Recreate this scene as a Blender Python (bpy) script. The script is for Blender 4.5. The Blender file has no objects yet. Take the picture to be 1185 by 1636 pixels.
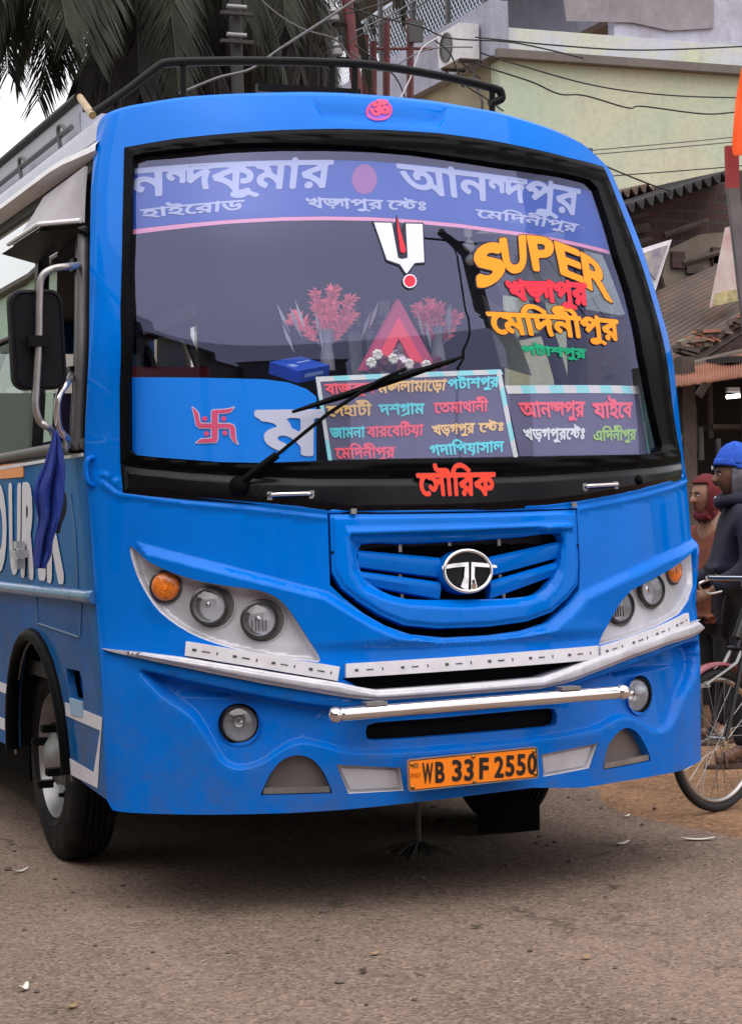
import bpy, bmesh, math, random
import numpy as np
from mathutils import Vector, Matrix
from mathutils.geometry import delaunay_2d_cdt

random.seed(7)
SC = bpy.context.scene
COL = SC.collection
PI = math.pi

# ------------------------------------------------------------------ camera
FPX = 3180.06                                    # focal length in photo pixels (photo is 1185 x 1636)
CAM = np.array([-2.93175, -6.29637, 1.36655])
PYR = [math.radians(a) for a in (0.13379, 22.103, -1.41520)]
def _rot(pi, ya, ro):
    cy, sy = math.cos(ya), math.sin(ya); cp, sp = math.cos(pi), math.sin(pi); cr, sr = math.cos(ro), math.sin(ro)
    f = np.array([sy*cp, cy*cp, sp]); r = np.array([cy, -sy, 0.]); u = np.cross(r, f)
    return np.array([cr*r + sr*u, -(-sr*r + cr*u), f])
RC = _rot(*PYR)
cd = bpy.data.cameras.new('camera'); cam = bpy.data.objects.new('camera', cd); COL.objects.link(cam)
cd.sensor_fit = 'HORIZONTAL'; cd.sensor_width = 36.0; cd.lens = 36.0*FPX/1185.0
cd.clip_start = 0.1; cd.clip_end = 2000
M = Matrix.Identity(4)
for i in range(3):
    M[i][0] = RC[0][i]; M[i][1] = -RC[1][i]; M[i][2] = -RC[2][i]; M[i][3] = CAM[i]
cam.matrix_world = M
SC.camera = cam

# ------------------------------------------------------------------ light: bright overcast afternoon
SUN_EL, SUN_AZ = math.radians(72), math.radians(200)      # azimuth measured from +Y clockwise (towards +X)
w = bpy.data.worlds.new('World'); SC.world = w; w.use_nodes = True
nt = w.node_tree; nt.nodes.clear()
sky = nt.nodes.new('ShaderNodeTexSky'); sky.sky_type = 'NISHITA'; sky.sun_disc = False
sky.sun_elevation = SUN_EL; sky.sun_rotation = SUN_AZ; sky.dust_density = 4.0; sky.air_density = 1.0; sky.ozone_density = 1.0
hs = nt.nodes.new('ShaderNodeHueSaturation'); hs.inputs['Saturation'].default_value = 0.3; hs.inputs['Value'].default_value = 1.0
mixc = nt.nodes.new('ShaderNodeMix'); mixc.data_type = 'RGBA'; mixc.inputs[0].default_value = 0.62
mixc.inputs[7].default_value = (9.0, 8.55, 8.9, 1)        # the cloud layer, on the sky's own scale
bg = nt.nodes.new('ShaderNodeBackground'); bg.inputs['Strength'].default_value = 0.11
wo = nt.nodes.new('ShaderNodeOutputWorld')
nt.links.new(sky.outputs[0], hs.inputs['Color']); nt.links.new(hs.outputs[0], mixc.inputs[6])
nt.links.new(mixc.outputs[2], bg.inputs['Color']); nt.links.new(bg.outputs[0], wo.inputs[0])
ld = bpy.data.lights.new('sun', 'SUN'); ld.energy = 1.5; ld.angle = math.radians(90); ld.color = (1.0, 0.95, 0.88)
sun = bpy.data.objects.new('sun', ld); COL.objects.link(sun)
_sd = Vector((math.sin(SUN_AZ)*math.cos(SUN_EL), math.cos(SUN_AZ)*math.cos(SUN_EL), math.sin(SUN_EL)))
sun.rotation_euler = (-_sd).to_track_quat('-Z', 'Y').to_euler()
SC.view_settings.view_transform = 'Standard'; SC.view_settings.look = 'None'
SC.view_settings.exposure = 0.8; SC.view_settings.gamma = 1.0; SC.view_settings.use_curve_mapping = False
SC.cycles.max_bounces = 10; SC.cycles.transparent_max_bounces = 16

# ------------------------------------------------------------------ measuring the photograph
def project(P):
    c = (np.asarray(P, float)-CAM)@RC.T
    return np.stack([592.5+FPX*c[..., 0]/c[..., 2], 818+FPX*c[..., 1]/c[..., 2]], -1)
def ray(px, py): return RC.T@np.array([(px-592.5)/FPX, (py-818)/FPX, 1.0])
def at_plane(px, py, n, d0):
    d = ray(px, py); n = np.asarray(n, float); return CAM+d*((d0-CAM@n)/(d@n))
def at_y(px, py, y): return at_plane(px, py, (0, 1, 0), y)
def at_x(px, py, x): return at_plane(px, py, (1, 0, 0), x)
def at_z(px, py, z): return at_plane(px, py, (0, 0, 1), z)
def at_d(px, py, d): return CAM+ray(px, py)*d

# the bus skin: a chart (s, z) -> point.  |s| is x on the front, then runs round the corner and back along the side
ZK = [0.2, 0.85, 0.95, 1.40, 1.60, 2.0, 2.4, 2.74, 2.82, 2.90, 3.00, 3.10]
YK = [0.0203, 0.0103, 0.0333, 0.080, 0.1159, 0.1582, 0.3218, 0.5098, 0.548, 0.590, 0.660, 0.75]
WZ = [0.2, 1.4, 1.6, 2.0, 2.4, 2.7, 2.9, 3.1]
WK = [1.1904, 1.2244, 1.2339, 1.1944, 1.141, 1.0879, 1.02, 0.94]
RAD, CRV, QRT = 0.1372, 0.1276, 0.1315
def y0(z): return sum(np.interp(z+d, ZK, YK) for d in (-.08, -.04, 0, .04, .08))/5
def Wz(z): return sum(np.interp(z+d, WZ, WK) for d in (-.12, -.06, 0, .06, .12))/5
def S(s, z):
    s = np.asarray(s, float); z = np.asarray(z, float)
    W = Wz(z); x1 = W-RAD*0.7
    for _ in range(8): x1 = .5*x1+.5*(W-RAD*(1-np.sin(np.arctan(2*CRV*x1+4*QRT*x1**3))))
    a0 = np.arctan(2*CRV*x1+4*QRT*x1**3); y1 = CRV*x1*x1+QRT*x1**4
    a = np.abs(s); th = np.clip(a0+(a-x1)/RAD, a0, PI/2); send = x1+RAD*(PI/2-a0)
    x = np.where(a <= x1, a, x1+RAD*(np.sin(th)-np.sin(a0)))
    y = np.where(a <= x1, CRV*a*a+QRT*a**4, y1+RAD*(np.cos(a0)-np.cos(th)))+np.maximum(a-send, 0)
    return np.stack([np.sign(s)*x, y+y0(z), z], -1)
def Nrm(s, z, h=1e-3):
    n = np.cross(S(s+h, z)-S(s-h, z), S(s, z+h)-S(s, z-h)); return n/np.linalg.norm(n, axis=-1, keepdims=True)
def SN(s, z, off=0.):
    s = np.asarray(s, float); return S(s, z)+np.broadcast_to(np.asarray(off, float), s.shape)[..., None]*Nrm(s, z)
_gs, _gz = np.meshgrid(np.concatenate([np.linspace(-9, -1.5, 76), np.linspace(-1.45, 1.45, 59)]), np.linspace(0.15, 3.1, 60))
_gs = _gs.ravel(); _gz = _gz.ravel(); _gp = project(S(_gs, _gz))
_gn = ((S(_gs, _gz)-CAM)*Nrm(_gs, _gz)).sum(-1) < 0
def inv(px, py, off=0.):
    d = (_gp[:, 0]-px)**2+(_gp[:, 1]-py)**2; d = np.where(_gn, d, 1e12); i = d.argmin(); v = np.array([_gs[i], _gz[i]])
    h = 1e-4
    for _ in range(30):
        q = project(SN(np.array([v[0], v[0]+h, v[0]-h, v[0], v[0]]), np.array([v[1], v[1], v[1], v[1]+h, v[1]-h]), off))
        J = np.stack([(q[1]-q[2])/(2*h), (q[3]-q[4])/(2*h)], 1); f = q[0]-(px, py)
        st = np.clip(np.linalg.solve(J.T@J+1e-2*np.eye(2), J.T@f), -.1, .1); v = v-st
        if abs(st).max() < 1e-6: break
    return v
def ch(pts, off=0.): return np.array([inv(x, y, off) for x, y in pts])      # photo outline -> chart outline

# ------------------------------------------------------------------ scene bookkeeping
def link(o, parent=None):
    COL.objects.link(o)
    if parent is not None:
        o.parent = parent; o.matrix_parent_inverse = world_of(parent).inverted()      # everything is modelled in world metres
    return o
def world_of(o): return (world_of(o.parent)@o.matrix_parent_inverse if o.parent else Matrix.Identity(4))@o.matrix_basis
def tag(o, label=None, cat=None, group=None, kind=None):
    for k, v in (('label', label), ('category', cat), ('group', group), ('kind', kind)):
        if v: o[k] = v
    return o
def thing(name, label, cat, loc=(0, 0, 0), rz=0., group=None):
    o = bpy.data.objects.new(name, None); o.empty_display_size = .2; COL.objects.link(o)
    o.location = loc; o.rotation_euler = (0, 0, rz); return tag(o, label, cat, group)
def mesh_obj(name, V, F, mats, parent=None, smooth=None, fm=None):
    me = bpy.data.meshes.new(name); me.from_pydata([tuple(map(float, v)) for v in V], [], [tuple(map(int, f)) for f in F]); me.validate()
    for m in (mats if isinstance(mats, (list, tuple)) else [mats]): me.materials.append(m)
    if fm is not None and len(fm) == len(me.polygons): me.polygons.foreach_set('material_index', fm)
    if smooth:
        me.polygons.foreach_set('use_smooth', [True]*len(me.polygons)); me.set_sharp_from_angle(angle=math.radians(smooth))
    me.update(); return link(bpy.data.objects.new(name, me), parent)

class MB:
    """collects simple solids into one mesh"""
    def __init__(s): s.V = []; s.F = []
    def add(s, V, F):
        n = len(s.V); s.V += [tuple(map(float, v)) for v in V]; s.F += [tuple(int(i)+n for i in f) for f in F]; return s
    def box(s, c, d, R=None):
        c = np.array(c, float); d = np.array(d, float)/2
        V = np.array([(x, y, z) for x in (-1, 1) for y in (-1, 1) for z in (-1, 1)])*d
        if R is not None: V = V@np.asarray(R).T
        return s.add(V+c, [(0, 1, 3, 2), (4, 6, 7, 5), (0, 4, 5, 1), (2, 3, 7, 6), (0, 2, 6, 4), (1, 5, 7, 3)])
    def hexa(s, a, b):
        """two quads (lists of four points), joined"""
        return s.add(list(a)+list(b), [(3, 2, 1, 0), (4, 5, 6, 7), (0, 1, 5, 4), (1, 2, 6, 5), (2, 3, 7, 6), (3, 0, 4, 7)])
    def tube(s, pts, r, n=10, caps=True):
        P = [np.array(p, float) for p in pts]; m = len(P)
        rr = r if isinstance(r, (list, tuple, np.ndarray)) else [r]*m
        T = [P[min(i+1, m-1)]-P[max(i-1, 0)] for i in range(m)]; T = [t/(np.linalg.norm(t)+1e-12) for t in T]
        u = np.cross(T[0], (0, 0, 1.)); 
        if np.linalg.norm(u) < .1: u = np.cross(T[0], (1., 0, 0))
        V = []
        for i in range(m):
            u = u-T[i]*(u@T[i]); u /= np.linalg.norm(u)+1e-12; v = np.cross(T[i], u)
            for k in range(n):
                a = 2*PI*k/n; V.append(P[i]+rr[i]*(math.cos(a)*u+math.sin(a)*v))
        F = [(i*n+k, i*n+(k+1) % n, (i+1)*n+(k+1) % n, (i+1)*n+k) for i in range(m-1) for k in range(n)]
        if caps: F += [tuple(range(n-1, -1, -1)), tuple((m-1)*n+k for k in range(n))]
        return s.add(V, F)
    def lathe(s, prof, org, ax, n=32, up=None, close=False):
        """prof: (radius, height along ax)"""
        ax = np.array(ax, float); ax /= np.linalg.norm(ax)
        u = np.cross(ax, (0, 0, 1.)) if up is None else np.array(up, float)
        if np.linalg.norm(u) < .1: u = np.cross(ax, (1., 0, 0))
        u = u-ax*(u@ax); u /= np.linalg.norm(u); v = np.cross(ax, u); V = []
        for r, h in prof:
            for k in range(n):
                a = 2*PI*k/n; V.append(np.array(org)+ax*h+r*(math.cos(a)*u+math.sin(a)*v))
        m = len(prof); F = [(i*n+k, i*n+(k+1) % n, (i+1)*n+(k+1) % n, (i+1)*n+k) for i in range(m-1) for k in range(n)]
        if close: F += [tuple(range(n-1, -1, -1)), tuple((m-1)*n+k for k in range(n))]
        return s.add(V, F)
    def ball(s, c, r, nu=14, nv=9, sc=(1, 1, 1)):
        V = []; 
        for j in range(nv+1):
            t = PI*j/nv
            for k in range(nu):
                a = 2*PI*k/nu; V.append(np.array(c)+r*np.array(sc)*np.array((math.sin(t)*math.cos(a), math.sin(t)*math.sin(a), math.cos(t))))
        return s.add(V, [(j*nu+k, (j+1)*nu+k, (j+1)*nu+(k+1) % nu, j*nu+(k+1) % nu) for j in range(nv) for k in range(nu)])
    def build(s, name, mat, parent=None, smooth=40): return mesh_obj(name, s.V, s.F, mat, parent, smooth)
def bez(pts, n=8, closed=False):
    """Catmull-Rom through points"""
    P = [np.array(p, float) for p in pts]; out = []; m = len(P)
    rng = range(m if closed else m-1)
    for i in rng:
        if closed: a, b, c, d = P[(i-1) % m], P[i], P[(i+1) % m], P[(i+2) % m]
        else: a, b, c, d = P[max(i-1, 0)], P[i], P[i+1], P[min(i+2, m-1)]
        for k in range(n):
            t = k/n; out.append(.5*((2*b)+(c-a)*t+(2*a-5*b+4*c-d)*t*t+(-a+3*b-3*c+d)*t**3))
    if not closed: out.append(P[-1])
    return np.array(out)

# ------------------------------------------------------------------ 2-D polygon tools
def inside(P, poly):
    P = np.asarray(P, float); poly = np.asarray(poly, float); x, y = P[:, 0], P[:, 1]; r = np.zeros(len(P), bool)
    for a, b in zip(poly, np.roll(poly, -1, 0)):
        c = (a[1] > y) != (b[1] > y)
        if c.any(): r ^= c & (x < (b[0]-a[0])*(y-a[1])/((b[1]-a[1]) or 1e-12)+a[0])
    return r
def pdist(P, poly, closed=True):
    P = np.asarray(P, float); poly = np.asarray(poly, float); d = np.full(len(P), 1e9)
    B = np.roll(poly, -1, 0) if closed else poly[1:]
    for a, b in zip(poly if closed else poly[:-1], B):
        e = b-a; L = e@e+1e-15; t = np.clip(((P-a)@e)/L, 0, 1); d = np.minimum(d, np.hypot(*(P-a-t[:, None]*e).T))
    return d
def resample(poly, step, closed=True):
    out = []; poly = np.asarray(poly, float); n = len(poly)
    for i in range(n if closed else n-1):
        a, b = poly[i], poly[(i+1) % n]; k = max(1, int(math.ceil(np.linalg.norm(b-a)/step)))
        out += [a+(b-a)*j/k for j in range(k)]
    if not closed: out.append(poly[-1])
    return np.array(out)
def cdt(outline, holes=(), grid=.02, extra=None, lines=(), gy=None):
    """triangulate outline minus holes in the plane; returns points, triangles"""
    loops = [np.asarray(outline)]+[np.asarray(h) for h in holes]; P = []; E = []
    for L in loops:
        n0 = len(P); P += list(L); E += [(n0+i, n0+(i+1) % len(L)) for i in range(len(L))]
    for L in lines:
        n0 = len(P); P += list(L); E += [(n0+i, n0+i+1) for i in range(len(L)-1)]
    gy = gy or grid
    lo, hi = loops[0].min(0), loops[0].max(0)
    X, Y = np.meshgrid(np.arange(lo[0]+grid*.5, hi[0], grid), np.arange(lo[1]+gy*.5, hi[1], gy)); G = np.stack([X.ravel(), Y.ravel()], 1)
    if extra is not None and len(extra): G = np.concatenate([G, extra])
    if len(G):
        k = inside(G, loops[0])
        for h in loops[1:]: k &= ~inside(G, h)
        m = min(grid, gy)*.3
        for L in loops+[np.asarray(l) for l in lines]: k &= pdist(G, L) > min(m, .006)
        P += list(G[k])
    r = delaunay_2d_cdt([Vector(p) for p in P], E, [], 0, 1e-6)
    V = np.array([tuple(v) for v in r[0]]); T = np.array([f for f in r[2]])
    c = V[T].mean(1); k = inside(c, loops[0])
    for h in loops[1:]: k &= ~inside(c, h)
    T = T[k]; a = V[T]; ar = (a[:, 1, 0]-a[:, 0, 0])*(a[:, 2, 1]-a[:, 0, 1])-(a[:, 2, 0]-a[:, 0, 0])*(a[:, 1, 1]-a[:, 0, 1])
    T = np.where((ar < 0)[:, None], T[:, ::-1], T); T = T[abs(ar) > 1e-10]
    return V, T
def rim(T):
    """boundary edges, oriented like their triangle"""
    e = {}
    for t in T:
        for i in range(3):
            a, b = int(t[i]), int(t[(i+1) % 3])
            if (b, a) in e: del e[(b, a)]
            else: e[(a, b)] = 1
    return list(e)
def skin(name, outline, mat, parent=None, holes=(), off=0., thick=.01, grid=.02, extra=None, lines=(), relief=None, smooth=35, gy=None, back=False, step=None, bevel=None):
    """a panel on the bus skin: chart outline, raised by off (+ relief), with walls thick deep"""
    st = step or grid
    if bevel:                                    # (height, width): the panel's edge falls away
        bf, be = ridge(outline, bevel[0], bevel[1]); r0 = relief; relief = (lambda P: bf(P)+(r0(P) if r0 else 0)); st = min(st, .012)
        extra = be if extra is None else np.concatenate([extra, be])
    outline = resample(outline, st); holes = [resample(h, st) for h in holes]; lines = [resample(l, st, False) for l in lines]
    V, T = cdt(outline, holes, grid, extra, lines, gy)
    def hf(Q): return (np.full(len(Q), off, float) if np.isscalar(off) else np.asarray(off(Q), float))+(relief(Q) if relief is not None else 0.)
    h = hf(V)
    P = SN(V[:, 0], V[:, 1], h); F = [tuple(t) for t in T]; PV = list(P)
    if thick:
        E = rim(T); N = Nrm(V[:, 0], V[:, 1]); m = {}
        for a, b in E:
            for q in (a, b):
                if q not in m: m[q] = len(PV); PV.append(P[q]-thick*N[q])
        F += [(b, a, m[a], m[b]) for a, b in E]
        if back:
            n0 = len(PV); PV += list(P-thick*N); F += [tuple(i+n0 for i in t[::-1]) for t in T]
    ob = mesh_obj(name, PV, F, mat, parent, smooth)
    if smooth and len(ob.data.polygons) == len(F):   # exact shading normals of the skin on the face, flat ones on the walls
        d = 1.5e-3; q = [V+np.array(k) for k in ((d, 0), (-d, 0), (0, d), (0, -d))]; q = [SN(p[:, 0], p[:, 1], hf(p)) for p in q]
        N = np.cross(q[0]-q[1], q[2]-q[3]); N /= np.linalg.norm(N, axis=1, keepdims=True)+1e-12; L = []
        for i, f in enumerate(F):
            if i < len(T): L += [tuple(N[k]) for k in f]
            else: L += [tuple(ob.data.polygons[i].normal)]*len(f)
        ob.data.normals_split_custom_set(L)
    return ob
def sstep(x): x = np.clip(x, 0, 1); return x*x*(3-2*x)
def ridge(poly, depth, wdt, steps=(0., .3, .65, 1.)):
    """relief that steps to depth inside a chart polygon over a bevel wdt wide; returns (fn, extra points)"""
    poly = resample(poly, .012); pts = []
    t = np.roll(poly, -1, 0)-np.roll(poly, 1, 0); t /= np.linalg.norm(t, axis=1, keepdims=True)+1e-12; n = np.stack([-t[:, 1], t[:, 0]], 1)
    if not inside(poly[:1]+n[:1]*1e-3, poly)[0]: n = -n
    for k in steps: pts.append(poly+n*max(k*wdt, 5e-4))
    ex = np.concatenate(pts); ex = ex[inside(ex, poly)]
    def fn(P):
        r = np.zeros(len(P)); k = inside(P, poly)
        if k.any():
            d = sstep(pdist(P[k], poly)/wdt); r[k] = d*(depth(P[k]) if callable(depth) else depth)
        return r
    return fn, ex
# ------------------------------------------------------------------ materials
MATS = {}
def nodes(m): m.use_nodes = True; return m.node_tree, m.node_tree.nodes['Principled BSDF']
def mat(name, col, rough=.5, metal=0., coat=0., var=0., scale=8., bump=0., bscale=60., col2=None, spec=.5, detail=6., rvar=0., coord='Object', dirt=None):
    if name in MATS: return MATS[name]
    m = bpy.data.materials.new(name); t, b = nodes(m); L = t.links
    b.inputs['Base Color'].default_value = (*col, 1); b.inputs['Roughness'].default_value = rough
    b.inputs['Metallic'].default_value = metal; b.inputs['Coat Weight'].default_value = coat; b.inputs['Coat Roughness'].default_value = .06
    b.inputs['Specular IOR Level'].default_value = spec
    tc = t.nodes.new('ShaderNodeTexCoord')
    cur = None
    if var or col2:
        n = t.nodes.new('ShaderNodeTexNoise'); n.inputs['Scale'].default_value = scale; n.inputs['Detail'].default_value = detail; n.inputs['Roughness'].default_value = .62
        L.new(tc.outputs[coord], n.inputs['Vector'])
        r = t.nodes.new('ShaderNodeValToRGB'); c2 = col2 or tuple(min(1, c*(1+var)) for c in col); c1 = col if col2 else tuple(c*(1-var) for c in col)
        r.color_ramp.elements[0].position = .35; r.color_ramp.elements[1].position = .68
        r.color_ramp.elements[0].color = (*c1, 1); r.color_ramp.elements[1].color = (*c2, 1)
        L.new(n.outputs['Fac'], r.inputs[0]); cur = r.outputs[0]
    if dirt:                                    # (colour, amount, scale): worn or dusty patches
        n = t.nodes.new('ShaderNodeTexNoise'); n.inputs['Scale'].default_value = dirt[2]; n.inputs['Detail'].default_value = 8; n.inputs['Roughness'].default_value = .7
        L.new(tc.outputs[coord], n.inputs['Vector'])
        mr = t.nodes.new('ShaderNodeMapRange'); mr.inputs[1].default_value = .5; mr.inputs[2].default_value = .75; mr.inputs[4].default_value = dirt[1]
        L.new(n.outputs['Fac'], mr.inputs[0])
        mx = t.nodes.new('ShaderNodeMix'); mx.data_type = 'RGBA'; L.new(mr.outputs[0], mx.inputs[0])
        if cur is None: mx.inputs[6].default_value = (*col, 1)
        else: L.new(cur, mx.inputs[6])
        mx.inputs[7].default_value = (*dirt[0], 1); cur = mx.outputs[2]
    if cur is not None: L.new(cur, b.inputs['Base Color'])
    if bump or rvar:
        n2 = t.nodes.new('ShaderNodeTexNoise'); n2.inputs['Scale'].default_value = bscale; n2.inputs['Detail'].default_value = 5
        L.new(tc.outputs[coord], n2.inputs['Vector'])
        if bump:
            bp = t.nodes.new('ShaderNodeBump'); bp.inputs['Strength'].default_value = bump; bp.inputs['Distance'].default_value = .01
            L.new(n2.outputs['Fac'], bp.inputs['Height']); L.new(bp.outputs[0], b.inputs['Normal'])
        if rvar:
            mr = t.nodes.new('ShaderNodeMapRange'); mr.inputs[3].default_value = max(0, rough-rvar); mr.inputs[4].default_value = rough+rvar
            L.new(n2.outputs['Fac'], mr.inputs[0]); L.new(mr.outputs[0], b.inputs['Roughness'])
    MATS[name] = m; return m
def glass(name, refl=.12, tint=(1, 1, 1), rough=.0, ior=1.5, gain=1.0, col=(1, 1, 1)):
    """a thin pane: sees through, mirrors by Fresnel"""
    if name in MATS: return MATS[name]
    m = bpy.data.materials.new(name); m.use_nodes = True; t = m.node_tree; t.nodes.clear()
    tr = t.nodes.new('ShaderNodeBsdfTransparent'); tr.inputs[0].default_value = (*tint, 1)
    gl = t.nodes.new('ShaderNodeBsdfGlossy'); gl.inputs['Roughness'].default_value = rough; gl.inputs['Color'].default_value = (*col, 1)
    fr = t.nodes.new('ShaderNodeFresnel'); 
    ge = t.nodes.new('ShaderNodeNewGeometry'); mr = t.nodes.new('ShaderNodeMapRange'); mr.inputs[3].default_value = ior; mr.inputs[4].default_value = 1/ior
    t.links.new(ge.outputs['Backfacing'], mr.inputs[0]); t.links.new(mr.outputs[0], fr.inputs[0])      # a thin sheet: the same Fresnel from both sides
    ma = t.nodes.new('ShaderNodeMath'); ma.operation = 'MULTIPLY_ADD'; ma.inputs[1].default_value = gain; ma.inputs[2].default_value = refl; ma.use_clamp = True
    mx = t.nodes.new('ShaderNodeMixShader'); o = t.nodes.new('ShaderNodeOutputMaterial')
    t.links.new(fr.outputs[0], ma.inputs[0]); t.links.new(ma.outputs[0], mx.inputs[0])
    t.links.new(tr.outputs[0], mx.inputs[1]); t.links.new(gl.outputs[0], mx.inputs[2]); t.links.new(mx.outputs[0], o.inputs[0])
    MATS[name] = m; return m
def emit(name, col, st):
    if name in MATS: return MATS[name]
    m = bpy.data.materials.new(name); t, b = nodes(m); b.inputs['Emission Color'].default_value = (*col, 1); b.inputs['Emission Strength'].default_value = st
    b.inputs['Base Color'].default_value = (*col, 1); MATS[name] = m; return m

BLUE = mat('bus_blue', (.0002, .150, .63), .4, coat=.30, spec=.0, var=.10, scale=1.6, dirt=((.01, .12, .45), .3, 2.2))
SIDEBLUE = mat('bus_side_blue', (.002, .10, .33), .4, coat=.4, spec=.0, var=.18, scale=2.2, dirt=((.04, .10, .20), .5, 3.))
BLACK = mat('black_gloss', (.003, .003, .005), .25, spec=.16, bump=.15, bscale=9, dirt=((.02, .02, .024), .5, 5.))
RUBBER = mat('black_rubber', (.0022, .0022, .003), .5, spec=.05)
DARK = mat('dark_void', (.004, .004, .005), .9, spec=.1)
SILVER = mat('silver_paint', (.50, .50, .55), .38, metal=.25, var=.10, scale=5, dirt=((.22, .20, .20), .45, 6.))
WHITE = mat('white_paint', (.70, .70, .74), .4, var=.08, scale=4, dirt=((.35, .33, .32), .4, 6.))
CHROME = mat('chrome', (.75, .74, .74), .09, metal=1., rvar=.05, bscale=20)
STEEL = mat('grey_steel', (.30, .30, .30), .35, metal=.8, var=.2, scale=9)
BLKMETAL = mat('black_metal', (.004, .004, .005), .4, spec=.12)
BRONZE = mat('bronze_grey', (.14, .12, .115), .42, metal=.35, var=.12, scale=6)

def weather(m, dust, zlo, zhi, amt, chips):
    """road dust thrown up along the lower edge, and small stone chips"""
    t = m.node_tree; L = t.links; b = t.nodes['Principled BSDF']; src = b.inputs['Base Color'].links[0].from_socket; tc = t.nodes.new('ShaderNodeTexCoord'); sx_ = t.nodes.new('ShaderNodeSeparateXYZ'); L.new(tc.outputs['Object'], sx_.inputs[0])
    g = t.nodes.new('ShaderNodeMapRange'); g.inputs[1].default_value = zhi; g.inputs[2].default_value = zlo; g.inputs[4].default_value = 1.; L.new(sx_.outputs['Z'], g.inputs[0])
    n = t.nodes.new('ShaderNodeTexNoise'); n.inputs['Scale'].default_value = 7; n.inputs['Detail'].default_value = 9; n.inputs['Roughness'].default_value = .72; L.new(tc.outputs['Object'], n.inputs['Vector'])
    r = t.nodes.new('ShaderNodeMapRange'); r.inputs[1].default_value = .42; r.inputs[2].default_value = .72; r.inputs[4].default_value = amt; L.new(n.outputs['Fac'], r.inputs[0])
    mu = t.nodes.new('ShaderNodeMath'); mu.operation = 'MULTIPLY'; L.new(g.outputs[0], mu.inputs[0]); L.new(r.outputs[0], mu.inputs[1])
    mx = t.nodes.new('ShaderNodeMix'); mx.data_type = 'RGBA'; L.new(mu.outputs[0], mx.inputs[0]); L.new(src, mx.inputs[6]); mx.inputs[7].default_value = (*dust, 1)
    v = t.nodes.new('ShaderNodeTexVoronoi'); v.inputs['Scale'].default_value = 24; L.new(tc.outputs['Object'], v.inputs['Vector'])
    lt = t.nodes.new('ShaderNodeMath'); lt.operation = 'LESS_THAN'; lt.inputs[1].default_value = .075; L.new(v.outputs['Distance'], lt.inputs[0])
    sc_ = t.nodes.new('ShaderNodeSeparateColor'); L.new(v.outputs['Color'], sc_.inputs[0]); gt = t.nodes.new('ShaderNodeMath'); gt.operation = 'GREATER_THAN'; gt.inputs[1].default_value = 1-chips; L.new(sc_.outputs[0], gt.inputs[0])
    m3 = t.nodes.new('ShaderNodeMath'); m3.operation = 'MULTIPLY'; L.new(lt.outputs[0], m3.inputs[0]); L.new(gt.outputs[0], m3.inputs[1]); m4 = t.nodes.new('ShaderNodeMath'); m4.operation = 'MULTIPLY'; m4.inputs[1].default_value = .6; L.new(m3.outputs[0], m4.inputs[0])
    m2 = t.nodes.new('ShaderNodeMix'); m2.data_type = 'RGBA'; L.new(m4.outputs[0], m2.inputs[0]); L.new(mx.outputs[2], m2.inputs[6]); m2.inputs[7].default_value = (.05, .10, .22, 1); L.new(m2.outputs[2], b.inputs['Base Color'])
    ca = t.nodes.new('ShaderNodeMapRange'); ca.inputs[3].default_value = b.inputs['Coat Weight'].default_value; ca.inputs[4].default_value = 0; L.new(mu.outputs[0], ca.inputs[0]); L.new(ca.outputs[0], b.inputs['Coat Weight'])
weather(BLUE, (.09, .10, .13), .36, 1.0, .55, .10); weather(SIDEBLUE, (.13, .12, .11), .40, 1.3, .8, .15)
# ------------------------------------------------------------------ the bus: front
bus = thing('bus', 'bright blue bus with painted Bengali route lettering on its windshield and an orange number plate', 'bus', (0, 4.0, 0))
LEN = 8.6                                            # chart length of a side
def quad(a, b, c, d): return [a, b, c, d]
def circ(c, r, n=28, k=1.): return np.array([(c[0]+r*math.cos(2*PI*i/n), c[1]+r*k*math.sin(2*PI*i/n)) for i in range(n)])

GASK = ch([(199, 236), (280, 222), (360, 214), (450, 208), (540, 206), (620, 208), (700, 213), (780, 224), (850, 238), (910, 253), (963, 267), (975, 296), (992, 340), (1010, 388), (1027, 436), (1041, 484), (1054, 533),
           (1066, 600), (1073, 660), (1080, 705), (1087, 738), (1040, 746), (960, 753), (860, 759), (740, 763), (620, 764), (500, 764), (400, 761), (300, 754), (230, 747), (193, 742), (192, 620), (193, 500), (196, 360)])
GLAS = ch([(215, 252), (230, 247), (300, 240), (374, 233), (450, 231), (520, 232), (590, 235), (660, 241), (735, 252), (800, 262), (850, 269), (900, 277), (940, 287), (953, 300), (968, 345), (985, 405), (1005, 465), (1026, 568),
           (1043, 655), (1056, 712), (1050, 722), (1022, 727), (930, 729), (828, 731), (700, 733), (600, 734), (513, 737), (418, 741), (350, 739), (300, 735), (250, 731), (215, 727), (209, 718), (208, 600), (208, 428), (211, 300)])
STRIP = ch([(193, 743), (230, 748), (300, 755), (400, 762), (500, 765), (620, 765), (740, 764), (860, 760), (960, 754), (1040, 747), (1088, 739), (1087, 766), (1045, 779), (1000, 789), (925, 803), (860, 811), (780, 816), (700, 819), (620, 820), (560, 821), (520, 817), (400, 806), (300, 798), (240, 793), (197, 788)])
WSHOLE = ch([(203, 240), (280, 226), (360, 218), (450, 212), (540, 210), (620, 212), (700, 217), (780, 228), (850, 242), (910, 257), (959, 271), (971, 299), (988, 343), (1006, 391), (1023, 439), (1037, 487), (1050, 536),
             (1062, 603), (1069, 663), (1076, 708), (1083, 738), (1083, 763), (1045, 775), (1000, 785), (925, 799), (860, 807), (700, 815), (560, 817), (400, 802), (300, 794), (201, 784), (197, 742), (196, 620), (197, 500), (200, 360)])
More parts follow.
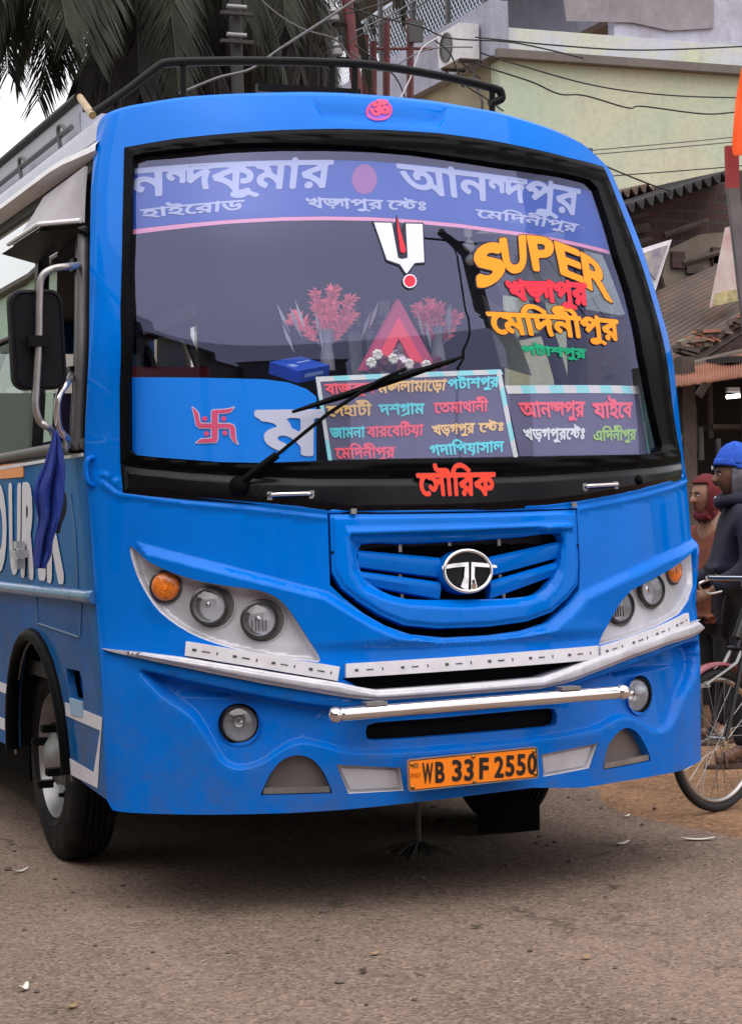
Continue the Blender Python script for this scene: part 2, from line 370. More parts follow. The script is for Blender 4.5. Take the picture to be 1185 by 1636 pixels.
HLL = ch(bez([(207, 873), (228, 888), (262, 908), (310, 926), (360, 936), (405, 942), (432, 950), (452, 964), (470, 987), (490, 1018), (512, 1055), (485, 1055), (420, 1047), (350, 1030), (300, 1010), (255, 978), (228, 940), (213, 905)], 3, True))
HLR = ch([(1105, 864), (1109, 885), (1109, 915), (1108, 935), (1101, 958), (1085, 981), (1050, 1000), (1005, 1017), (956, 1031), (962, 1010), (973, 985), (985, 962), (1000, 944), (1030, 928), (1060, 911), (1088, 889)])
GRHOLE = ch([(523, 820), (600, 819), (700, 818), (800, 816), (860, 814), (921, 812), (926, 905), (925, 943), (905, 968), (875, 994), (830, 1008), (780, 1015), (710, 1019), (655, 1014), (615, 1000), (580, 980), (548, 955), (527, 935)])
SLOT1 = ch([(545, 1084), (700, 1073), (820, 1064), (950, 1053), (905, 1073), (860, 1083), (780, 1090), (700, 1096), (600, 1103), (570, 1097)])
SLOT2 = ch(bez([(590, 1166), (605, 1157), (700, 1150), (800, 1141), (885, 1134), (898, 1139), (898, 1155), (885, 1163), (800, 1171), (700, 1179), (605, 1185), (590, 1180)], 2, True))
HML = ch(bez([(416, 1271), (424, 1252), (435, 1232), (452, 1214), (475, 1207), (498, 1213), (514, 1230), (524, 1249), (531, 1268)], 3)); HMR = ch(bez([(963, 1231), (966, 1211), (972, 1191), (985, 1172), (1002, 1163), (1018, 1171), (1029, 1188), (1036, 1203), (1040, 1216)], 3))
TZL = ch([(537, 1222), (640, 1227), (646, 1264), (556, 1269)]); TZR = ch([(864, 1206), (956, 1187), (942, 1228), (868, 1242)])
FOGL, FOGR = inv(380, 1160), inv(1033, 1112)
SWOOP = ch(bez([(222, 1069), (300, 1086), (400, 1107), (500, 1124), (600, 1130), (740, 1120), (860, 1110), (960, 1078), (1050, 1045), (1110, 1022), (1117, 1040), (1116, 1068), (1109, 1089), (1096, 1112), (1086, 1138), (1075, 1160), (1062, 1170), (1050, 1172), (1034, 1165), (1014, 1152), (996, 1149), (974, 1159), (950, 1170), (860, 1186),
                (740, 1198), (640, 1206), (560, 1206), (520, 1197), (483, 1190), (455, 1200), (425, 1220), (395, 1231), (370, 1230), (348, 1216), (325, 1180), (300, 1145), (260, 1118), (236, 1094)], 3, True))
CREASE = ch([(215, 862), (260, 874), (320, 890), (400, 911), (470, 929), (524, 943), (560, 966), (600, 990), (640, 1008), (700, 1018), (760, 1016), (830, 1008), (875, 994), (905, 967), (925, 943), (980, 917), (1045, 886), (1104, 852)])
zlow = .86
CREG = np.concatenate([CREASE, [(1.30, CREASE[-1][1]-.01), (1.30, .90), (-1.05, .90), (-1.09, 1.06)]])

def dcrease(P): return .036*np.clip(1-pdist(P, CREASE, False)/.26, 0, 1)
R1, E1 = ridge(CREG, dcrease, .045)
R2, E2 = ridge(SWOOP, lambda P: -(.012+.062*np.clip((P[:, 1]-.47)/.36, 0, 1)), .022)
VISOR = ch([(487, 152), (516, 190), (600, 197), (704, 203), (716, 186), (724, 165)]); VISOR[0][1] += .02; VISOR[-1][1] += .02
VISOR = np.concatenate([VISOR, [(VISOR[-1][0], 3.2), (VISOR[0][0], 3.2)]])
R3, E3 = ridge(VISOR, lambda P: -.016*np.clip((2.925-P[:, 1])/.05, 0, 1), .016)
# the moulded crease from the black strip's lower corner, both sides
LIP = ch([(165, 764), (190, 784), (300, 799), (400, 808), (520, 822), (700, 823), (860, 815), (925, 807), (1000, 793), (1086, 769), (1100, 762)])
R4f = lambda P: .007*np.clip(1-abs(pdist(P, LIP, False)-.014)/.014, 0, 1)
LIPR = resample(LIP, .012, False); E4 = np.concatenate([LIPR+np.array((0, d)) for d in (-.028, -.021, -.014, -.007, .007)])
FRELIEF = lambda P: R1(P)+R2(P)+R3(P)+R4f(P)
top = ch([(300, 159), (365, 155), (430, 153), (500, 152), (560, 154), (640, 160), (700, 166), (750, 174), (800, 183), (840, 194), (880, 207), (910, 220), (935, 233), (950, 246)])
topz = np.array([(-1.19, 2.80), (-1.175, 2.835), (-1.10, 2.868), (-.95, 2.895)]+[(s, z) for s, z in top if s > -.85]+[(1.02, 2.755), (1.20, 2.70), (1.405, 2.66)])
low = ch([(180, 1295), (210, 1299), (260, 1301), (330, 1302), (400, 1301), (470, 1299), (550, 1294), (620, 1287), (700, 1278), (780, 1268), (850, 1259), (930, 1259), (990, 1249), (1045, 1240), (1085, 1232)])
FRONT = np.concatenate([[(-1.238, .40)], low, [(1.20, .385), (1.405, .42), (1.405, 2.6)], topz[::-1], [(-1.18, 2.75), (-1.20, 2.3), (-1.235, 1.63)]])
shell = skin('front_shell', FRONT, BLUE, bus, holes=[WSHOLE, HLL, HLR, GRHOLE, SLOT1, SLOT2, HML, HMR, TZL, TZR, circ(FOGL, .062), circ(FOGR, .062)],
             grid=.022, extra=np.concatenate([E1, E2, E3, E4]), lines=[LIP[1:-1]], relief=FRELIEF, thick=.045, smooth=32)
# windshield surround
gm = skin('windshield_gasket', GASK, RUBBER, bus, holes=[GLAS], grid=.012, thick=.03, off=.004,
          relief=lambda P: .014*np.sin(np.clip(pdist(P, GASK)/.075, 0, 1)*PI)-.006*np.clip(1-abs(pdist(P, GASK)-.038)/.008, 0, 1), smooth=60)
skin('cowl_panel', STRIP, BLACK, bus, grid=.03, off=.003, thick=.02, bevel=(.012, .03))
GLASSM = glass('windshield_glass', refl=.022, gain=1.15, tint=(.96, .965, .99), col=(.56, .60, 1.0))
GC = GLAS.mean(0); skin('windshield', GC+(GLAS-GC)*1.015, GLASSM, bus, grid=.03, off=-.012, thick=0, smooth=180)

# hood panel with its U-shaped lower edge
HOOD = ch([(526, 822), (600, 822), (700, 821), (800, 819), (860, 817), (918, 815), (922, 905), (920, 935), (905, 955), (880, 978), (840, 993), (780, 1001), (700, 1004), (645, 999), (605, 982), (570, 960), (545, 940), (530, 915)])
HINR = ch(bez([(577, 869), (640, 868), (740, 864), (840, 857), (894, 852), (895, 880), (892, 908), (873, 940), (845, 953), (780, 957), (712, 958), (650, 957), (611, 944), (588, 927), (575, 905)], 2, True))
HFRM = ch([(551, 857), (640, 854), (740, 851), (840, 846), (902, 842), (903, 880), (899, 918), (888, 942), (868, 962), (830, 973), (741, 978), (650, 974), (610, 964), (576, 948), (556, 915)])
RF, EF = ridge(HFRM, lambda P: -.035+.0*P[:, 0], .05)
RB, EB = ridge(HOOD, .012, .02)
skin('hood_panel', HOOD, BLUE, bus, holes=[HINR], grid=.02, extra=np.concatenate([EF, EB]), off=.006, relief=lambda P: RF(P)+RB(P)+.020*np.clip(1-abs(P[:, 1]-(HFRM[2][1]+.006))/.012, 0, 1)*(inside(P, np.array([(-.42, 1.0), (.44, 1.0), (.44, 1.6), (-.42, 1.6)]))), thick=.05, smooth=32)
def backing(poly, d, name, m=DARK, parent=None, g=.05):
    c = poly.mean(0); return skin(name, c+(poly-c)*1.03, m, parent or bus, off=-d, thick=0, grid=g)
backing(GRHOLE, .10, 'grille_shade_backing'); backing(SLOT1, .05, 'bumper_slot'); backing(SLOT2, .07, 'bumper_slot')  # black sheet behind the grille stands in for shade in its gap
def louver(top, bot, k=.45):
    mb = MB(); a = [inv(*p) for p in top]; b = [inv(*p) for p in bot]; n = 8; rows = []
    for i in range(n+1):
        t = i/n; u = a[0]+(a[1]-a[0])*t; v = b[0]+(b[1]-b[0])*t
        rows.append([SN(*u, -.055), SN(*u, -.028), SN(*(u+(v-u)*k*.35), -.012), SN(*(u+(v-u)*k), -.010), SN(*(v+(u-v)*.05), -.022), SN(*v, -.055)])
    m = len(rows[0]); V = [p for r in rows for p in r]; mb.add(V, [(i*m+j, i*m+(j+1) % m, (i+1)*m+(j+1) % m, (i+1)*m+j) for i in range(n) for j in range(m)]+[tuple(range(m-1, -1, -1)), tuple(n*m+j for j in range(m))])
    return mb.build('grille_louver', BLUE, bus, 30)
louver([(573, 878), (706, 890)], [(573, 906), (706, 923)]); louver([(573, 911), (706, 929)], [(582, 934), (706, 958)])
louver([(786, 889), (898, 864)], [(786, 921), (898, 891)]); louver([(786, 928), (898, 896)], [(786, 958), (895, 918)])
em = MB(); ec = inv(744, 913)
# small grey mounts seen in the openings
for q in ((648, 872), (648, 912), (651, 950), (729, 862), (810, 862), (812, 922), (818, 950)):
    v = inv(*q); mb = MB(); mb.box(SN(*v, -.07), (.012, .02, .03)); mb.build('grille_bracket', STEEL, bus)

# emblem: oval ring with a split T
eb = skin('emblem_base', circ(ec, .098, 40, .80), BLUE, bus, off=.000, thick=.06, grid=.02)
emb = skin('emblem', circ(ec, .092, 48, .80), BLACK, bus, off=.014, thick=.012, grid=.03)
mb = MB(); ring = circ(ec, .090, 48, .80); mb2 = [SN(p[0], p[1], .017) for p in ring]; mb.tube(mb2+[mb2[0]], .0075, 8, False); mb.build('emblem_ring', CHROME, emb, 60)
for poly in ([(702.2, 905.0), (722, 901), (744.5, 899), (744.5, 925), (743.7, 943.5), (737, 941.5), (732, 938), (737, 924), (738.5, 906), (722, 907.5), (702.5, 910.5)],
             [(748.6, 899), (768, 900.5), (789, 904.3), (789, 908.2), (770, 907), (754, 906), (753.5, 922), (758, 938.5), (752, 943), (748.2, 943.7), (748.4, 920)]):
    skin('emblem_letter', ch(poly), CHROME, emb, off=.022, thick=.010, grid=.02, relief=lambda P, q=ch(poly): .006*sstep(pdist(P, q)/.012), step=.008)
# plate-frame screws
for q in ((531, 883), (920, 872)):
    v = inv(*q); mb = MB(); mb.lathe([(.006, 0), (.006, .004), (.003, .006)], SN(*v, .006), Nrm(*v), 12, close=True); mb.build('bolt', DARK, bus)
for q in ((562, 818), (911, 808)):
    v = inv(*q); mb = MB(); mb.box(SN(*v, .02), (.02, .014, .018)); mb.build('hood_catch', STEEL, bus)

# ------------------------------------------------------------------ lamps
LENS = glass('lamp_glass', refl=.03, gain=1.0, tint=(.93, .95, .97))
REFL = mat('lamp_reflector', (.60, .61, .64), .24, metal=.7, bump=.35, bscale=34)
SOCK = mat('lamp_socket', (.12, .115, .11), .5, metal=.3)
AMBER = mat('amber_lens', (.72, .17, .008), .2, coat=.8, bump=.5, bscale=55, var=.35, scale=30)
DULL = mat('bulb_shield', (.07, .07, .075), .35, metal=.7)
def facing(v, k): n = Nrm(*v)*(1-k)+np.array((0, -1., 0))*k; return n/np.linalg.norm(n)
def lamp(par, pix, r, off, k, fluted=False, seedv=0):
    v = inv(*pix); n = facing(v, k); c = SN(*v, off); up = np.cross(n, np.cross((0, 0, 1.), n))
    mb = MB(); mb.lathe([(r*1.17, -.012), (r*1.2, .006), (r*1.08, .010), (r*1.02, .004), (r*1.0, -.012)], c, n, 40); h = mb.build('headlamp' if r < .058 else 'fog_lamp', DULL if r < .058 else BLKMETAL, par, 40)
    mb = MB(); mb.lathe([(r*1.0, 0), (r*.93, -.02), (r*.72, -.045), (r*.42, -.062), (r*.18, -.068), (.001, -.068)], c, n, 40); mb.build('reflector', REFL, h, 50)
    mb = MB(); mb.lathe([(.001, -.022), (r*.2, -.024), (r*.3, -.032), (r*.3, -.062)], c+up*r*.05, n, 20); mb.build('bulb_shield', CHROME, h, 40)
    if fluted:
        mb = MB(); s = np.cross(n, up)
        for i in range(-2, 3): mb.box(c+s*i*r*.22-n*.014-up*r*.35, (r*.05, .006, r*.7), np.stack([s, n, up], 1))
        mb.build('lens_flute', DULL, h)
    mb = MB(); mb.lathe([(r*1.01, .002), (r*.8, .010), (r*.5, .0155), (r*.2, .018), (.0005, .0185)], c, n, 40); mb.build('lens', LENS, h, 60)
    return h
def headlight(poly, lamps, ind, kk):
    par = skin('headlight', poly, SILVER, bus, grid=.012, off=-.004, thick=0, bevel=(-.026, .014), smooth=30)
    for (p, r, fl) in lamps:
        v = inv(*p); n = Nrm(*v)
        mb = MB(); mb.lathe([(r*1.45, -.004), (r*1.42, .004), (r*1.36, .004), (r*1.3, -.004)], SN(*inv(p[0]+5, p[1]), -.029), n, 40); mb.build('lamp_bezel', SILVER, par, 40)
        mb = MB(); mb.lathe([(r*1.33, .001), (r*.88, .001)], SN(*inv(p[0]+5, p[1]), -.029), n, 40); mb.build('lamp_socket', SOCK, par)
        lamp(par, p, r, -.006, kk, fl)
    v = inv(*ind); n = facing(v, kk*.6); c = SN(*v, -.025)
    mb = MB(); mb.lathe([(.056, -.01), (.058, .008), (.050, .012), (.048, 0)], c, n, 36); t = mb.build('turn_signal', DULL, par, 40)
    mb = MB(); mb.lathe([(.050, .0), (.049, .014), (.040, .022), (.02, .026), (.0005, .027)], c, n, 36); mb.build('amber_lens', AMBER, t, 60)
    mb = MB(); mb.lathe([(.016, .02), (.014, .029), (.0005, .031)], c, n, 20); mb.build('lens_boss', AMBER, t, 60)
headlight(HLL, [((333, 968), .055, False), ((414, 990), .055, True)], (261, 937), .45)
headlight(HLR, [((1043, 942), .055, False), ((992, 968), .055, True)], (1083, 910), .45)
for v, p in ((FOGL, (380, 1160)), (FOGR, (1033, 1112))):
    mb = MB(); mb.lathe([(.074, .0), (.064, -.05), (.060, -.10)], SN(*v, -.03), Nrm(*v), 36); mb.build('fog_lamp_housing', BLUE, bus, 40)
    lamp(bus, p, .058, -.048, .5)

# ------------------------------------------------------------------ bumper
TRIM = ch([(167, 1036), (230, 1042), (300, 1051), (400, 1068), (480, 1081), (540, 1090), (570, 1097), (600, 1102), (700, 1095), (780, 1089), (860, 1082), (905, 1066), (950, 1048), (1010, 1027), (1060, 1008), (1100, 994), (1113, 990), (1120, 994), (1121, 1001),
           (1112, 1011), (1060, 1031), (1000, 1053), (955, 1071), (910, 1088), (860, 1100), (780, 1106), (700, 1112), (600, 1119), (560, 1115), (510, 1107), (420, 1092), (330, 1074), (250, 1057), (200, 1046)])
skin('bumper_trim', TRIM, SILVER, bus, grid=.02, off=.016, thick=.07, bevel=(.022, .016), smooth=30)
LEDM = mat('strip_white', (.66, .66, .72), .45, var=.06, scale=12, dirt=((.40, .38, .36), .4, 14.))
LEDD = mat('strip_dot', (.05, .05, .06), .5)
def lightstrip(q, n, hide=0):
    C = ch(q); t = skin('light_strip', C, LEDM, bus, off=.020, thick=.03, grid=.03)
    for i in range(n):
        for du, k in ((-.28, 0), (0., 1), (.28, 2)):
            u = (i+.5+du)/n; v = .5; c = (C[0]*(1-u)+C[1]*u)*(1-v)+(C[3]*(1-u)+C[2]*u)*v; ax = (C[1]-C[0])/np.linalg.norm(C[1]-C[0])
            L, h = ((.006, .004), (.012, .0018), (.002, .0045))[k]; nx = np.array([-ax[1], ax[0]])
            skin('strip_dot', np.array([c-ax*L-nx*h, c+ax*L-nx*h, c+ax*L+nx*h, c-ax*L+nx*h]), LEDD, t, off=.0215, thick=.002, grid=.1)
lightstrip([(300, 1025), (541, 1066), (538, 1088), (298, 1048)], 4)
lightstrip([(551, 1061), (950, 1032), (950, 1054), (551, 1083)], 6)
lightstrip([(953, 1034), (1092, 980), (1094, 999), (955, 1054)], 4)
# nudge bar
bl = SN(*inv(533, 1143), .10); br_ = SN(*inv(996, 1106), .10); bl[1] = br_[1] = -.075; 
bl = at_y(533, 1143, -.075); br_ = at_y(996, 1106, -.075)
ax = (br_-bl)/np.linalg.norm(br_-bl)
mb = MB(); mb.tube([bl+ax*.03, br_-ax*.03], .0235, 24); nb = mb.build('nudge_bar', CHROME, bus, 50)
for e, s in ((bl, 1), (br_, -1)):
    mb = MB(); mb.lathe([(.012, .045), (.022, .04), (.024, .03), (.020, .024), (.027, .018), (.028, .004), (.024, -.010), (.012, -.018), (.0005, -.020)], e, ax*s, 24); mb.build('bar_end_cap', CHROME, nb, 50)
for p in ((600, 1133), (910, 1108)):
    c = at_y(*p, -.075); mb = MB(); mb.box(c+np.array((0, .07, .0)), (.05, .15, .012)); mb.box(c+np.array((0, .01, .018)), (.075, .05, .012)); mb.build('bar_bracket', STEEL, nb)
# half-round vents and silver corner plates: recessed
def recess(poly, d, name, m, lip=None):
    poly = poly.mean(0)+(poly-poly.mean(0))*.985
    o = skin(name, poly, m, bus, off=-d, thick=0, grid=.03)
    E = resample(poly, .03); n = len(E); V = [SN(p[0], p[1], -.004) for p in E]+[SN(p[0], p[1], -d) for p in E]
    mesh_obj(name+'_wall', V, [(i, (i+1) % n, n+(i+1) % n, n+i) for i in range(n)], lip or m, o)
    return o
for P in (HML, HMR):
    o = recess(P, .035, 'bumper_vent', BRONZE, BLUE); a, b = P[0], P[-1]
    if a[0] > b[0]: a, b = b, a
    skin('vent_lip', np.array([a+(.008, .004), b+(-.008, .004), b+(-.010, .024), a+(.012, .024)]), STEEL, o, off=-.004, thick=.03, grid=.05)
for P in (TZL, TZR):
    o = recess(P, .028, 'corner_plate', SILVER, WHITE)
    c = P.mean(0); skin('corner_plate_panel', c+(P-c)*np.array((.86, .74)), SILVER, o, off=-.018, thick=.012, grid=.05)
backing(HML*np.array((1, 1)), .10, 'bumper_backing'); 

# ------------------------------------------------------------------ number plate
PLY = mat('plate_orange', (.95, .23, .0), .4, var=.05, scale=6); PLB = mat('plate_black', (.010, .004, .002), .5); BRASS = mat('screw_brass', (.45, .22, .05), .3, metal=1.)
PQ = [(650, 1214), (858, 1193), (861, 1243), (652, 1266)]
pc = [at_y(*q, -.055) for q in PQ]
def bil(C, u, v): return (C[0]*(1-u)+C[1]*u)*(1-v)+(C[3]*(1-u)+C[2]*u)*v
def rrect(w, h, r, n=5):
    return np.array([(cx+r*math.cos(a0+PI/2*k/n), cy+r*math.sin(a0+PI/2*k/n)) for cx, cy, a0 in ((w/2-r, h/2-r, 0), (-w/2+r, h/2-r, PI/2), (-w/2+r, -h/2+r, PI), (w/2-r, -h/2+r, 3*PI/2)) for k in range(n+1)])
class Flat:
    """a plane frame: map (u, v, h) metres to world"""
    def __init__(s, o, ux, uy): s.o = np.array(o, float); s.x = np.array(ux, float); s.y = np.array(uy, float); s.x /= np.linalg.norm(s.x); s.y = s.y-s.x*(s.y@s.x); s.y /= np.linalg.norm(s.y); s.n = np.cross(s.x, s.y)
    def __call__(s, P, h=0.): P = np.asarray(P, float); return s.o+P[..., 0:1]*s.x+P[..., 1:2]*s.y+np.asarray(h)[..., None]*s.n if np.ndim(h) else s.o+P[..., 0:1]*s.x+P[..., 1:2]*s.y+h*s.n
def slab(name, poly, fr, m, parent, h0, h1, holes=(), smooth=None):
    V, T = cdt(poly, holes, 10.); n = len(V); A = fr(V, h1); Bk = fr(V, h0); E = rim(T)
    return mesh_obj(name, list(A)+list(Bk), [tuple(t) for t in T]+[tuple(i+n for i in t[::-1]) for t in T]+[(b, a, a+n, b+n) for a, b in E], m, parent, smooth)
PW = np.linalg.norm(pc[1]-pc[0]); PH = np.linalg.norm(pc[3]-pc[0]); PF = Flat(sum(pc)/4, pc[1]-pc[0], pc[0]-pc[3])
plate = slab('number_plate', rrect(PW, PH, .012), PF, PLY, bus, -.004, .0)
slab('plate_rim', rrect(PW, PH, .012), PF, STEEL, plate, 0., .002, [rrect(PW-.008, PH-.008, .010)])
slab('plate_border', rrect(PW-.008, PH-.008, .010), PF, PLB, plate, 0., .001, [rrect(PW-.013, PH-.013, .008)])
for u, v in ((-.233, .040), (-.233, -.044), (.236, .043), (.236, -.042), (0, .046), (0, -.048)):
    mb = MB(); mb.lathe([(.0075, 0), (.007, .003), (.004, .005), (.0005, .0055)], PF(np.array((u*PW/.5, v*PH/.12))), PF.n, 14); mb.build('plate_screw', BRASS, plate, 50)
mb = MB(); mb.box(PF(np.array((0, 0.)), -.03), (PW*.8, .05, PH*.6), np.stack([PF.x, PF.n, PF.y], 1)); mb.build('plate_bracket', DARK, bus)
# ------------------------------------------------------------------ the bus: sides, roof, rear
SX0 = -1.242
YB = float(S(-LEN, 1.0)[1])                          # rear end
sw = -2.28; WY = 1.70; WR = .425
sr = sw-3.7; RY = float(S(sr, .43)[1])
def arch(s, z, r): return [(s-r*math.cos(PI*k/14), z+r*math.sin(PI*k/14)) for k in range(15)]     # from front (large s is -) to rear
def sidepoly(sg):
    A = [(SX0, .40), (SX0, 1.612), (-LEN, 1.585), (-LEN, .43)]
    ar = arch(sr, .43, .50); af = arch(sw, .43, .50)
    return np.array(A+ar+af+[(-1.62, .425)])*np.array((sg, 1))
VSL = ch([(105, 1068), (126, 1072), (131, 1090), (133, 1120), (112, 1116), (107, 1092)])
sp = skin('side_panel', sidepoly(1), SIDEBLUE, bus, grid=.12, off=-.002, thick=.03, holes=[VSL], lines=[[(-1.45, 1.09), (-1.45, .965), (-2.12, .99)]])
skin('air_scoop', VSL, BLUE, sp, off=-.05, thick=0, grid=.05)
skin('scoop_lip', np.array([(VSL[3][0], VSL[3][1]-.004), (VSL[3][0]-.01, VSL[3][1]-.06), (VSL[4][0]+.01, VSL[4][1]-.06), (VSL[4][0], VSL[4][1]+.002)]), mat('scoop_pale', (.25, .42, .62), .4), sp, off=.004, thick=.01, grid=.05)
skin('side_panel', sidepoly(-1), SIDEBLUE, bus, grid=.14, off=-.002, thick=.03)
# flat seams of the panels near the door
for q in ([(112, 790), (120, 850), (123, 900), (124, 945)], [(130, 962), (128, 1016)], [(58, 955), (60, 996), (126, 1018)]):
    C = ch(q); mb = MB(); mb.tube([SN(p[0], p[1], .0) for p in resample(C, .05, False)], .0035, 6); mb.build('panel_seam', mat('seam_pale', (.10, .20, .34), .4), sp)
# side moulding
def bar_along(name, s0, s1, z, r, m, par, sg=1, off=.0, kz=1.):
    mb = MB(); pts = [SN(sg*(s0+(s1-s0)*k/40), z, off) for k in range(41)]; mb.tube(pts, r, 10); return mb.build(name, m, par, 60)
MOLD = mat('moulding_blue', (.05, .18, .40), .25, metal=.4, coat=.4)
for a, b in ((-1.235, -1.50), (-1.505, -2.08), (-2.085, -5.0), (-5.005, -LEN)): bar_along('side_moulding', a, b, 1.108, .026, MOLD, bus)
bar_along('side_moulding', -1.3, -LEN, 1.108, .026, MOLD, bus, -1)
# window sill line and lower stripes
WSTR = mat('stripe_white', (.62, .62, .70), .4, dirt=((.3, .3, .33), .4, 4.))
sill = skin('sill_stripe', np.array([(-1.245, 1.605), (-1.245, 1.617), (-LEN, 1.594), (-LEN, 1.580)]), WSTR, sp, off=.004, thick=.006, grid=.3)
def stripe(P): return skin('side_stripe', np.array(P), WSTR, sp, off=.001, thick=.002, grid=.2)
stripe([(-1.79, .700), (-1.245, .688), (-1.275, .640), (-1.79, .650)]); stripe([(-1.275, .640), (-1.245, .688), (-1.355, .428), (-1.40, .478)]); stripe([(-1.40, .478), (-1.355, .428), (-1.76, .432), (-1.76, .492)])
stripe([(-2.80, .694), (-4.9, .70), (-4.9, .66), (-2.80, .652)]); stripe([(-2.80, .54), (-4.9, .54), (-4.9, .49), (-2.80, .49)])
skin('marker_reflector', ch([(-40, 748), (38, 739), (38, 762), (-40, 768)]), mat('marker_orange', (.70, .22, .02), .35, bump=.4, bscale=90), sp, off=.003, thick=.004, grid=.1)
# wheel arch lips
for s_, sg in ((sw, 1), (sr, 1), (sw, -1), (sr, -1)):
    A = arch(s_, .43, .50); mb = MB(); mb.tube([SN(sg*p[0], p[1], .004) for p in A], .028, 10); o = mb.build('wheel_arch', RUBBER, bus, 60)
    mb = MB(); V = []; n = len(A)
    for p in A: V += [SN(sg*p[0], p[1], -.004), SN(sg*p[0], p[1]+.03, -.42)]
    mb.add(V, [(2*i, 2*i+1, 2*i+3, 2*i+2) for i in range(n-1)]); mb.build('arch_liner', DARK, o)
    mb = MB(); mb.tube([SN(sg*p[0], p[1]+(-.026 if True else 0), -.01) for p in A], .006, 6); mb.build('arch_bead', STEEL, o)

# ---- windows: bars of the window band, panes, gutter
FRAME = mat('window_frame', (.008, .008, .009), .4, spec=.12)
GREY = mat('frame_grey', (.075, .07, .072), .45, metal=.3, var=.2, scale=6)
pane_m = glass('side_glass', refl=.34, gain=.9, tint=(.72, .80, .76), col=(.95, 1.0, .97))
winz = (1.66, 2.70)
edges = [-1.36, -2.10, -2.16, -3.10, -3.16, -4.10, -4.16, -5.10, -5.16, -6.10, -6.16, -7.10, -7.16, -8.10]
for sg in (1, -1):
    holes = [np.array([(a, 1.675), (a, 2.69), (b, 2.69), (b, 1.675)])*np.array((sg, 1)) for a, b in zip(edges[::2], edges[1::2])]
    wb = skin('window_frame', np.array([(SX0, 1.612), (-1.225, 2.74), (-LEN, 2.74), (-LEN, 1.59)])*np.array((sg, 1)), FRAME, bus, holes=holes, grid=.15, off=-.012, thick=.04)
    for i, (a, b) in enumerate(zip(edges[::2], edges[1::2])):
        if i == 0 and sg == 1:                       # the driver's window is slid open: only its rear pane
            skin('window_pane', np.array([(a-.5, 1.69), (a-.5, 2.45), (b, 2.45), (b, 1.69)]), pane_m, wb, off=-.035, thick=0, grid=.3)
            continue
        skin('window_pane', np.array([(a, 2.17), (a, 2.69), (b, 2.69), (b, 2.17)])*np.array((sg, 1)), pane_m, wb, off=-.022, thick=0, grid=.3)
        skin('window_pane', np.array([(a, 1.675), (a, 2.17), (b, 2.17), (b, 1.675)])*np.array((sg, 1)), glass('side_glass_low', refl=.03, gain=.5, tint=(.55, .60, .58)), wb, off=-.030, thick=0, grid=.3)
        bar_along('window_rail', a, b, 2.17, .010, GREY, wb, sg, -.02)
    for s_, r in ((-1.29, .024), (-1.385, .008)) if sg == 1 else ():
        mb = MB(); mb.tube([SN(s_, z, .0) for z in np.linspace(1.63, 2.45, 12)], r, 8); mb.build('window_bar', GREY, wb, 50)
    bar_along('window_sill', SX0, -LEN, 1.65, .022, GREY, wb, sg, -.01)
    # drip gutter: a ledge with a dark underside
    mb = MB(); n = 40; V = []
    for k in range(n+1):
        s_ = sg*(-1.13-(LEN-1.13)*k/n); o = .055*min(1, k/3+.2)
        V += [SN(s_, 2.735, -.01), SN(s_, 2.742, o), SN(s_, 2.765, o), SN(s_, 2.80, -.005)]
    F = []
    for k in range(n):
        for j in range(3): F.append((4*k+j, 4*k+j+1, 4*k+j+5, 4*k+j+4))
    mb.add(V, F); mb.build('gutter', WHITE, bus, 30)
# roof: pale side curve + top + rear
ROOFW = mat('roof_white', (.40, .42, .50), .42, var=.06, scale=2.5, dirt=((.32, .32, .36), .35, 3.))
V = []; n = 30; prof = []
def roofring(y, w, zs, zt, m=24):
    return [np.array((w*math.copysign(abs(math.cos(t))**.55, math.cos(t)), y, zs+(zt-zs)*abs(math.sin(t))**.75)) for t in [PI*k/m for k in range(m+1)]]
tp = topz[np.argsort(topz[:, 0])]
# front lip rows follow the shell's upper edge, then run back
sx = np.linspace(-1.19, 1.19, 61); tz = np.interp(sx, tp[:, 0], tp[:, 1]); base = S(sx, tz); rows = [base]
for dy, dz in ((.03, .018), (.08, .032), (.16, .042), (.4, .050)):
    r = base.copy(); k = np.clip(1-abs(sx)/1.19, 0, 1)**.35
    r[:, 1] = base[:, 1]+dy*k+0*dy; r[:, 2] = tz+dz*k; rows.append(r)
for y in (1.3, 3., 5., 7., YB):
    c = rows[-1] if y == 1.3 else rows[-1]; r = c.copy(); r[:, 1] = y; r[:, 0] = np.sign(sx)*np.minimum(abs(r[:, 0])*1.0, 1.06)
    e = np.clip((abs(sx)-1.02)/.17, 0, 1); r[:, 2] = np.maximum(c[:, 2], 2.80+.16*np.sqrt(np.clip(1-(abs(sx)/1.19)**4, 0, 1))); rows.append(r)
m = 61; V = np.concatenate(rows); F = [(i*m+j, i*m+j+1, (i+1)*m+j+1, (i+1)*m+j) for i in range(len(rows)-1) for j in range(m-1)]
mesh_obj('roof', V, F, [BLUE, ROOFW], bus, 60, fm=[0 if i < 3 else 1 for i in range(len(rows)-1) for j in range(m-1)])
for sg in (1, -1):                                   # roof side strip above the gutter
    zt = 2.86; skin('roof_side', np.array([(-1.13, 2.74), (-1.165, 2.90), (-LEN, 2.93), (-LEN, 2.74)])*np.array((sg, 1)), ROOFW, bus, grid=.15, off=-.002, thick=0)
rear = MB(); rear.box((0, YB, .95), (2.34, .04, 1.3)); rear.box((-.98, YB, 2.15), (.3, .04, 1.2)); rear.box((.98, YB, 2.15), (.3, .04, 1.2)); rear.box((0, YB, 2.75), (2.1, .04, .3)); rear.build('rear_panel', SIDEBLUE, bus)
mb = MB(); mb.add([(-.83, YB, 1.6), (.83, YB, 1.6), (.83, YB, 2.6), (-.83, YB, 2.6)], [(0, 1, 2, 3)]); mb.build('rear_window', pane_m, bus)
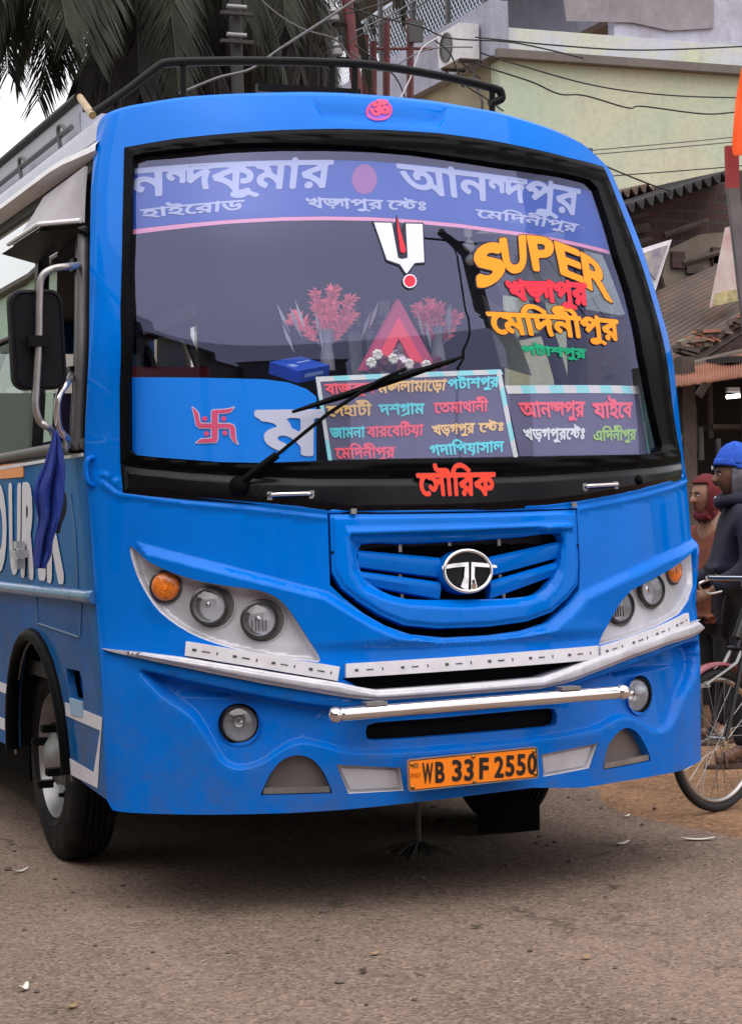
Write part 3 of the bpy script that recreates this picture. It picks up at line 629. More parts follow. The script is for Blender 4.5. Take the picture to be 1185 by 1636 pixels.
# rain hood over the driver's window
HOODM = mat('hood_cream', (.30, .285, .31), .6, var=.12, scale=3, dirt=((.24, .17, .15), .6, 4.))
HQ = [(76, 304), (102, 287), (147, 261), (146, 300), (143, 352), (130, 347), (57, 394)]
HC = np.array([(-1.25, 2.70), (-1.25, 2.47), (-2.02, 2.47), (-1.93, 2.69)])
hz = lambda P: .015+.11*np.clip((2.70-P[:, 1])/.25, 0, 1)**1.3*np.clip((-P[:, 0]-1.24)/.25, 0, 1)
hd = skin('window_hood', HC, HOODM, bus, grid=.05, off=hz, thick=.012, back=True, smooth=50)
mb = MB(); A = [SN(s_, 2.475, .016+.11*min(1, (-s_-1.24)/.25)) for s_ in np.linspace(-1.25, -2.03, 14)]; mb.tube(A, .010, 8); mb.build('hood_rim', WHITE, hd)
V = []; mb = MB()
for s_ in np.linspace(-1.24, -2.10, 14): V += [SN(s_, 2.455, -.005), SN(s_, 2.425, -.005), SN(s_, 2.44, .02+.12*min(1, (-s_-1.22)/.25))]
mb.add(V, [(3*i+j, 3*i+(j+1) % 3, 3*i+3+(j+1) % 3, 3*i+3+j) for i in range(13) for j in range(3)]+[(0, 1, 2), (39, 41, 40)]); mb.build('hood_shelf', BLKMETAL, hd, 30)

# ---- floor, dashboard, partition, seats, ceiling: what the glass lets one see
INT = mat('interior_grey', (.028, .028, .038), .7, var=.2, scale=5); INTD = mat('interior_dark', (.012, .012, .016), .7)
mb = MB(); mb.box((0, (YB+.5)/2, .78), (2.3, YB-.6, .06)); mb.build('cabin_floor', INTD, bus)
def plan_x(y, z):                                    # half width of the skin at depth y
    s_ = np.linspace(0, 3, 200); p = S(s_, z+0*s_); return float(np.interp(y, p[:, 1], p[:, 0]))
# dashboard top: follows the glass, rises on the driver's side into the blue cover
DBL = mat('dash_blue', (.0, .24, .88), .45, spec=.2)
DASH = ch([(207, 603), (260, 603), (340, 604), (420, 606), (460, 611), (490, 622), (505, 634), (505, 745), (400, 746), (300, 742), (208, 733)], -.06)
skin('dashboard_cover', DASH, DBL, bus, off=-.055, thick=.10, grid=.05, back=True)
zd = 1.545
mb = MB(); A = [S(s_, zd)-np.array((0, -.06, 0)) for s_ in np.linspace(-1.12, 1.12, 24)]; Bq = [np.array((a[0]*.97, 1.02, zd+.01)) for a in A]
mb.add(A+Bq+[a-np.array((0, 0, .35)) for a in A]+[b-np.array((0, 0, .35)) for b in Bq], [(i, i+1, 25+i, 24+i) for i in range(23)]+[(48+i, 48+i+1, i+1, i) for i in range(23)]+[(24+i, 25+i, 73+i, 72+i) for i in range(23)]); mb.build('dashboard', INT, bus)
mb = MB(); mb.box((.36, 1.95, 2.0), (1.46, .03, 1.3)); mb.box((-.37, 1.95, 2.55), (.1, .03, .4)); mb.build('cabin_partition', INTD, bus)
CEIL = mat('cabin_ceiling', (.06, .06, .08), .6)
mb = MB(); mb.box((0, (YB+.7)/2+.1, 2.84), (2.02, YB-.9, .03)); mb.build('cabin_ceiling', CEIL, bus)
SEAT = mat('seat_cloth', (.05, .03, .10), .8, var=.3, scale=20)
for y in np.arange(2.6, YB-.6, .9):
    for x in (-.68, .68):
        mb = MB(); mb.box((x, y, 1.22), (.86, .45, .12)); mb.box((x, y+.25, 1.60), (.86, .12, .75)); mb.box((x, y, .98), (.7, .1, .38)); mb.build('passenger_seat', SEAT, bus)
mb = MB(); mb.box((-.62, 1.62, 1.25), (.5, .45, .14)); mb.box((-.62, 1.86, 1.62), (.5, .12, .8)); mb.build('driver_seat', mat('seat_red', (.25, .02, .03), .7), bus)
mb = MB(); c = np.array((-.62, 1.15, 1.62)); n_ = np.array((0, -.5, .85)); n_ /= np.linalg.norm(n_)
u_ = np.array((1, 0, 0.)); v_ = np.cross(n_, u_); mb.tube([c+.24*(math.cos(t)*u_+math.sin(t)*v_) for t in np.linspace(0, 2*PI, 33)], .014, 8, False); mb.tube([c-u_*.23, c+u_*.23], .012); mb.tube([c, c-n_*.35], .02); mb.build('steering_wheel', BLKMETAL, bus, 60)
mb = MB(); mb.box((-1.02, 1.1, 2.05), (.04, .10, 1.0)); mb.box((1.02, 1.1, 2.05), (.04, .10, 1.0)); mb.build('cabin_pillar', INT, bus)

# ---- wheels
TYRE = mat('tyre', (.009, .009, .010), .8, spec=.15, var=.25, scale=14, dirt=((.05, .042, .036), .6, 7.)); RIM = mat('rim_silver', (.26, .26, .27), .38, metal=.7, var=.15, scale=10)
def wheel(x, y, sg, first=[]):
    R = WR; h = .20; ax = np.array((sg, 0, 0.)); c = np.array((x-sg*h, y, R))
    p = [(R*.60, .02), (R*.66, .0), (R*.86, .004), (R*.955, .018), (R*.985, .035), (R, .05)]
    for g in range(4):
        a = .058+.025*g; p += [(R, a), (R-.012, a+.003), (R-.012, a+.011), (R, a+.014)]
    p += [(R, h-.05), (R*.985, h-.035), (R*.955, h-.018), (R*.86, h-.004), (R*.66, h), (R*.60, h-.02), (R*.60, .02)]
    mb = MB(); mb.lathe(p, c, ax, 64); o = mb.build('wheel', TYRE, bus, 40)
    mb = MB(); mb.lathe([(R*.60, h-.018), (R*.585, h-.012), (R*.56, h-.03), (R*.52, h-.075), (R*.40, h-.10), (R*.30, h-.07), (R*.28, h-.03), (R*.20, h-.01), (R*.12, h+.015), (.001, h+.02)], c, ax, 48); mb.build('rim', RIM, o, 40)
    for k in range(8):
        a = 2*PI*k/8; q = c+ax*(h-.085)+R*.38*np.array((0, math.cos(a), math.sin(a))); mb = MB(); mb.lathe([(.016, 0), (.016, .03), (.009, .032), (.009, .05), (.001, .05)], q, ax, 8); mb.build('wheel_nut', BLKMETAL, o, 30)
    for k in range(4):
        a = 2*PI*k/4+.4; q = c+ax*(h-.01)+R*.30*np.array((0, math.cos(a), math.sin(a))); mb = MB(); mb.box(q+ax*.02, (.06, .05, .03)); mb.tube([q, q+ax*.055], .012, 8)
        mb.build('hub_bracket', BLKMETAL, o, 30)
    return o
for y in (WY, RY):
    wheel(-1.12, y, -1); wheel(1.0, y, 1)
mb = MB(); mb.tube([(-.95, WY, WR), (.95, WY, WR)], .07, 12); mb.tube([(-.95, RY, WR), (.95, RY, WR)], .09, 12); mb.build('axle', DARK, bus)
mb = MB(); mb.box((0, 4.4, .62), (1.5, 7.2, .16)); mb.box((.0, 1.0, .50), (1.6, .8, .2)); mb.build('chassis', DARK, bus)
mb = MB(); mb.box((-.12, 1.35, .41), (1.3, 2.1, .13)); mb.box((0, 4.2, .44), (1.1, 3.2, .12)); mb.build('under_shade_box', DARK, bus)  # unseen boxes added under the floor to darken the ground below
for x in (-.84, .84): mb = MB(); mb.box((x, 3.7, .36), (.42, 2.6, .24)); mb.build('side_shade_box', DARK, bus)  # boxes added along both sides to block light under the bus
MUD = mat('mudflap', (.004, .004, .004), .9, spec=.05)
mb = MB(); q = [at_y(765, 1275, 1.35), at_y(862, 1275, 1.35), at_y(862, 1331, 1.35), at_y(765, 1331, 1.35)]; mb.hexa(q, [p+np.array((0, .012, 0)) for p in q]); mb.build('mud_flap', MUD, bus)
# fixed broom-like tassel hanging under the bumper
mb = MB(); rnd = random.Random(3); c0 = at_y(668, 1345, .9)
for k in range(160):
    a = rnd.uniform(0, 2*PI); r = rnd.uniform(.02, .15); e = np.array((c0[0]+r*math.cos(a), c0[1]+r*math.sin(a), .035+rnd.uniform(-.015, .03))); s0 = c0+np.array((.2*r*math.cos(a), .2*r*math.sin(a), 0))
    mb.tube([s0, (s0+e)/2+np.array((.01*math.cos(a), .01*math.sin(a), 0)), e], .0035, 4)
mb.tube([c0+np.array((0, 0, .30)), c0-np.array((0, 0, .01))], .012, 6); mb.build('tassel', mat('tassel_straw', (.10, .10, .085), .9), bus)

# ---- driver's mirror on its tube bracket
TUBE = mat('tube_grey', (.34, .33, .33), .35, metal=.75, var=.15, scale=12)
ym = .50
def yp(x, y, d=ym): return at_y(x, y, d)
mc = [yp(15, 463), yp(101, 462), yp(96, 627), yp(14, 623)]
MF = Flat(sum(mc)/4, mc[1]-mc[0], mc[0]-mc[3]); mw = np.linalg.norm(mc[1]-mc[0]); mh = np.linalg.norm(mc[0]-mc[3])
ro = rrect(mw, mh, .045, 6); V = []
lv = [(1., .0), (1.0, -.045), (.97, -.052)]
mirror = None
rings = [(1.0, .0), (1.0, .035), (.97, .048), (.88, .052), (.84, .046), (.80, .046)]
V = np.concatenate([MF(ro*np.array((1-(1-k)*1.0, 1-(1-k)*.55)), h) for k, h in rings]); n = len(ro)
F = [(i*n+j, i*n+(j+1) % n, (i+1)*n+(j+1) % n, (i+1)*n+j) for i in range(len(rings)-1) for j in range(n)]+[tuple((len(rings)-1)*n+j for j in range(n)), tuple(range(n-1, -1, -1))]
MIRB = mat('mirror_black', (.006, .006, .009), .55, bump=.2, bscale=160, spec=.12)
mirror = mesh_obj('side_mirror', V, F, MIRB, bus, 40)
mb = MB(); g_ = MF(ro*.93, -.003); mb.add(list(g_), [tuple(range(n-1, -1, -1))]); mb.build('mirror_glass', mat('mirror_face', (.8, .8, .8), .03, metal=1.), mirror)
yt = ym-.075
T1 = bez([SN(*inv(134, 425), .02), yp(112, 425, yt+.03), yp(82, 430, yt), yp(66, 445, yt), yp(63, 480, yt), yp(62, 545, yt), yp(58, 620, yt), yp(57, 650, yt), yp(64, 673, yt+.01), yp(80, 685, yt+.05), SN(*inv(97, 694), .03)], 6)
mb = MB(); mb.tube(T1, .0125, 10); mb.build('mirror_arm', TUBE, mirror, 60)
T2 = bez([SN(*inv(123, 600), .02), yp(108, 611, yt+.1), yp(95, 630, yt+.06), yp(91, 655, yt+.06), yp(95, 685, yt+.08), yp(108, 702, yt+.12), SN(*inv(118, 716), .02)], 6)
mb = MB(); mb.tube(T2, .0125, 10); mb.build('mirror_arm', mat('tube_bright', (.6, .6, .62), .22, metal=.9), mirror, 60)
mb = MB(); c = yp(61, 545, yt); mb.box(c, (.075, .03, .038)); mb.box(c+np.array((0, .03, 0)), (.04, .05, .05)); mb.build('mirror_clamp', BLKMETAL, mirror)
for q in ((125, 424), (120, 596), (117, 714), (96, 694)):
    mb = MB(); v = inv(*q); mb.box(SN(*v, .01), (.03, .06, .045)); mb.build('arm_foot', BLKMETAL, mirror)
# door handle and its keeper on the driver's door
mb = MB(); v = inv(42, 884); c = SN(*v, .03); mb.box(c, (.05, .11, .03)); mb.box(c+np.array((0, 0, .035)), (.03, .06, .03)); mb.box(c-np.array((0, 0, .04)), (.03, .05, .04)); mb.build('door_handle', mat('handle_grey', (.5, .5, .53), .3, metal=.6), bus)
# grab handle on the corner and two small pulls on the cowl
mb = MB(); G = [SN(*inv(x, y), o) for x, y, o in ((149, 731, .0), (147, 735, .022), (145, 750, .026), (147, 770, .022), (149, 776, 0))]; mb.tube(bez(G, 5), .010, 8); mb.build('grab_handle', BLUE, bus, 60)
for a, b in (((430, 793), (496, 791)), ((930, 779), (979, 776))):
    A, Bv = inv(*a), inv(*b); mb = MB(); P = [SN(*A, .006), SN(*(A+(Bv-A)*.04), .028), SN(*(A+(Bv-A)*.2), .034), SN(*(A+(Bv-A)*.8), .034), SN(*(A+(Bv-A)*.96), .028), SN(*Bv, .006)]
    mb.tube(bez(P, 4), .0075, 10); h = mb.build('cowl_handle', CHROME, bus, 60)
    for q in (A, Bv): mb = MB(); mb.box(SN(*q, .010), (.018, .016, .028)); mb.build('handle_foot', STEEL, h)

# ---- wipers
def wiper(pts, blade, name='wiper'):
    r = [SN(*inv(x, y), o) for x, y, o in pts]; mb = MB(); mb.lathe([(.034, -.02), (.034, .018), (.026, .03), (.012, .034), (.0005, .034)], SN(*inv(pts[0][0], pts[0][1]), .012), Nrm(*inv(pts[0][0], pts[0][1])), 20); o = mb.build(name, RUBBER, bus, 40)
    mb = MB(); mb.tube(r[:3], [.018, .016, .014], 8); mb.tube(r[2:], .0065, 8); mb.build('wiper_arm', RUBBER, o, 40)
    b = [inv(*q) for q in blade]; mb = MB(); n = 14
    P = [SN(*(b[0]+(b[-1]-b[0])*k/n), .012) for k in range(n+1)]; mb.tube(P, [.006+.010*math.sin(PI*k/n) for k in range(n+1)], 6)
    P = [SN(*(b[0]+(b[-1]-b[0])*(k/n)), .030) for k in range(3, n-2)]; mb.tube(P, .007, 6); mb.build('wiper_blade', RUBBER, o, 40)
    return o
wiper([(383, 778, .025), (396, 766, .035), (442, 730, .045), (520, 664, .045), (600, 611, .040), (642, 592, .034)], [(466, 659), (734, 572)])
v = inv(1015, 768); mb = MB(); mb.lathe([(.020, 0), (.018, .014), (.01, .02), (.0005, .02)], SN(*v, .008), Nrm(*v), 16); mb.build('wiper_spindle', RUBBER, bus, 40)

# ---- roof rack: hoop rail on posts, side boards with a rail
yk = 1.15
H = [at_y(x, y, yk) for x, y in ((147, 182), (200, 146), (252, 106), (268, 100), (300, 98), (360, 97), (430, 97), (520, 99), (600, 104), (700, 120), (790, 141), (800, 149), (800, 158), (782, 165))]
H[0] = at_y(147, 182, yk); mb = MB(); mb.tube(bez(H, 3), .0175, 10); rack = mb.build('roof_rack', BLKMETAL, bus, 60)
for (x, y0_, y1_) in ((188, 158, 182), (293, 100, 168), (531, 101, 160), (567, 103, 160), (786, 142, 186)):
    a, b = at_y(x, y0_, yk+.005), at_y(x, y1_+16, yk+.005); mb = MB(); mb.tube([a, b], .013, 8); mb.build('rack_post', BLKMETAL, rack)
a, b = at_y(410, 141, yk+.3), at_y(574, 148, yk+.3); mb = MB(); mb.box((a+b)/2, (abs(b[0]-a[0]), .03, .035)); mb.build('rack_bar', BLKMETAL, rack)
xb = -.95
yb0 = float(at_x(128, 170, xb)[1])
mb = MB(); mb.box((xb, (yb0+YB)/2, 2.99), (.02, YB-yb0, .16)); mb.box((xb+.22, yb0, 2.96), (.44, .02, .15)); mb.build('rack_board', ROOFW, rack)
TB = [(xb-.01, yb0-.02, 3.095), (xb-.01, YB, 3.10)]; mb = MB(); mb.tube(TB, .020, 10); mb.build('rack_rail', BLKMETAL, rack)
mb = MB(); mb.tube([at_x(126, 153, xb), at_y(148, 184, yk-.05)], .015, 10); mb.build('rack_corner', mat('worn_brass', (.42, .30, .14), .4, metal=.7, var=.3, scale=14), rack)
mb = MB(); mb.tube([(xb-.05, yb0-.05, 2.965), (xb-.05, YB, 2.975)], .012, 8)
for y in np.arange(yb0+.12, YB, .75): mb.tube(bez([(xb-.05, y-.10, 2.965), (xb-.06, y-.03, 3.0), (xb-.06, y+.02, 2.985), (xb-.055, y, 2.90)], 5), .009, 6)
mb.build('rack_lashing', mat('lashing_grey', (.10, .10, .11), .6), rack, 50)
# ------------------------------------------------------------------ lettering: glyph outlines -> one clean union outline per word
_gc = {}
def glyph(chr_):
    if chr_ in _gc: return _gc[chr_]
    def outl(t):
        c = bpy.data.curves.new('glyph', 'FONT'); c.body = t; c.size = 1.0; c.resolution_u = 4; c.fill_mode = 'NONE'; o = bpy.data.objects.new('glyph', c); COL.objects.link(o)
        dg = bpy.context.evaluated_depsgraph_get(); m = o.evaluated_get(dg).to_mesh(); V = np.array([v.co[:2] for v in m.vertices]).reshape(-1, 2); E = np.array([e.vertices[:] for e in m.edges]).reshape(-1, 2)
        r = np.stack([V[E[:, 0]], V[E[:, 1]]], 1) if len(E) else np.zeros((0, 2, 2)); o.evaluated_get(dg).to_mesh_clear(); COL.objects.unlink(o); bpy.data.objects.remove(o); bpy.data.curves.remove(c); return r
    g = outl(chr_); bar = outl('|'); w2 = outl(chr_+'|'); adv = w2[-len(bar):].reshape(-1, 2)[:, 0].min()-bar.reshape(-1, 2)[:, 0].min()
    _gc[chr_] = (g, float(adv)); return _gc[chr_]
HL = float(glyph('ন')[0].reshape(-1, 2)[:, 1].max())           # height of the headline
# conjuncts: (char, dx, dy, scale x, scale y), total advance
CONJ = {'α': ([('ন', .0, .26, .60, .60), ('দ', .32, .0, .80, .88), ('|h', 0, 0, .80, 1)], .80),          # nda
        'β': ([('স', .0, .20, .62, .70), ('ট', .34, -.02, .80, .88), ('|h', 0, 0, .85, 1)], .86),         # sta
        'γ': ([('ঙ', .0, .14, .66, .78), ('গ', .40, .0, .72, .86), ('|h', 0, 0, .85, 1)], .86),           # nga
        'δ': ([('গ', .0, .0, 1., 1.), ('|r', 0, 0, 1, 1)], .64),                                          # gra
        'ε': ([('ড়', .0, .14, .80, .80), ('গ', .42, -.16, .62, .66), ('|h', 0, 0, .82, 1)], .80)}        # rga
DESC = .62
def word_segs(word, sp=1.0):
    x = 0.; out = []
    for c in word:
        if c == ' ': x += .22; continue
        if c in CONJ:
            for (g, dx, dy, sx, sy) in CONJ[c][0]:
                if g == '|h': r = np.array([(x-.02, HL-.085), (x+sx, HL-.085), (x+sx, HL), (x-.02, HL)]); out.append(np.stack([r, np.roll(r, -1, 0)], 1)); continue
                if g == '|r': r = np.array([(x+.02, -.17), (x+.10, -.17), (x+.52, .05), (x+.52, .13)]); out.append(np.stack([r, np.roll(r, -1, 0)], 1)); continue
                s_, a = glyph(g); s_ = s_.copy(); s_[..., 1] = HL-(HL-s_[..., 1])*sy-(0 if dy >= 0 else 0)+min(dy, 0)*0.0
                if dy < 0: s_[..., 1] += dy*.4
                s_[..., 0] = x+dx+s_[..., 0]*sx; out.append(s_)
            x += CONJ[c][1]*sp
        else:
            s_, a = glyph(c); s_ = s_.copy(); s_[..., 0] += x; out.append(s_); x += a*sp
    r = np.concatenate(out); r[..., 1] = np.where(r[..., 1] < 0, r[..., 1]*DESC, r[..., 1]); return r, x
def wind_sdf(segs, P):
    w_ = np.zeros(len(P)); d = np.full(len(P), 1e9)
    for a, b in segs:
        e = b-a; L = e@e+1e-15; t = np.clip(((P-a)@e)/L, 0, 1); q = P-a-t[:, None]*e; d = np.minimum(d, q[:, 0]**2+q[:, 1]**2)
        cr = e[0]*(P[:, 1]-a[1])-e[1]*(P[:, 0]-a[0])
        if a[1] <= b[1]: w_ += (a[1] <= P[:, 1]) & (b[1] > P[:, 1]) & (cr > 0)
        else: w_ -= (b[1] <= P[:, 1]) & (a[1] > P[:, 1]) & (cr < 0)
    return np.where(w_ != 0, 1, -1)*np.sqrt(d)
_cc = {}
def contours(segs, bold, res=34, rnd=None):
    lo = segs.reshape(-1, 2).min(0)-.12; hi = segs.reshape(-1, 2).max(0)+.12
    nx, ny = int((hi[0]-lo[0])*res)+1, int((hi[1]-lo[1])*res)+1
    X, Y = np.meshgrid(lo[0]+np.arange(nx)/res, lo[1]+np.arange(ny)/res)
    # orient every contour the same way is not needed: holes wind opposite in the font
    f = wind_sdf(segs, np.stack([X.ravel(), Y.ravel()], 1)).reshape(ny, nx)+bold
    f = np.where(abs(f) < 1e-5, 1e-5, f); nxt = {}; pos = {}
    def ept(i, j, h):                                # edge point: h=0 horizontal edge (i,j)-(i,j+1), h=1 vertical
        k = (i, j, h)
        if k not in pos:
            a = f[i, j]; b = f[i, j+1] if h == 0 else f[i+1, j]; t = a/(a-b)
            pos[k] = (X[i, j]+(t/res if h == 0 else 0), Y[i, j]+(t/res if h == 1 else 0))
        return k
    s_ = f > 0; cells = np.argwhere(~((s_[:-1, :-1] == s_[1:, :-1]) & (s_[:-1, :-1] == s_[:-1, 1:]) & (s_[:-1, :-1] == s_[1:, 1:])))
    for i, j in cells:
        c = (s_[i, j], s_[i, j+1], s_[i+1, j+1], s_[i+1, j]); e = [(i, j, 0), (i, j+1, 1), (i+1, j, 0), (i, j, 1)]
        ins = [k for k in range(4) if c[k] and not c[(k+1) % 4]]; outs = [k for k in range(4) if not c[k] and c[(k+1) % 4]]
        for a in ins:                                # walk with the inside on the left
            b = min(outs, key=lambda q: (a-q) % 4 if (a-q) % 4 else 9); nxt.setdefault(ept(*e[a]), []).append(ept(*e[b]))
    loops = []
    while nxt:
        k = next(iter(nxt)); L = []
        while k in nxt:
            L.append(pos[k]); v = nxt[k]; n = v.pop()
            if not v: del nxt[k]
            k = n
        L = np.array(L)
        if len(L) > 6:
            keep = []; 
            for q in range(len(L)):
                a, b, c = (keep[-1] if keep else L[-1]), L[q], L[(q+1) % len(L)]; u, v = b-a, c-b
                if abs(u[0]*v[1]-u[1]*v[0]) > .05*np.linalg.norm(u)*np.linalg.norm(v)+1e-9 or np.linalg.norm(b-a) > .16: keep.append(b)
            if len(keep) > 3: loops.append(np.array(keep))
    return loops
def fill(loops):
    P = []; E = []
    for L in loops: n0 = len(P); P += list(L); E += [(n0+i, n0+(i+1) % len(L)) for i in range(len(L))]
    r = delaunay_2d_cdt([Vector(p) for p in P], E, [], 0, 1e-7); V = np.array([tuple(v) for v in r[0]]); T = np.array([f for f in r[2]]); c = V[T].mean(1); k = np.zeros(len(c), bool)
    for L in loops: k ^= inside(c, L)
    T = T[k]; a = V[T]; ar = (a[:, 1, 0]-a[:, 0, 0])*(a[:, 2, 1]-a[:, 0, 1])-(a[:, 2, 0]-a[:, 0, 0])*(a[:, 1, 1]-a[:, 0, 1])
    return V, np.where((ar < 0)[:, None], T[:, ::-1], T)
def lettering(name, word, q, mapper, m, parent, bold=.02, sp=1.0, rim_m=None, rim_b=.05, h=.002, mirror=False, H=None, thick=.001):
    """q: the word's box (top left, top right, bottom right, bottom left) in the mapper's plane; headline on top, baseline below"""
    key = (word, sp)
    if key not in _cc: _cc[key] = word_segs(word, sp)
    segs, wd = _cc[key]; q = [np.array(p, float) for p in q]; H = H or HL; o = None
    x0 = segs[..., 0].min(); x1 = segs[..., 0].max()
    for k, (b, mm) in enumerate(([(bold+rim_b, rim_m)] if rim_m else [])+[(bold, m)]):
        V, T = fill(contours(segs, b)); u = (V[:, 0]-x0)/(x1-x0); u = 1-u if mirror else u; v = 1-V[:, 1]/H
        P = (q[0]*(1-u)[:, None]+q[1]*u[:, None])*(1-v)[:, None]+(q[3]*(1-u)[:, None]+q[2]*u[:, None])*v[:, None]
        hh = h+k*.0012 if rim_m else h; A = mapper(P, hh); n = len(A); Bk = mapper(P, hh-thick); E = rim(T)
        F = [tuple(t[::-1]) if mirror else tuple(t) for t in T]+[(b_, a_, a_+n, b_+n) for a_, b_ in E]
        ob = mesh_obj(name if (o is None or not rim_m) else name+'_face', list(A)+list(Bk), F, mm, parent if o is None else o); o = o or ob
    return o
def onskin(off): return lambda P, h: SN(P[:, 0], P[:, 1], off+h)
def zq(L, ox, oy, k): return [(x/k+ox, y/k+oy) for x, y in L]           # zoomed-crop coordinates -> photo
def flatmat(n, c, r=.5): return mat(n, c, r, spec=.25)
VW = flatmat('vinyl_white', (.62, .66, .80)); VRED = flatmat('vinyl_red', (.80, .02, .05)); VOR = flatmat('vinyl_orange', (.95, .30, .008)); VGR = flatmat('vinyl_green', (.0, .33, .16)); VDK = flatmat('vinyl_dark', (.01, .01, .03))
VPK = flatmat('vinyl_pink', (.75, .09, .20)); VTAN = flatmat('paint_tan', (.92, .62, .25)); VCY = flatmat('paint_cyan', (.14, .78, .88)); VROSE = flatmat('paint_rose', (.95, .14, .20)); VWH = flatmat('paint_white', (.75, .85, .88)); VLG = flatmat('paint_lime', (.35, .62, .15)); VREDO = flatmat('paint_scarlet', (.85, .06, .03))
# --- blue visor film across the top of the glass, with its white route names
VB = flatmat('visor_blue', (.014, .095, .52)); VE = flatmat('visor_edge', (.55, .22, .36)); _t = VB.node_tree; _tr = _t.nodes.new('ShaderNodeBsdfTransparent'); _tr.inputs[0].default_value = (.75, .85, 1, 1); _mx = _t.nodes.new('ShaderNodeMixShader'); _mx.inputs[0].default_value = .42; _o = _t.nodes['Material Output']
_t.links.new(_t.nodes['Principled BSDF'].outputs[0], _mx.inputs[1]); _t.links.new(_tr.outputs[0], _mx.inputs[2]); _t.links.new(_mx.outputs[0], _o.inputs[0])      # a see-through film
VVW = flatmat('visor_white', (.27, .32, .50)); INS = -.030
film = skin('visor_film', ch([(213, 269), (300, 262), (374, 258), (450, 255), (520, 255), (590, 257), (660, 262), (735, 270), (800, 279), (850, 287), (900, 296), (951, 306), (972, 362), (974, 400), (953, 394), (900, 382), (852, 373), (800, 366), (735, 357), (660, 350), (590, 346), (520, 345), (450, 346), (374, 350), (300, 356), (211, 366)], INS), VB, bus, off=INS, thick=.001, grid=.06)
skin('visor_edge', ch([(211, 366), (300, 356), (374, 350), (450, 346), (520, 345), (590, 346), (660, 350), (735, 357), (800, 366), (852, 373), (900, 382), (953, 394), (974, 400), (976, 406), (953, 400), (900, 388), (852, 379), (800, 372), (735, 363), (660, 356), (590, 352), (520, 351), (450, 352), (374, 356), (300, 363), (211, 374)], INS), VE, film, off=INS-.001, thick=.001, grid=.06)
def vis(word, zqv, ox, oy, k, **kw): return lettering('route_lettering', word, ch(zq(zqv, ox, oy, k), INS), onskin(INS), VVW, film, **kw)
vis('নαকুমার', [(70, 236), (905, 198), (890, 305), (75, 350)], 180, 180, 2.576, bold=.025)
vis('আনαপুর', [(140, 213), (890, 320), (880, 422), (165, 322)], 580, 180, 2.576, bold=.025)
vis('হাইরোড'.replace('রো', 'েরা'), [(115, 400), (540, 360), (532, 400), (122, 434)], 180, 180, 2.576, bold=.025)
vis('খεাপুর েস্টঃ'.replace('স্ট', 'β'), [(795, 352), (1286, 368), (1286, 402), (800, 392)], 180, 180, 2.576, bold=.025)
vis('েমিদনীপুর', [(463, 398), (885, 460), (873, 492), (468, 430)], 580, 180, 2.576, bold=.025)
skin('visor_sticker', np.array([inv(582+20*math.cos(a), 286+24*math.sin(a), INS) for a in np.linspace(0, 2*PI, 25)[:-1]][::-1]), flatmat('faded_red', (.20, .06, .22)), film, off=INS+.001, thick=.001, grid=.05)
# --- stickers on the outside of the glass
OUT = -.010
def sticker(name, pts, m, par, h=.002, px=True, rimm=None):
    C = ch(pts) if px else np.asarray(pts); V, T = cdt(C, (), 10.); P = SN(V[:, 0], V[:, 1], OUT+h); Q = SN(V[:, 0], V[:, 1], OUT+h-.001); n = len(V); E = rim(T)
    return mesh_obj(name, list(P)+list(Q), [tuple(t) for t in T]+[(b, a, a+n, b+n) for a, b in E], m, par)
def stk(word, zqv, m, k=4.389, ox=740, oy=360, **kw): return lettering('windshield_lettering', word, ch(zq(zqv, ox, oy, k)), onskin(OUT), m, bus, rim_m=VDK, rim_b=.022, **kw)
HCAP = float(glyph('E')[0].reshape(-1, 2)[:, 1].max())
for c, q in (('S', [(95, 160), (255, 118), (285, 345), (125, 425)]), ('U', [(270, 95), (432, 72), (440, 305), (308, 318)]), ('P', [(464, 72), (630, 88), (622, 312), (505, 300)]), ('E', [(655, 110), (812, 172), (842, 385), (700, 330)]), ('R', [(838, 188), (1005, 290), (1045, 525), (872, 420)])):
    stk(c, q, VOR, bold={'S': .055, 'U': .048, 'P': .038, 'E': .034, 'R': .034}[c], H=HCAP)
stk('খεাপুর', [(308, 388), (868, 406), (882, 548), (335, 508)], VRED, bold=.045); stk('েমিদনীপুর', [(172, 605), (1088, 662), (1102, 800), (215, 748)], VOR, bold=.035); stk('পটাশপুর', [(412, 842), (865, 866), (866, 928), (425, 898)], VGR, bold=.045)
tk = sticker('tilak_mark', zq([(40, 440), (122, 442), (132, 470), (140, 412), (160, 470), (172, 445), (252, 446), (260, 616), (218, 620), (188, 662), (176, 662), (150, 625), (96, 606)], 580, 180, 2.576), VDK, bus, .002)
sticker('tilak_white', zq([(47, 446), (120, 448), (146, 592), (162, 598), (186, 592), (178, 451), (247, 452), (254, 610), (214, 614), (184, 655), (178, 655), (154, 619), (100, 600)], 580, 180, 2.576), VW, tk, .0032)
sticker('tilak_flame', zq([(142, 424), (152, 470), (178, 560), (170, 575), (156, 566), (144, 480)], 580, 180, 2.576), VRED, tk, .0044)
cD = (580+195/2.576, 180+688/2.576)
for r, m, h in ((12.5, VDK, .002), (11.2, VW, .0032), (9., VRED, .0044)): sticker('tilak_dot', [(cD[0]+r*math.cos(a), cD[1]+r*math.sin(a)) for a in np.linspace(0, -2*PI, 25)[:-1]], m, tk, h)
lettering('cowl_lettering', 'েসৗিরক', ch(zq([(150, 852), (442, 848), (440, 928), (163, 930)], 600, 400, 2.37)), onskin(.014), VREDO, bus, bold=.035, rim_m=VDK, rim_b=.02)
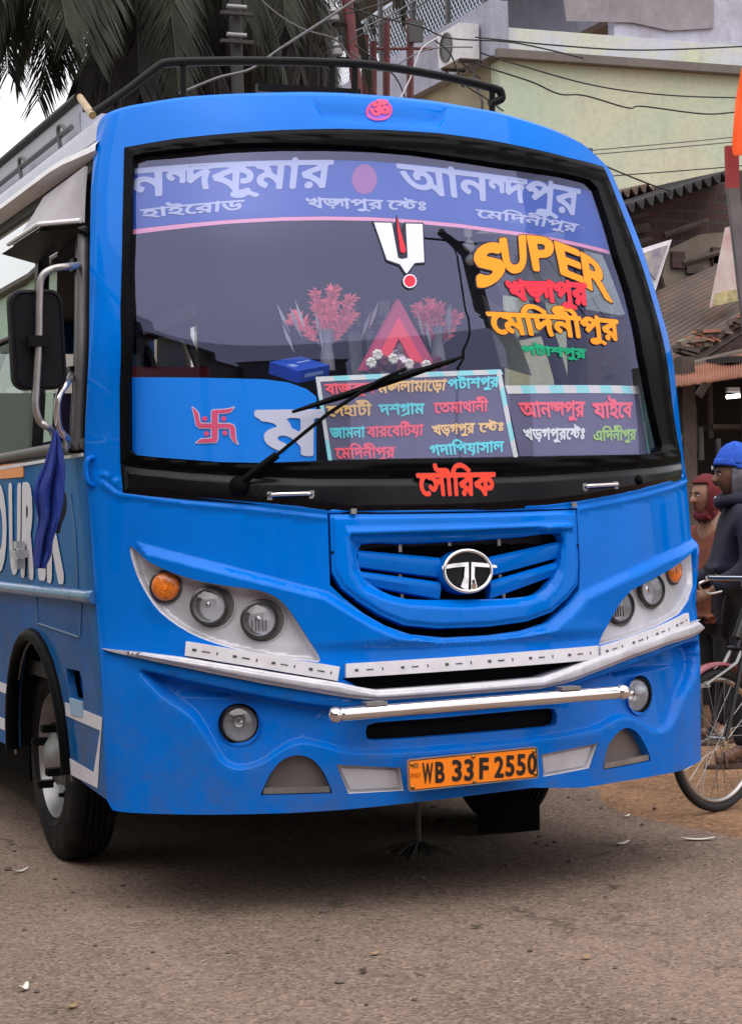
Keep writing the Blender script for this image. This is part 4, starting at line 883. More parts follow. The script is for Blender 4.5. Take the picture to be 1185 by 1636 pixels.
# om in a ring on the roof cap
def onfront(h0): return lambda P, h: SN(P[:, 0], P[:, 1], FRELIEF(P)+h0+h)
OC = ch([(606.4+22*math.cos(a), 174.7+14.5*math.sin(a)) for a in np.linspace(0, -2*PI, 33)[:-1]]); oc = OC.mean(0)
VPUR = flatmat('vinyl_violet', (.24, .10, .62))
def onf(name, C, m, par, h, holes=()):
    V, T = cdt(C, holes, .02); P = SN(V[:, 0], V[:, 1], FRELIEF(V)+h); Q = SN(V[:, 0], V[:, 1], FRELIEF(V)+h-.002); n = len(V); E = rim(T)
    return mesh_obj(name, list(P)+list(Q), [tuple(t) for t in T]+[(b, a, a+n, b+n) for a, b in E], m, par)
om = onf('om_badge', OC, VPUR, bus, .003); onf('om_ring', oc+(OC-oc)*.92, VPK, om, .0045, [oc+(OC-oc)*.80])
lettering('om_letter', 'ॐ', ch([(592, 166), (621, 168), (621, 184), (592, 182)]), onfront(.0045), VPK, om, bold=.05)
# --- things painted on the blue dashboard cover
DOFF = -.053
def ondash(P, h): return SN(P[:, 0], P[:, 1], DOFF+h)
lettering('dash_letter', 'ম', ch(zq([(622, 195), (1150, 190), (1140, 552), (650, 512)], 290, 620, 5.152), DOFF), ondash, VW, bus, bold=.03)
SWA = [[(248, 195), (262, 180), (330, 178), (385, 172), (432, 158), (400, 198), (350, 206), (300, 208), (298, 290), (298, 420), (285, 445), (210, 448), (120, 450), (160, 420), (248, 412)],
       [(90, 158), (118, 180), (140, 210), (152, 280), (165, 290), (385, 292), (425, 302), (440, 330), (446, 420), (462, 460), (425, 435), (405, 400), (400, 345), (385, 330), (150, 328), (122, 305), (108, 230)]]
M2 = [[np.array(zq([p], 290, 620, 5.152)[0]) for p in L] for L in SWA]
sg_ = np.concatenate([np.stack([np.array(L), np.roll(np.array(L), -1, 0)], 1) if np.sum(np.array(L)[:, 0]*np.roll(np.array(L)[:, 1], -1)-np.roll(np.array(L)[:, 0], -1)*np.array(L)[:, 1]) > 0 else np.stack([np.array(L)[::-1], np.roll(np.array(L)[::-1], -1, 0)], 1) for L in M2])/20.
for b, m, h in ((.07, VW, .001), (.0, VPK, .0022)):
    V, T = fill(contours(sg_, b, 30)); C = ch(V*20., DOFF); P = ondash(C, h); sw_ = mesh_obj('auspicious_mark' if b else 'mark_face', P, [tuple(t[::-1]) for t in T], m, bus if b else sw_)
for p in ((192, 252), (348, 252), (207, 375), (357, 370)):
    c = zq([p], 290, 620, 5.152)[0]; C = ch([(c[0]+4.3*math.cos(a), c[1]+4.3*math.sin(a)) for a in np.linspace(0, -2*PI, 17)[:-1]], DOFF); V, T = cdt(C, (), 9.); mesh_obj('mark_dot', ondash(V, .0022), [tuple(t) for t in T], VPK, sw_)
# --- side name in dripping white capitals
def sidel(c, q, bold=.05): return lettering('side_lettering', c, ch(q), onskin(.001), WSTR, sp, bold=bold, H=HCAP)
for c, q in (('S', [(-42, 783), (-18, 783), (-16, 904), (-40, 902)]), ('O', [(-13, 782), (9, 781), (10, 906), (-12, 905)]), ('U', [(16, 781), (33, 781), (31, 910), (17, 907)]), ('R', [(38, 780), (56, 780), (53, 917), (36, 913)]), ('I', [(64, 779), (71, 779), (71, 918), (65, 917)]), ('K', [(78, 778), (100, 777), (101, 923), (78, 921)])): sidel(c, q)
# --- number plate characters
PCH = 'WB 33 F 2550'
def onplate(P, h): return PF(P, h)
def plq(x0, y0, x1, y1):                               # crop (640,1180) at 4.9375x -> plate metres
    out = []
    for x, y in ((x0, y0), (x1, y0), (x1, y1), (x0, y1)):
        # invert the plate's quad by two steps of bilinear search
        t = np.array((640+x/4.9375, 1180+y/4.9375)); u = np.array((.5, .5))
        for _ in range(12):
            f = bil(np.array(PQ, float), *u)-t; e = 1e-4; J = np.stack([(bil(np.array(PQ, float), u[0]+e, u[1])-bil(np.array(PQ, float), *u))/e, (bil(np.array(PQ, float), u[0], u[1]+e)-bil(np.array(PQ, float), *u))/e], 1); u = u-np.linalg.solve(J, f)
        out.append(np.array(((u[0]-.5)*PW, (.5-u[1])*PH)))
    return out
for c, b in (('W', (168, 200, 245, 352)), ('B', (270, 192, 335, 345)), ('3', (402, 178, 468, 332)), ('3', (498, 172, 562, 328)), ('F', (618, 160, 680, 315)), ('2', (735, 150, 802, 303)), ('5', (825, 140, 888, 292)), ('5', (915, 130, 978, 283)), ('0', (1002, 124, 1066, 275))):
    lettering('plate_character', c, plq(*b), onplate, PLB, plate, bold=.035 if c in 'F' else .030, H=HCAP)
lettering('plate_mark', 'IND', plq(78, 275, 150, 308), onplate, flatmat('plate_faint', (.45, .10, .0)), plate, bold=.0, H=HCAP)
C = plq(94, 195, 136, 236); slab('plate_hologram', np.array(C[::-1]), PF, flatmat('hologram', (.36, .13, .02)), plate, 0, .001)
# ------------------------------------------------------------------ what stands behind the glass
BOARD = mat('board_slate', (.12, .12, .22), .6, var=.08, scale=6); BFR = mat('board_cyan', (.30, .80, .86), .5); BFW = mat('board_white', (.70, .75, .76), .5)
BO = -.062
def board(name, label, out, rows, frame):
    C = ch(out, BO); o = skin(name, C, BOARD, None, off=BO, thick=.012, grid=.08, back=True); tag(o, label, 'sign board', 'route boards behind the windshield')
    for a, b, k in frame:                              # edges: striped tape
        A, Bv = ch([a, b], BO); n = max(3, int(np.linalg.norm(Bv-A)/.06)); d = (Bv-A)/np.linalg.norm(Bv-A); nn = np.array([-d[1], d[0]])*k
        for i in range(n):
            p, q = A+(Bv-A)*i/n, A+(Bv-A)*(i+1)/n; P = np.array([p, q, q+nn+d*.01, p+nn+d*.01])
            if (P[1]-P[0])[0]*(P[2]-P[1])[1]-(P[1]-P[0])[1]*(P[2]-P[1])[0] < 0: P = P[::-1]
            skin('edge_tape', P, BFR if i % 2 else BFW, o, off=BO+.002, thick=.001, grid=.2)
    for w_, m, q in rows: lettering('board_lettering', w_, ch(q, BO), onskin(BO+.001), m, o, bold=.032)
    return o
Z = lambda L: zq(L, 500, 590, 3.59)
board('route_board', 'slate route board behind the windshield with four rows of coloured Bengali place names', [(504, 602), (799, 590), (827, 729), (524, 735)],
      [('বাজকুল', VROSE, Z([(65, 88), (350, 80), (350, 135), (75, 142)])), ('মγলামােড়া', VTAN, Z([(365, 76), (765, 62), (755, 120), (375, 137)])), ('পটাশপুর', VCY, Z([(768, 62), (1065, 45), (1060, 100), (775, 115)])),
       ('েদহাটী', VTAN, Z([(75, 215), (332, 203), (332, 262), (90, 270)])), ('দশδাম', VCY, Z([(375, 205), (635, 198), (635, 255), (385, 262)])), ('েতমাথানী', VROSE, Z([(690, 195), (1000, 183), (1000, 240), (695, 252)])),
       ('জামনা', VCY, Z([(95, 340), (295, 333), (295, 390), (100, 396)])), ('বারেবিটয়া', VROSE, Z([(305, 333), (630, 320), (628, 378), (310, 390)])), ('খড়গপুর', VTAN, Z([(680, 325), (925, 310), (920, 365), (690, 378)])), ('েβঃ', VTAN, Z([(945, 312), (1088, 305), (1085, 352), (955, 362)])),
       ('েমিদনীপুর', VROSE, Z([(125, 455), (468, 448), (465, 505), (135, 512)])), ('গদািপয়াসাল', VCY, Z([(665, 440), (1090, 415), (1090, 472), (675, 495)]))],
      [((504, 602), (799, 590), -.018), ((504, 602), (524, 735), .014), ((799, 590), (827, 729), -.020)])
Z = lambda L: zq(L, 800, 600, 3.95)
board('route_board', 'smaller slate board in the right corner of windshield with two rows under striped cyan tape', [(806, 616), (1020, 617), (1038, 726), (830, 729)],
      [('আনαপুর', VROSE, Z([(110, 175), (525, 168), (522, 258), (130, 262)])), ('যাইেব', VROSE, Z([(575, 178), (825, 172), (820, 262), (590, 270)])), ('খড়গপুরেβঃ', VWH, Z([(140, 342), (525, 335), (520, 400), (150, 406)])), ('এিদনীপুর', VLG, Z([(580, 352), (850, 342), (845, 405), (585, 412)]))],
      [((806, 616), (1020, 617), -.030), ((1020, 617), (1038, 726), -.014)])
# flowers
PET = mat('petal_red', (.90, .16, .18), .7, var=.25, scale=30); STEMG = mat('stem_grey', (.16, .17, .20), .6); LEAFW = mat('foil_pale', (.45, .50, .58), .35, metal=.4)
def bouquet(label, base, top, w_, n, seed, yd):
    r = random.Random(seed); b = at_y(*base, yd); t = at_y(*top, yd); o = thing('flower_bouquet', label, 'flowers', tuple(b), 0, 'bouquets on the dashboard')
    mb = MB(); mb.lathe([(.012, 0), (.03, .0), (.026, .05), (.018, .10), (.030, .15), (.001, .13)], b, (0, 0, 1), 14); mb.build('vase', STEMG, o, 50)
    W_ = w_/300.; H_ = t[2]-b[2]; st = MB()
    for k in range(n):
        u = max(-1, min(1, (k+.5)/n*2-1+r.uniform(-.22, .22))); c = np.array((b[0]+u*W_*.46+r.gauss(0, .012), yd+r.gauss(0, .025), b[2]+H_*(1.02-.28*abs(u)+r.uniform(-.20, .05)))); s0 = b+np.array((u*.02, 0, H_*.30))
        P = bez([b+np.array((0, 0, .1)), s0, (s0+c)/2+np.array((u*.015, 0, .02)), c], 5); st.tube(P, .003, 5); fb = MB(); m_ = len(P)
        for q in range(150):                           # a feathery plume: barbs all along the upper stalk
            f = r.uniform(.42, 1.)*(m_-1); i = min(int(f), m_-2); p = P[i]+(P[i+1]-P[i])*(f-i); tg = P[i+1]-P[i]; tg /= np.linalg.norm(tg); a = r.uniform(0, 2*PI); sd_ = np.array((math.cos(a), .6*math.sin(a), 0)); d = sd_*.8+tg*r.uniform(.5, 1.3); d /= np.linalg.norm(d); l = r.uniform(.018, .052); s_ = np.cross(d, (.2, -1., .3)); s_ /= np.linalg.norm(s_); s_ *= .0035; e = p+d*l+np.array((0, 0, -.010)); fb.add([p-s_*.6, p+d*l*.55-s_, e, p+d*l*.55+s_, p+s_*.6], [(0, 1, 2, 3, 4)])
        fb.build('plume', PET, o)
    st.build('stems', STEMG, o, 50)
    mb = MB()
    for k in range(9):
        a = r.uniform(-1, 1); c = b+np.array((a*W_*.5, r.gauss(0, .03), H_*r.uniform(.2, .5))); d = np.array((a*.05, 0, .11)); mb.add([c, c+d*.5+np.array((.012, .01, 0)), c+d, c+d*.5-np.array((.012, .01, 0))], [(0, 1, 2, 3)])
    mb.build('foil_leaves', LEAFW, o)
bouquet('bushy red artificial plumes in a slim vase left of the red triangle', (523, 592), (512, 462), 84, 9, 4, .50)
bouquet('narrower red plumes right of the red triangle on the dashboard', (700, 585), (700, 470), 56, 5, 9, .52)
# red warning triangle, silver figure inside, white garland
RT = mat('triangle_red', (.95, .06, .10), .45); RTD = mat('triangle_dark', (.50, .05, .14), .5)
yt_ = .42; tr = [np.array(at_y(x, y, yt_)) for x, y in ((637, 477), (700, 592), (575, 592))]; ti = [np.array(at_y(x, y, yt_)) for x, y in ((637, 540), (665, 592), (612, 592))]
o = thing('warning_triangle', 'red warning triangle standing on the dashboard', 'triangle', tuple((tr[1]+tr[2])/2))
mid = [a*.55+b*.45 for a, b in zip(tr, ti)]; D = np.array((0, .03, 0))
for (A, Bq, m, nm) in ((tr, mid, RTD, 'outer_band'), (mid, ti, RT, 'inner_band')):
    mb = MB()
    for i, j in ((2, 0), (0, 1)): mb.hexa([A[i], A[j], Bq[j], Bq[i]], [p+D for p in (A[i], A[j], Bq[j], Bq[i])])
    mb.build(nm, m, o)
SIL = mat('silver_ornament', (.5, .5, .54), .3, metal=.7, bump=.6, bscale=60)
c = at_y(640, 575, .47); mb = MB(); mb.lathe([(.05, -.03), (.045, 0), (.03, .02), (.04, .05), (.035, .08), (.018, .10), (.024, .12), (.02, .145), (.006, .165), (.001, .18)], c, (0, 0, 1), 18)
for s_ in (-1, 1): mb.tube(bez([c+np.array((s_*.03, 0, .07)), c+np.array((s_*.065, 0, .05)), c+np.array((s_*.06, -.02, .02)), c+np.array((s_*.03, -.03, .03))], 4), .010, 8)
tag(mb.build('ornament', SIL, None, 50), 'small silver ornament in the opening of the red triangle', 'ornament')
GW = mat('garland_white', (.65, .66, .60), .7); GB = mat('garland_maroon', (.10, .02, .03), .8)
g_ = thing('garland', 'garland of white blossoms and dark beads along the foot of the red triangle', 'garland', tuple(at_y(640, 588, .36)))
r_ = random.Random(5)
for i, (x, y) in enumerate(((592, 580), (602, 567), (612, 577), (627, 574), (640, 588), (652, 582), (664, 586), (680, 584), (698, 577))):
    c = at_y(x, y, .37); mb = MB()
    for q in range(7): a = 2*PI*q/7; mb.ball(c+np.array((.012*math.cos(a), -.004, .012*math.sin(a))), .010, 8, 5)
    mb.ball(c, .012, 8, 5); mb.build('garland_flower', GW if i % 2 or i < 2 else GB, g_, 60)
    mb = MB(); mb.ball(at_y(x+7, y+8, .39), .022, 10, 7); mb.build('garland_bead', GB, g_, 60)
# blue carton
bx = [np.array(at_y(x, y, .40)) for x, y in ((440, 587), (472, 578), (514, 588), (484, 597))]
o = thing('carton', 'flat blue cardboard box on the dashboard beside the left bouquet', 'box', tuple(at_y(478, 605, .42)))
c = np.array(at_y(478, 590, .46)); Rz = np.array([[math.cos(.5), -math.sin(.5), 0], [math.sin(.5), math.cos(.5), 0], [0, 0, 1]]); Rx = np.array([[1, 0, 0], [0, math.cos(.35), -math.sin(.35)], [0, math.sin(.35), math.cos(.35)]]); Rb = Rx@Rz
CB = mat('carton_blue', (.015, .07, .42), .5); CBL = mat('carton_print', (.20, .32, .62), .5)
mb = MB(); mb.box(c, (.17, .14, .045), Rb); mb.build('carton_body', CB, o)
mb = MB(); mb.box(c+Rb@np.array((.03, .01, .0235)), (.07, .012, .002), Rb); mb.box(c+Rb@np.array((-.05, -.01, .0235)), (.03, .03, .002), Rb); mb.box(c+Rb@np.array((.0, -.071, .0)), (.10, .002, .012), Rb); mb.build('carton_print', CBL, o)
# pane with mirrored lettering on the partition behind, backlight put into its pale colour
PAN = mat('pane_pale', (.60, .80, .74), .4, var=.25, scale=9); yb_ = 1.90
q = [np.array(at_y(x, y, yb_)) for x, y in ((553, 494), (622, 478), (622, 600), (563, 605))]
o = thing('partition_pane', 'pale green pane with mirrored script behind the dashboard', 'window pane', tuple((q[2]+q[3])/2))
mb = MB(); mb.hexa(q, [p+np.array((0, .02, 0)) for p in q]); mb.build('pane', PAN, o)
mb = MB()
for t in (.35, .66): a = q[0]*(1-t)+q[1]*t; b = q[3]*(1-t)+q[2]*t; mb.tube([a-np.array((0, .01, 0)), b-np.array((0, .01, 0))], .010, 6)
mb.tube([q[3]*.25+q[0]*.75*0+q[3]*.0+q[0]*.0+q[3]*.75+np.array((0, -.01, .22)), q[2]+np.array((0, -.01, .22))], .012, 6); mb.build('pane_bars', INTD, o)
fr = Flat((q[0]+q[2])/2+np.array((0, -.006, 0)), q[1]-q[0], q[0]-q[3]); wq = np.linalg.norm(q[1]-q[0])/2
lettering('pane_lettering', 'Sourik', [(-wq*.8, .20), (wq*.95, .22), (wq*.95, .08), (-wq*.8, .06)], fr, INTD, o, bold=.01, mirror=True, H=HCAP)
# sheets and a bottle near the right edge, pendant, bulkhead screen
for i, (Q, lab) in enumerate((([(772, 395), (800, 372), (985, 412), (1000, 505), (800, 470)], 'broad pale sheet hanging behind the orange sticker lettering'), ([(770, 470), (812, 500), (850, 600), (800, 585)], 'narrow pale sheet hanging behind the lower right lettering'))):
    P = [np.array(at_y(x, y, 1.35+.1*i)) for x, y in Q]; n = len(P); V = P+[p+np.array((0, .008, 0)) for p in P]
    tag(mesh_obj('paper_sheet', V, [tuple(range(n-1, -1, -1)), tuple(range(n, 2*n))]+[(k, (k+1) % n, n+(k+1) % n, n+k) for k in range(n)], mat('sheet_pale', (.50, .56, .60), .6, var=.2, scale=5)), lab, 'sheet')
mb = MB(); c = at_y(1046, 715, .62); mb.lathe([(.045, 0), (.048, .02), (.048, .20), (.03, .25), (.018, .27), (.018, .31), (.001, .31)], c, (0, 0, 1), 20, close=True)
tag(mb.build('bottle', mat('bottle_green', (.01, .16, .10), .2, coat=.5), None, 60), 'green bottle in the lower right corner of the windshield', 'bottle')
o = thing('pendant', 'white double bead pendant hanging behind the glass left of the orange lettering', 'pendant', tuple(at_y(750, 360, .60)))
mb = MB(); mb.ball(at_y(749, 392, .6), .022, 12, 8); mb.build('bead', GW, o, 60); mb = MB(); mb.ball(at_y(752, 415, .6), .022, 12, 8); mb.build('bead', GW, o, 60)
mb = MB(); mb.tube([at_y(747, 340, .6), at_y(749, 385, .6), at_y(752, 412, .6)], .004, 6); mb.box(at_y(747, 370, .6), (.03, .008, .04)); mb.build('cord', GW, o)

# ------------------------------------------------------------------ blue cloth tied to the mirror arm
FL = mat('flag_blue', (.004, .022, .20), .75, var=.2, scale=9)
def cloth(name, rows, amp, nf, m, parent, seed, th=.004):
    """rows: (left px, right px, y px, depth y)"""
    r = random.Random(seed); nu = 26; V = []; rr = bez([np.array(q, float) for q in rows], 6)
    for i, (xl, xr, y, d) in enumerate(rr):
        for k in range(nu):
            u = k/(nu-1); t = i/(len(rr)-1); p = np.array(at_y(xl+(xr-xl)*u, y, d)); f = amp*min(1, t*3)*(math.sin(u*nf*PI+2*t)+.4*math.sin(u*nf*2.3*PI+5*t+1)); V.append(p+np.array((0, f, 0)))
    n = len(V); F = [(i*nu+k, i*nu+k+1, (i+1)*nu+k+1, (i+1)*nu+k) for i in range(len(rr)-1) for k in range(nu-1)]
    o = mesh_obj(name, V, F, m, parent, 80); md = o.modifiers.new('solid', 'SOLIDIFY'); md.thickness = th; return o
flag = cloth('flag', [(86, 91, 688, .43), (80, 97, 712, .43), (70, 103, 745, .42), (57, 103, 778, .42), (57, 102, 800, .42), (62, 96, 830, .42), (57, 86, 862, .42), (54, 84, 885, .42), (55, 72, 908, .42)], .022, 4, FL, None, 1)
tag(flag, 'crumpled blue cloth flag tied to the bracket of the side mirror', 'flag')
tag(cloth('cloth_strip', [(86, 104, 786, .46), (87, 106, 800, .46), (88, 104, 820, .46), (90, 98, 838, .46), (88, 96, 852, .46)], .010, 2, mat('cloth_black', (.006, .006, .012), .8), None, 2), 'short black cloth strip hanging behind the blue flag', 'cloth')
# ------------------------------------------------------------------ ground, road
def groundmat(name, c1, c2, c3, sc, fine, bump, peb):
    m = bpy.data.materials.new(name); t, b = nodes(m); L = t.links; b.inputs['Roughness'].default_value = .95; b.inputs['Specular IOR Level'].default_value = .15
    tc = t.nodes.new('ShaderNodeTexCoord')
    def noise(s_, d=6, r=.6): n = t.nodes.new('ShaderNodeTexNoise'); n.inputs['Scale'].default_value = s_; n.inputs['Detail'].default_value = d; n.inputs['Roughness'].default_value = r; L.new(tc.outputs['Object'], n.inputs['Vector']); return n
    def mixc(f, a, c): x = t.nodes.new('ShaderNodeMix'); x.data_type = 'RGBA'; L.new(f, x.inputs[0]); (L.new(a, x.inputs[6]) if not isinstance(a, tuple) else setattr(x.inputs[6], 'default_value', (*a, 1))); (L.new(c, x.inputs[7]) if not isinstance(c, tuple) else setattr(x.inputs[7], 'default_value', (*c, 1))); return x.outputs[2]
    def ramp(o_, a, c): r = t.nodes.new('ShaderNodeMapRange'); r.inputs[1].default_value = a; r.inputs[2].default_value = c; L.new(o_, r.inputs[0]); return r.outputs[0]
    A = mixc(ramp(noise(sc).outputs['Fac'], .38, .64), c1, c2); A = mixc(ramp(noise(sc*2.7, 8, .7).outputs['Fac'], .5, .72), A, c3)
    mpt = t.nodes.new('ShaderNodeMapping'); mpt.inputs['Scale'].default_value = (1.5, .16, 1); L.new(tc.outputs['Object'], mpt.inputs[0]); nt_ = t.nodes.new('ShaderNodeTexNoise'); nt_.inputs['Scale'].default_value = 1.3; nt_.inputs['Detail'].default_value = 6; L.new(mpt.outputs[0], nt_.inputs['Vector'])
    A = mixc(ramp(nt_.outputs['Fac'], .46, .70), A, tuple(min(1, c*1.28) for c in c2)); A = mixc(ramp(noise(sc*1.3, 7, .75).outputs['Fac'], .56, .70), A, tuple(c*.62 for c in c1))
    v = t.nodes.new('ShaderNodeTexVoronoi'); v.inputs['Scale'].default_value = fine; L.new(tc.outputs['Object'], v.inputs['Vector'])
    hsv = t.nodes.new('ShaderNodeSeparateColor'); L.new(v.outputs['Color'], hsv.inputs[0])
    dk = mixc(ramp(hsv.outputs[0], .0, 1.0), tuple(c*.42 for c in c1), tuple(min(1, c*1.75) for c in c2)); fac = t.nodes.new('ShaderNodeMath'); fac.operation = 'MULTIPLY'; fac.inputs[1].default_value = peb; L.new(ramp(noise(fine*.23, 4).outputs['Fac'], .3, .6), fac.inputs[0])
    A = mixc(fac.outputs[0], A, dk)
    A = mixc(ramp(noise(sc*34, 3, .8).outputs['Fac'], .66, .70), A, tuple(c*.30 for c in c1))
    if name == 'road_dusty':                       # hairline cracks in the worn surface
        dn = noise(2.2, 5, .6); dm = t.nodes.new('ShaderNodeMix'); dm.data_type = 'RGBA'; dm.inputs[0].default_value = .30; L.new(tc.outputs['Object'], dm.inputs[6]); L.new(dn.outputs['Color'], dm.inputs[7])
        cv = t.nodes.new('ShaderNodeTexVoronoi'); cv.feature = 'DISTANCE_TO_EDGE'; cv.inputs['Scale'].default_value = 1.05; L.new(dm.outputs[2], cv.inputs['Vector'])
        lt = t.nodes.new('ShaderNodeMapRange'); lt.inputs[1].default_value = .004; lt.inputs[2].default_value = .011; lt.inputs[3].default_value = .55; lt.inputs[4].default_value = 0; L.new(cv.outputs['Distance'], lt.inputs[0])
        br_n = t.nodes.new('ShaderNodeMath'); br_n.operation = 'MULTIPLY'; L.new(lt.outputs[0], br_n.inputs[0]); L.new(ramp(noise(1.1, 3).outputs['Fac'], .50, .60), br_n.inputs[1]); A = mixc(br_n.outputs[0], A, (.045, .036, .030))
    L.new(A, b.inputs['Base Color'])
    n2 = noise(fine*.8, 5, .7); bp = t.nodes.new('ShaderNodeBump'); bp.inputs['Strength'].default_value = bump; bp.inputs['Distance'].default_value = .012; L.new(n2.outputs['Fac'], bp.inputs['Height']); L.new(bp.outputs[0], b.inputs['Normal'])
    return m
DIRT = groundmat('dirt', (.17, .092, .052), (.25, .145, .085), (.11, .066, .045), 1.1, 55, .6, .7)
ROAD = groundmat('road_dusty', (.132, .098, .078), (.205, .150, .120), (.086, .066, .054), .7, 95, .8, .8)
g = MB(); g.add([(-300, -300, 0), (300, -300, 0), (300, 600, 0), (-300, 600, 0)], [(0, 1, 2, 3)]); tag(g.build('ground', DIRT, None, None), kind='structure')
rr = random.Random(11); right = []
for i, y in enumerate(np.arange(-60, 120, .35)): right.append((1.42+.10*math.sin(y*.9)+.07*math.sin(y*2.7+1)+rr.uniform(-.05, .05)+(.12 if y > 2 else 0), y))
right = [p for p in right]; ed = resample(np.array(right), .4, False)
Pq = np.concatenate([ed, [(-5.2, 120), (-5.2, -60)]]); V, T = cdt(Pq, (), 500.)
mesh_obj('road', np.concatenate([V, np.full((len(V), 1), .004)], 1), [tuple(t) for t in T], ROAD)['kind'] = 'structure'
# pebbles, leaves and scraps
r = random.Random(21)
STN = mat('pebble', (.10, .08, .07), .9, var=.4, scale=3)
mbp = MB()
for k in range(420):
    x, y = r.uniform(-2.6, 4.2), r.uniform(-3.2, 4.5); s_ = r.uniform(.003, .011)*(1 if r.random() < .85 else 1.7); mbp.ball((x, y, s_*.3+.004), s_, 6, 4, (1, r.uniform(.6, 1.2), .6))
o = mbp.build('loose_gravel', STN, None, 50); tag(o, 'loose pebbles strewn over the road and the dirt', 'gravel', kind='stuff')
def scrap(name, label, cat_, px, l, wd, m, rot, curl=.01, group=None):
    c = np.array(at_z(*px, .008)); ca, sa = math.cos(rot), math.sin(rot); V = []; n = 7
    for i in range(n):
        t = i/(n-1); hw = wd*math.sin(PI*min(max(t, .06), .94))**.6
        for s_ in (-1, 1): lx = (t-.5)*l; ly = s_*hw; V.append(c+np.array((ca*lx-sa*ly, sa*lx+ca*ly, curl*4*(t-.5)**2+.002)))
    o = mesh_obj(name, V, [(2*i, 2*i+1, 2*i+3, 2*i+2) for i in range(n-1)], m, None, 60); md = o.modifiers.new('s', 'SOLIDIFY'); md.thickness = .002; return tag(o, label, cat_, group)
PAP = mat('paper_scrap', (.62, .58, .52), .7, var=.1); LFD = mat('dry_leaf', (.30, .20, .09), .8, var=.3, scale=30); LFK = mat('dark_leaf', (.05, .035, .02), .8)
scrap('paper_scrap', 'white torn paper lying on the dirt below the bicycle wheel', 'paper scrap', (1114, 1342), .14, .018, PAP, -.5, .008)
scrap('paper_scrap', 'white curled scrap on the ground left of the front tyre', 'paper scrap', (32, 1393), .07, .013, PAP, .2, .012)
scrap('paper_scrap', 'small pale curl at the lower left of the road', 'paper scrap', (38, 1582), .05, .012, PAP, .9, .015)
scrap('paper_scrap', 'flat pale scrap on the dirt to the right of the bus shadow', 'paper scrap', (992, 1349), .08, .016, PAP, .1, .01)
for i, (p, rt, m, lab) in enumerate((((598, 1525), .3, LFD, 'dry tan leaf on the road below the number plate'), ((115, 1610), .7, LFD, 'dry leaf at the lower left edge of the road'), ((760, 1482), -.2, LFK, 'dark leaf lying in the shadow under the right half of the bumper'), ((580, 1553), .9, LFK, 'dark leaf on the road below the tan leaf'), ((980, 1418), -.8, LFK, 'dark leaf at the right end of the bus shadow'), ((1000, 1305), .2, PAP, 'pale chip on the dirt near the bicycle'), ((935, 1532), .5, LFD, 'dry leaf on the right part of the road'))):
    scrap('fallen_leaf', lab, 'leaf', p, .042, .010, m, rt, .006)

# ------------------------------------------------------------------ plaster building on the right
def wallmat(name, base, blot, stain, sc=.5):
    m = bpy.data.materials.new(name); t, b = nodes(m); L = t.links; b.inputs['Roughness'].default_value = .9; tc = t.nodes.new('ShaderNodeTexCoord')
    mp = t.nodes.new('ShaderNodeMapping'); mp.inputs['Scale'].default_value = (1, 1, .35); L.new(tc.outputs['Object'], mp.inputs[0])
    def noise(s_, d, r_, src): n = t.nodes.new('ShaderNodeTexNoise'); n.inputs['Scale'].default_value = s_; n.inputs['Detail'].default_value = d; n.inputs['Roughness'].default_value = r_; L.new(src, n.inputs['Vector']); return n.outputs['Fac']
    def mx(f, lo, hi, a, c, k=1.):
        q = t.nodes.new('ShaderNodeMapRange'); q.inputs[1].default_value = lo; q.inputs[2].default_value = hi; q.inputs[4].default_value = k; L.new(f, q.inputs[0]); x = t.nodes.new('ShaderNodeMix'); x.data_type = 'RGBA'; L.new(q.outputs[0], x.inputs[0])
        if isinstance(a, tuple): x.inputs[6].default_value = (*a, 1)
        else: L.new(a, x.inputs[6])
        x.inputs[7].default_value = (*c, 1); return x.outputs[2]
    A = mx(noise(sc, 8, .65, tc.outputs['Object']), .4, .65, base, blot); A = mx(noise(sc*5, 9, .7, mp.outputs[0]), .5, .8, A, stain, .6); A = mx(noise(sc*22, 6, .7, tc.outputs['Object']), .45, .8, A, tuple(c*.6 for c in stain), .35)
    L.new(A, b.inputs['Base Color']); bp = t.nodes.new('ShaderNodeBump'); bp.inputs['Strength'].default_value = .3; bp.inputs['Distance'].default_value = .02; L.new(noise(sc*30, 6, .7, tc.outputs['Object']), bp.inputs['Height']); L.new(bp.outputs[0], b.inputs['Normal']); return m
GREENW = wallmat('plaster_green', (.50, .51, .38), (.40, .49, .38), (.32, .30, .23)); LILAC = wallmat('plaster_lilac', (.46, .48, .60), (.32, .31, .36), (.20, .19, .22), .9); LILD = wallmat('plaster_lilac_shade', (.32, .33, .42), (.24, .24, .30), (.10, .10, .12), .8)  # LILD: the lilac plaster darkened, shade of the street side in its colour
TANW = wallmat('plaster_tan', (.34, .30, .19), (.28, .25, .17), (.18, .15, .12)); CONC = wallmat('concrete_ledge', (.16, .14, .13), (.12, .11, .10), (.08, .07, .07))
Y0 = 21.0; c0 = at_y(797, 90, Y0); BX = c0[0]; LZ = c0[2]
bld = thing('plaster_building', 'two storey green plastered building with a stained lilac parapet behind the bus', 'building', (BX+4, Y0+5, 0))
mb = MB(); mb.box((BX+6, Y0+.15, LZ/2), (12, .3, LZ)); mb.build('front_wall', GREENW, bld)
mb = MB(); mb.box((BX+.16, Y0+8.2, LZ/2), (.3, 15.7, LZ)); mb.build('street_wall', TANW, bld)
mb = MB(); mb.box((BX+5.94, Y0+.02, LZ+.02), (12.1, .42, .13)); mb.build('ledge', CONC, bld)
ptop = at_y(797, -60, Y0+.02)[2]; pm = at_y(797, 42, Y0)[2]
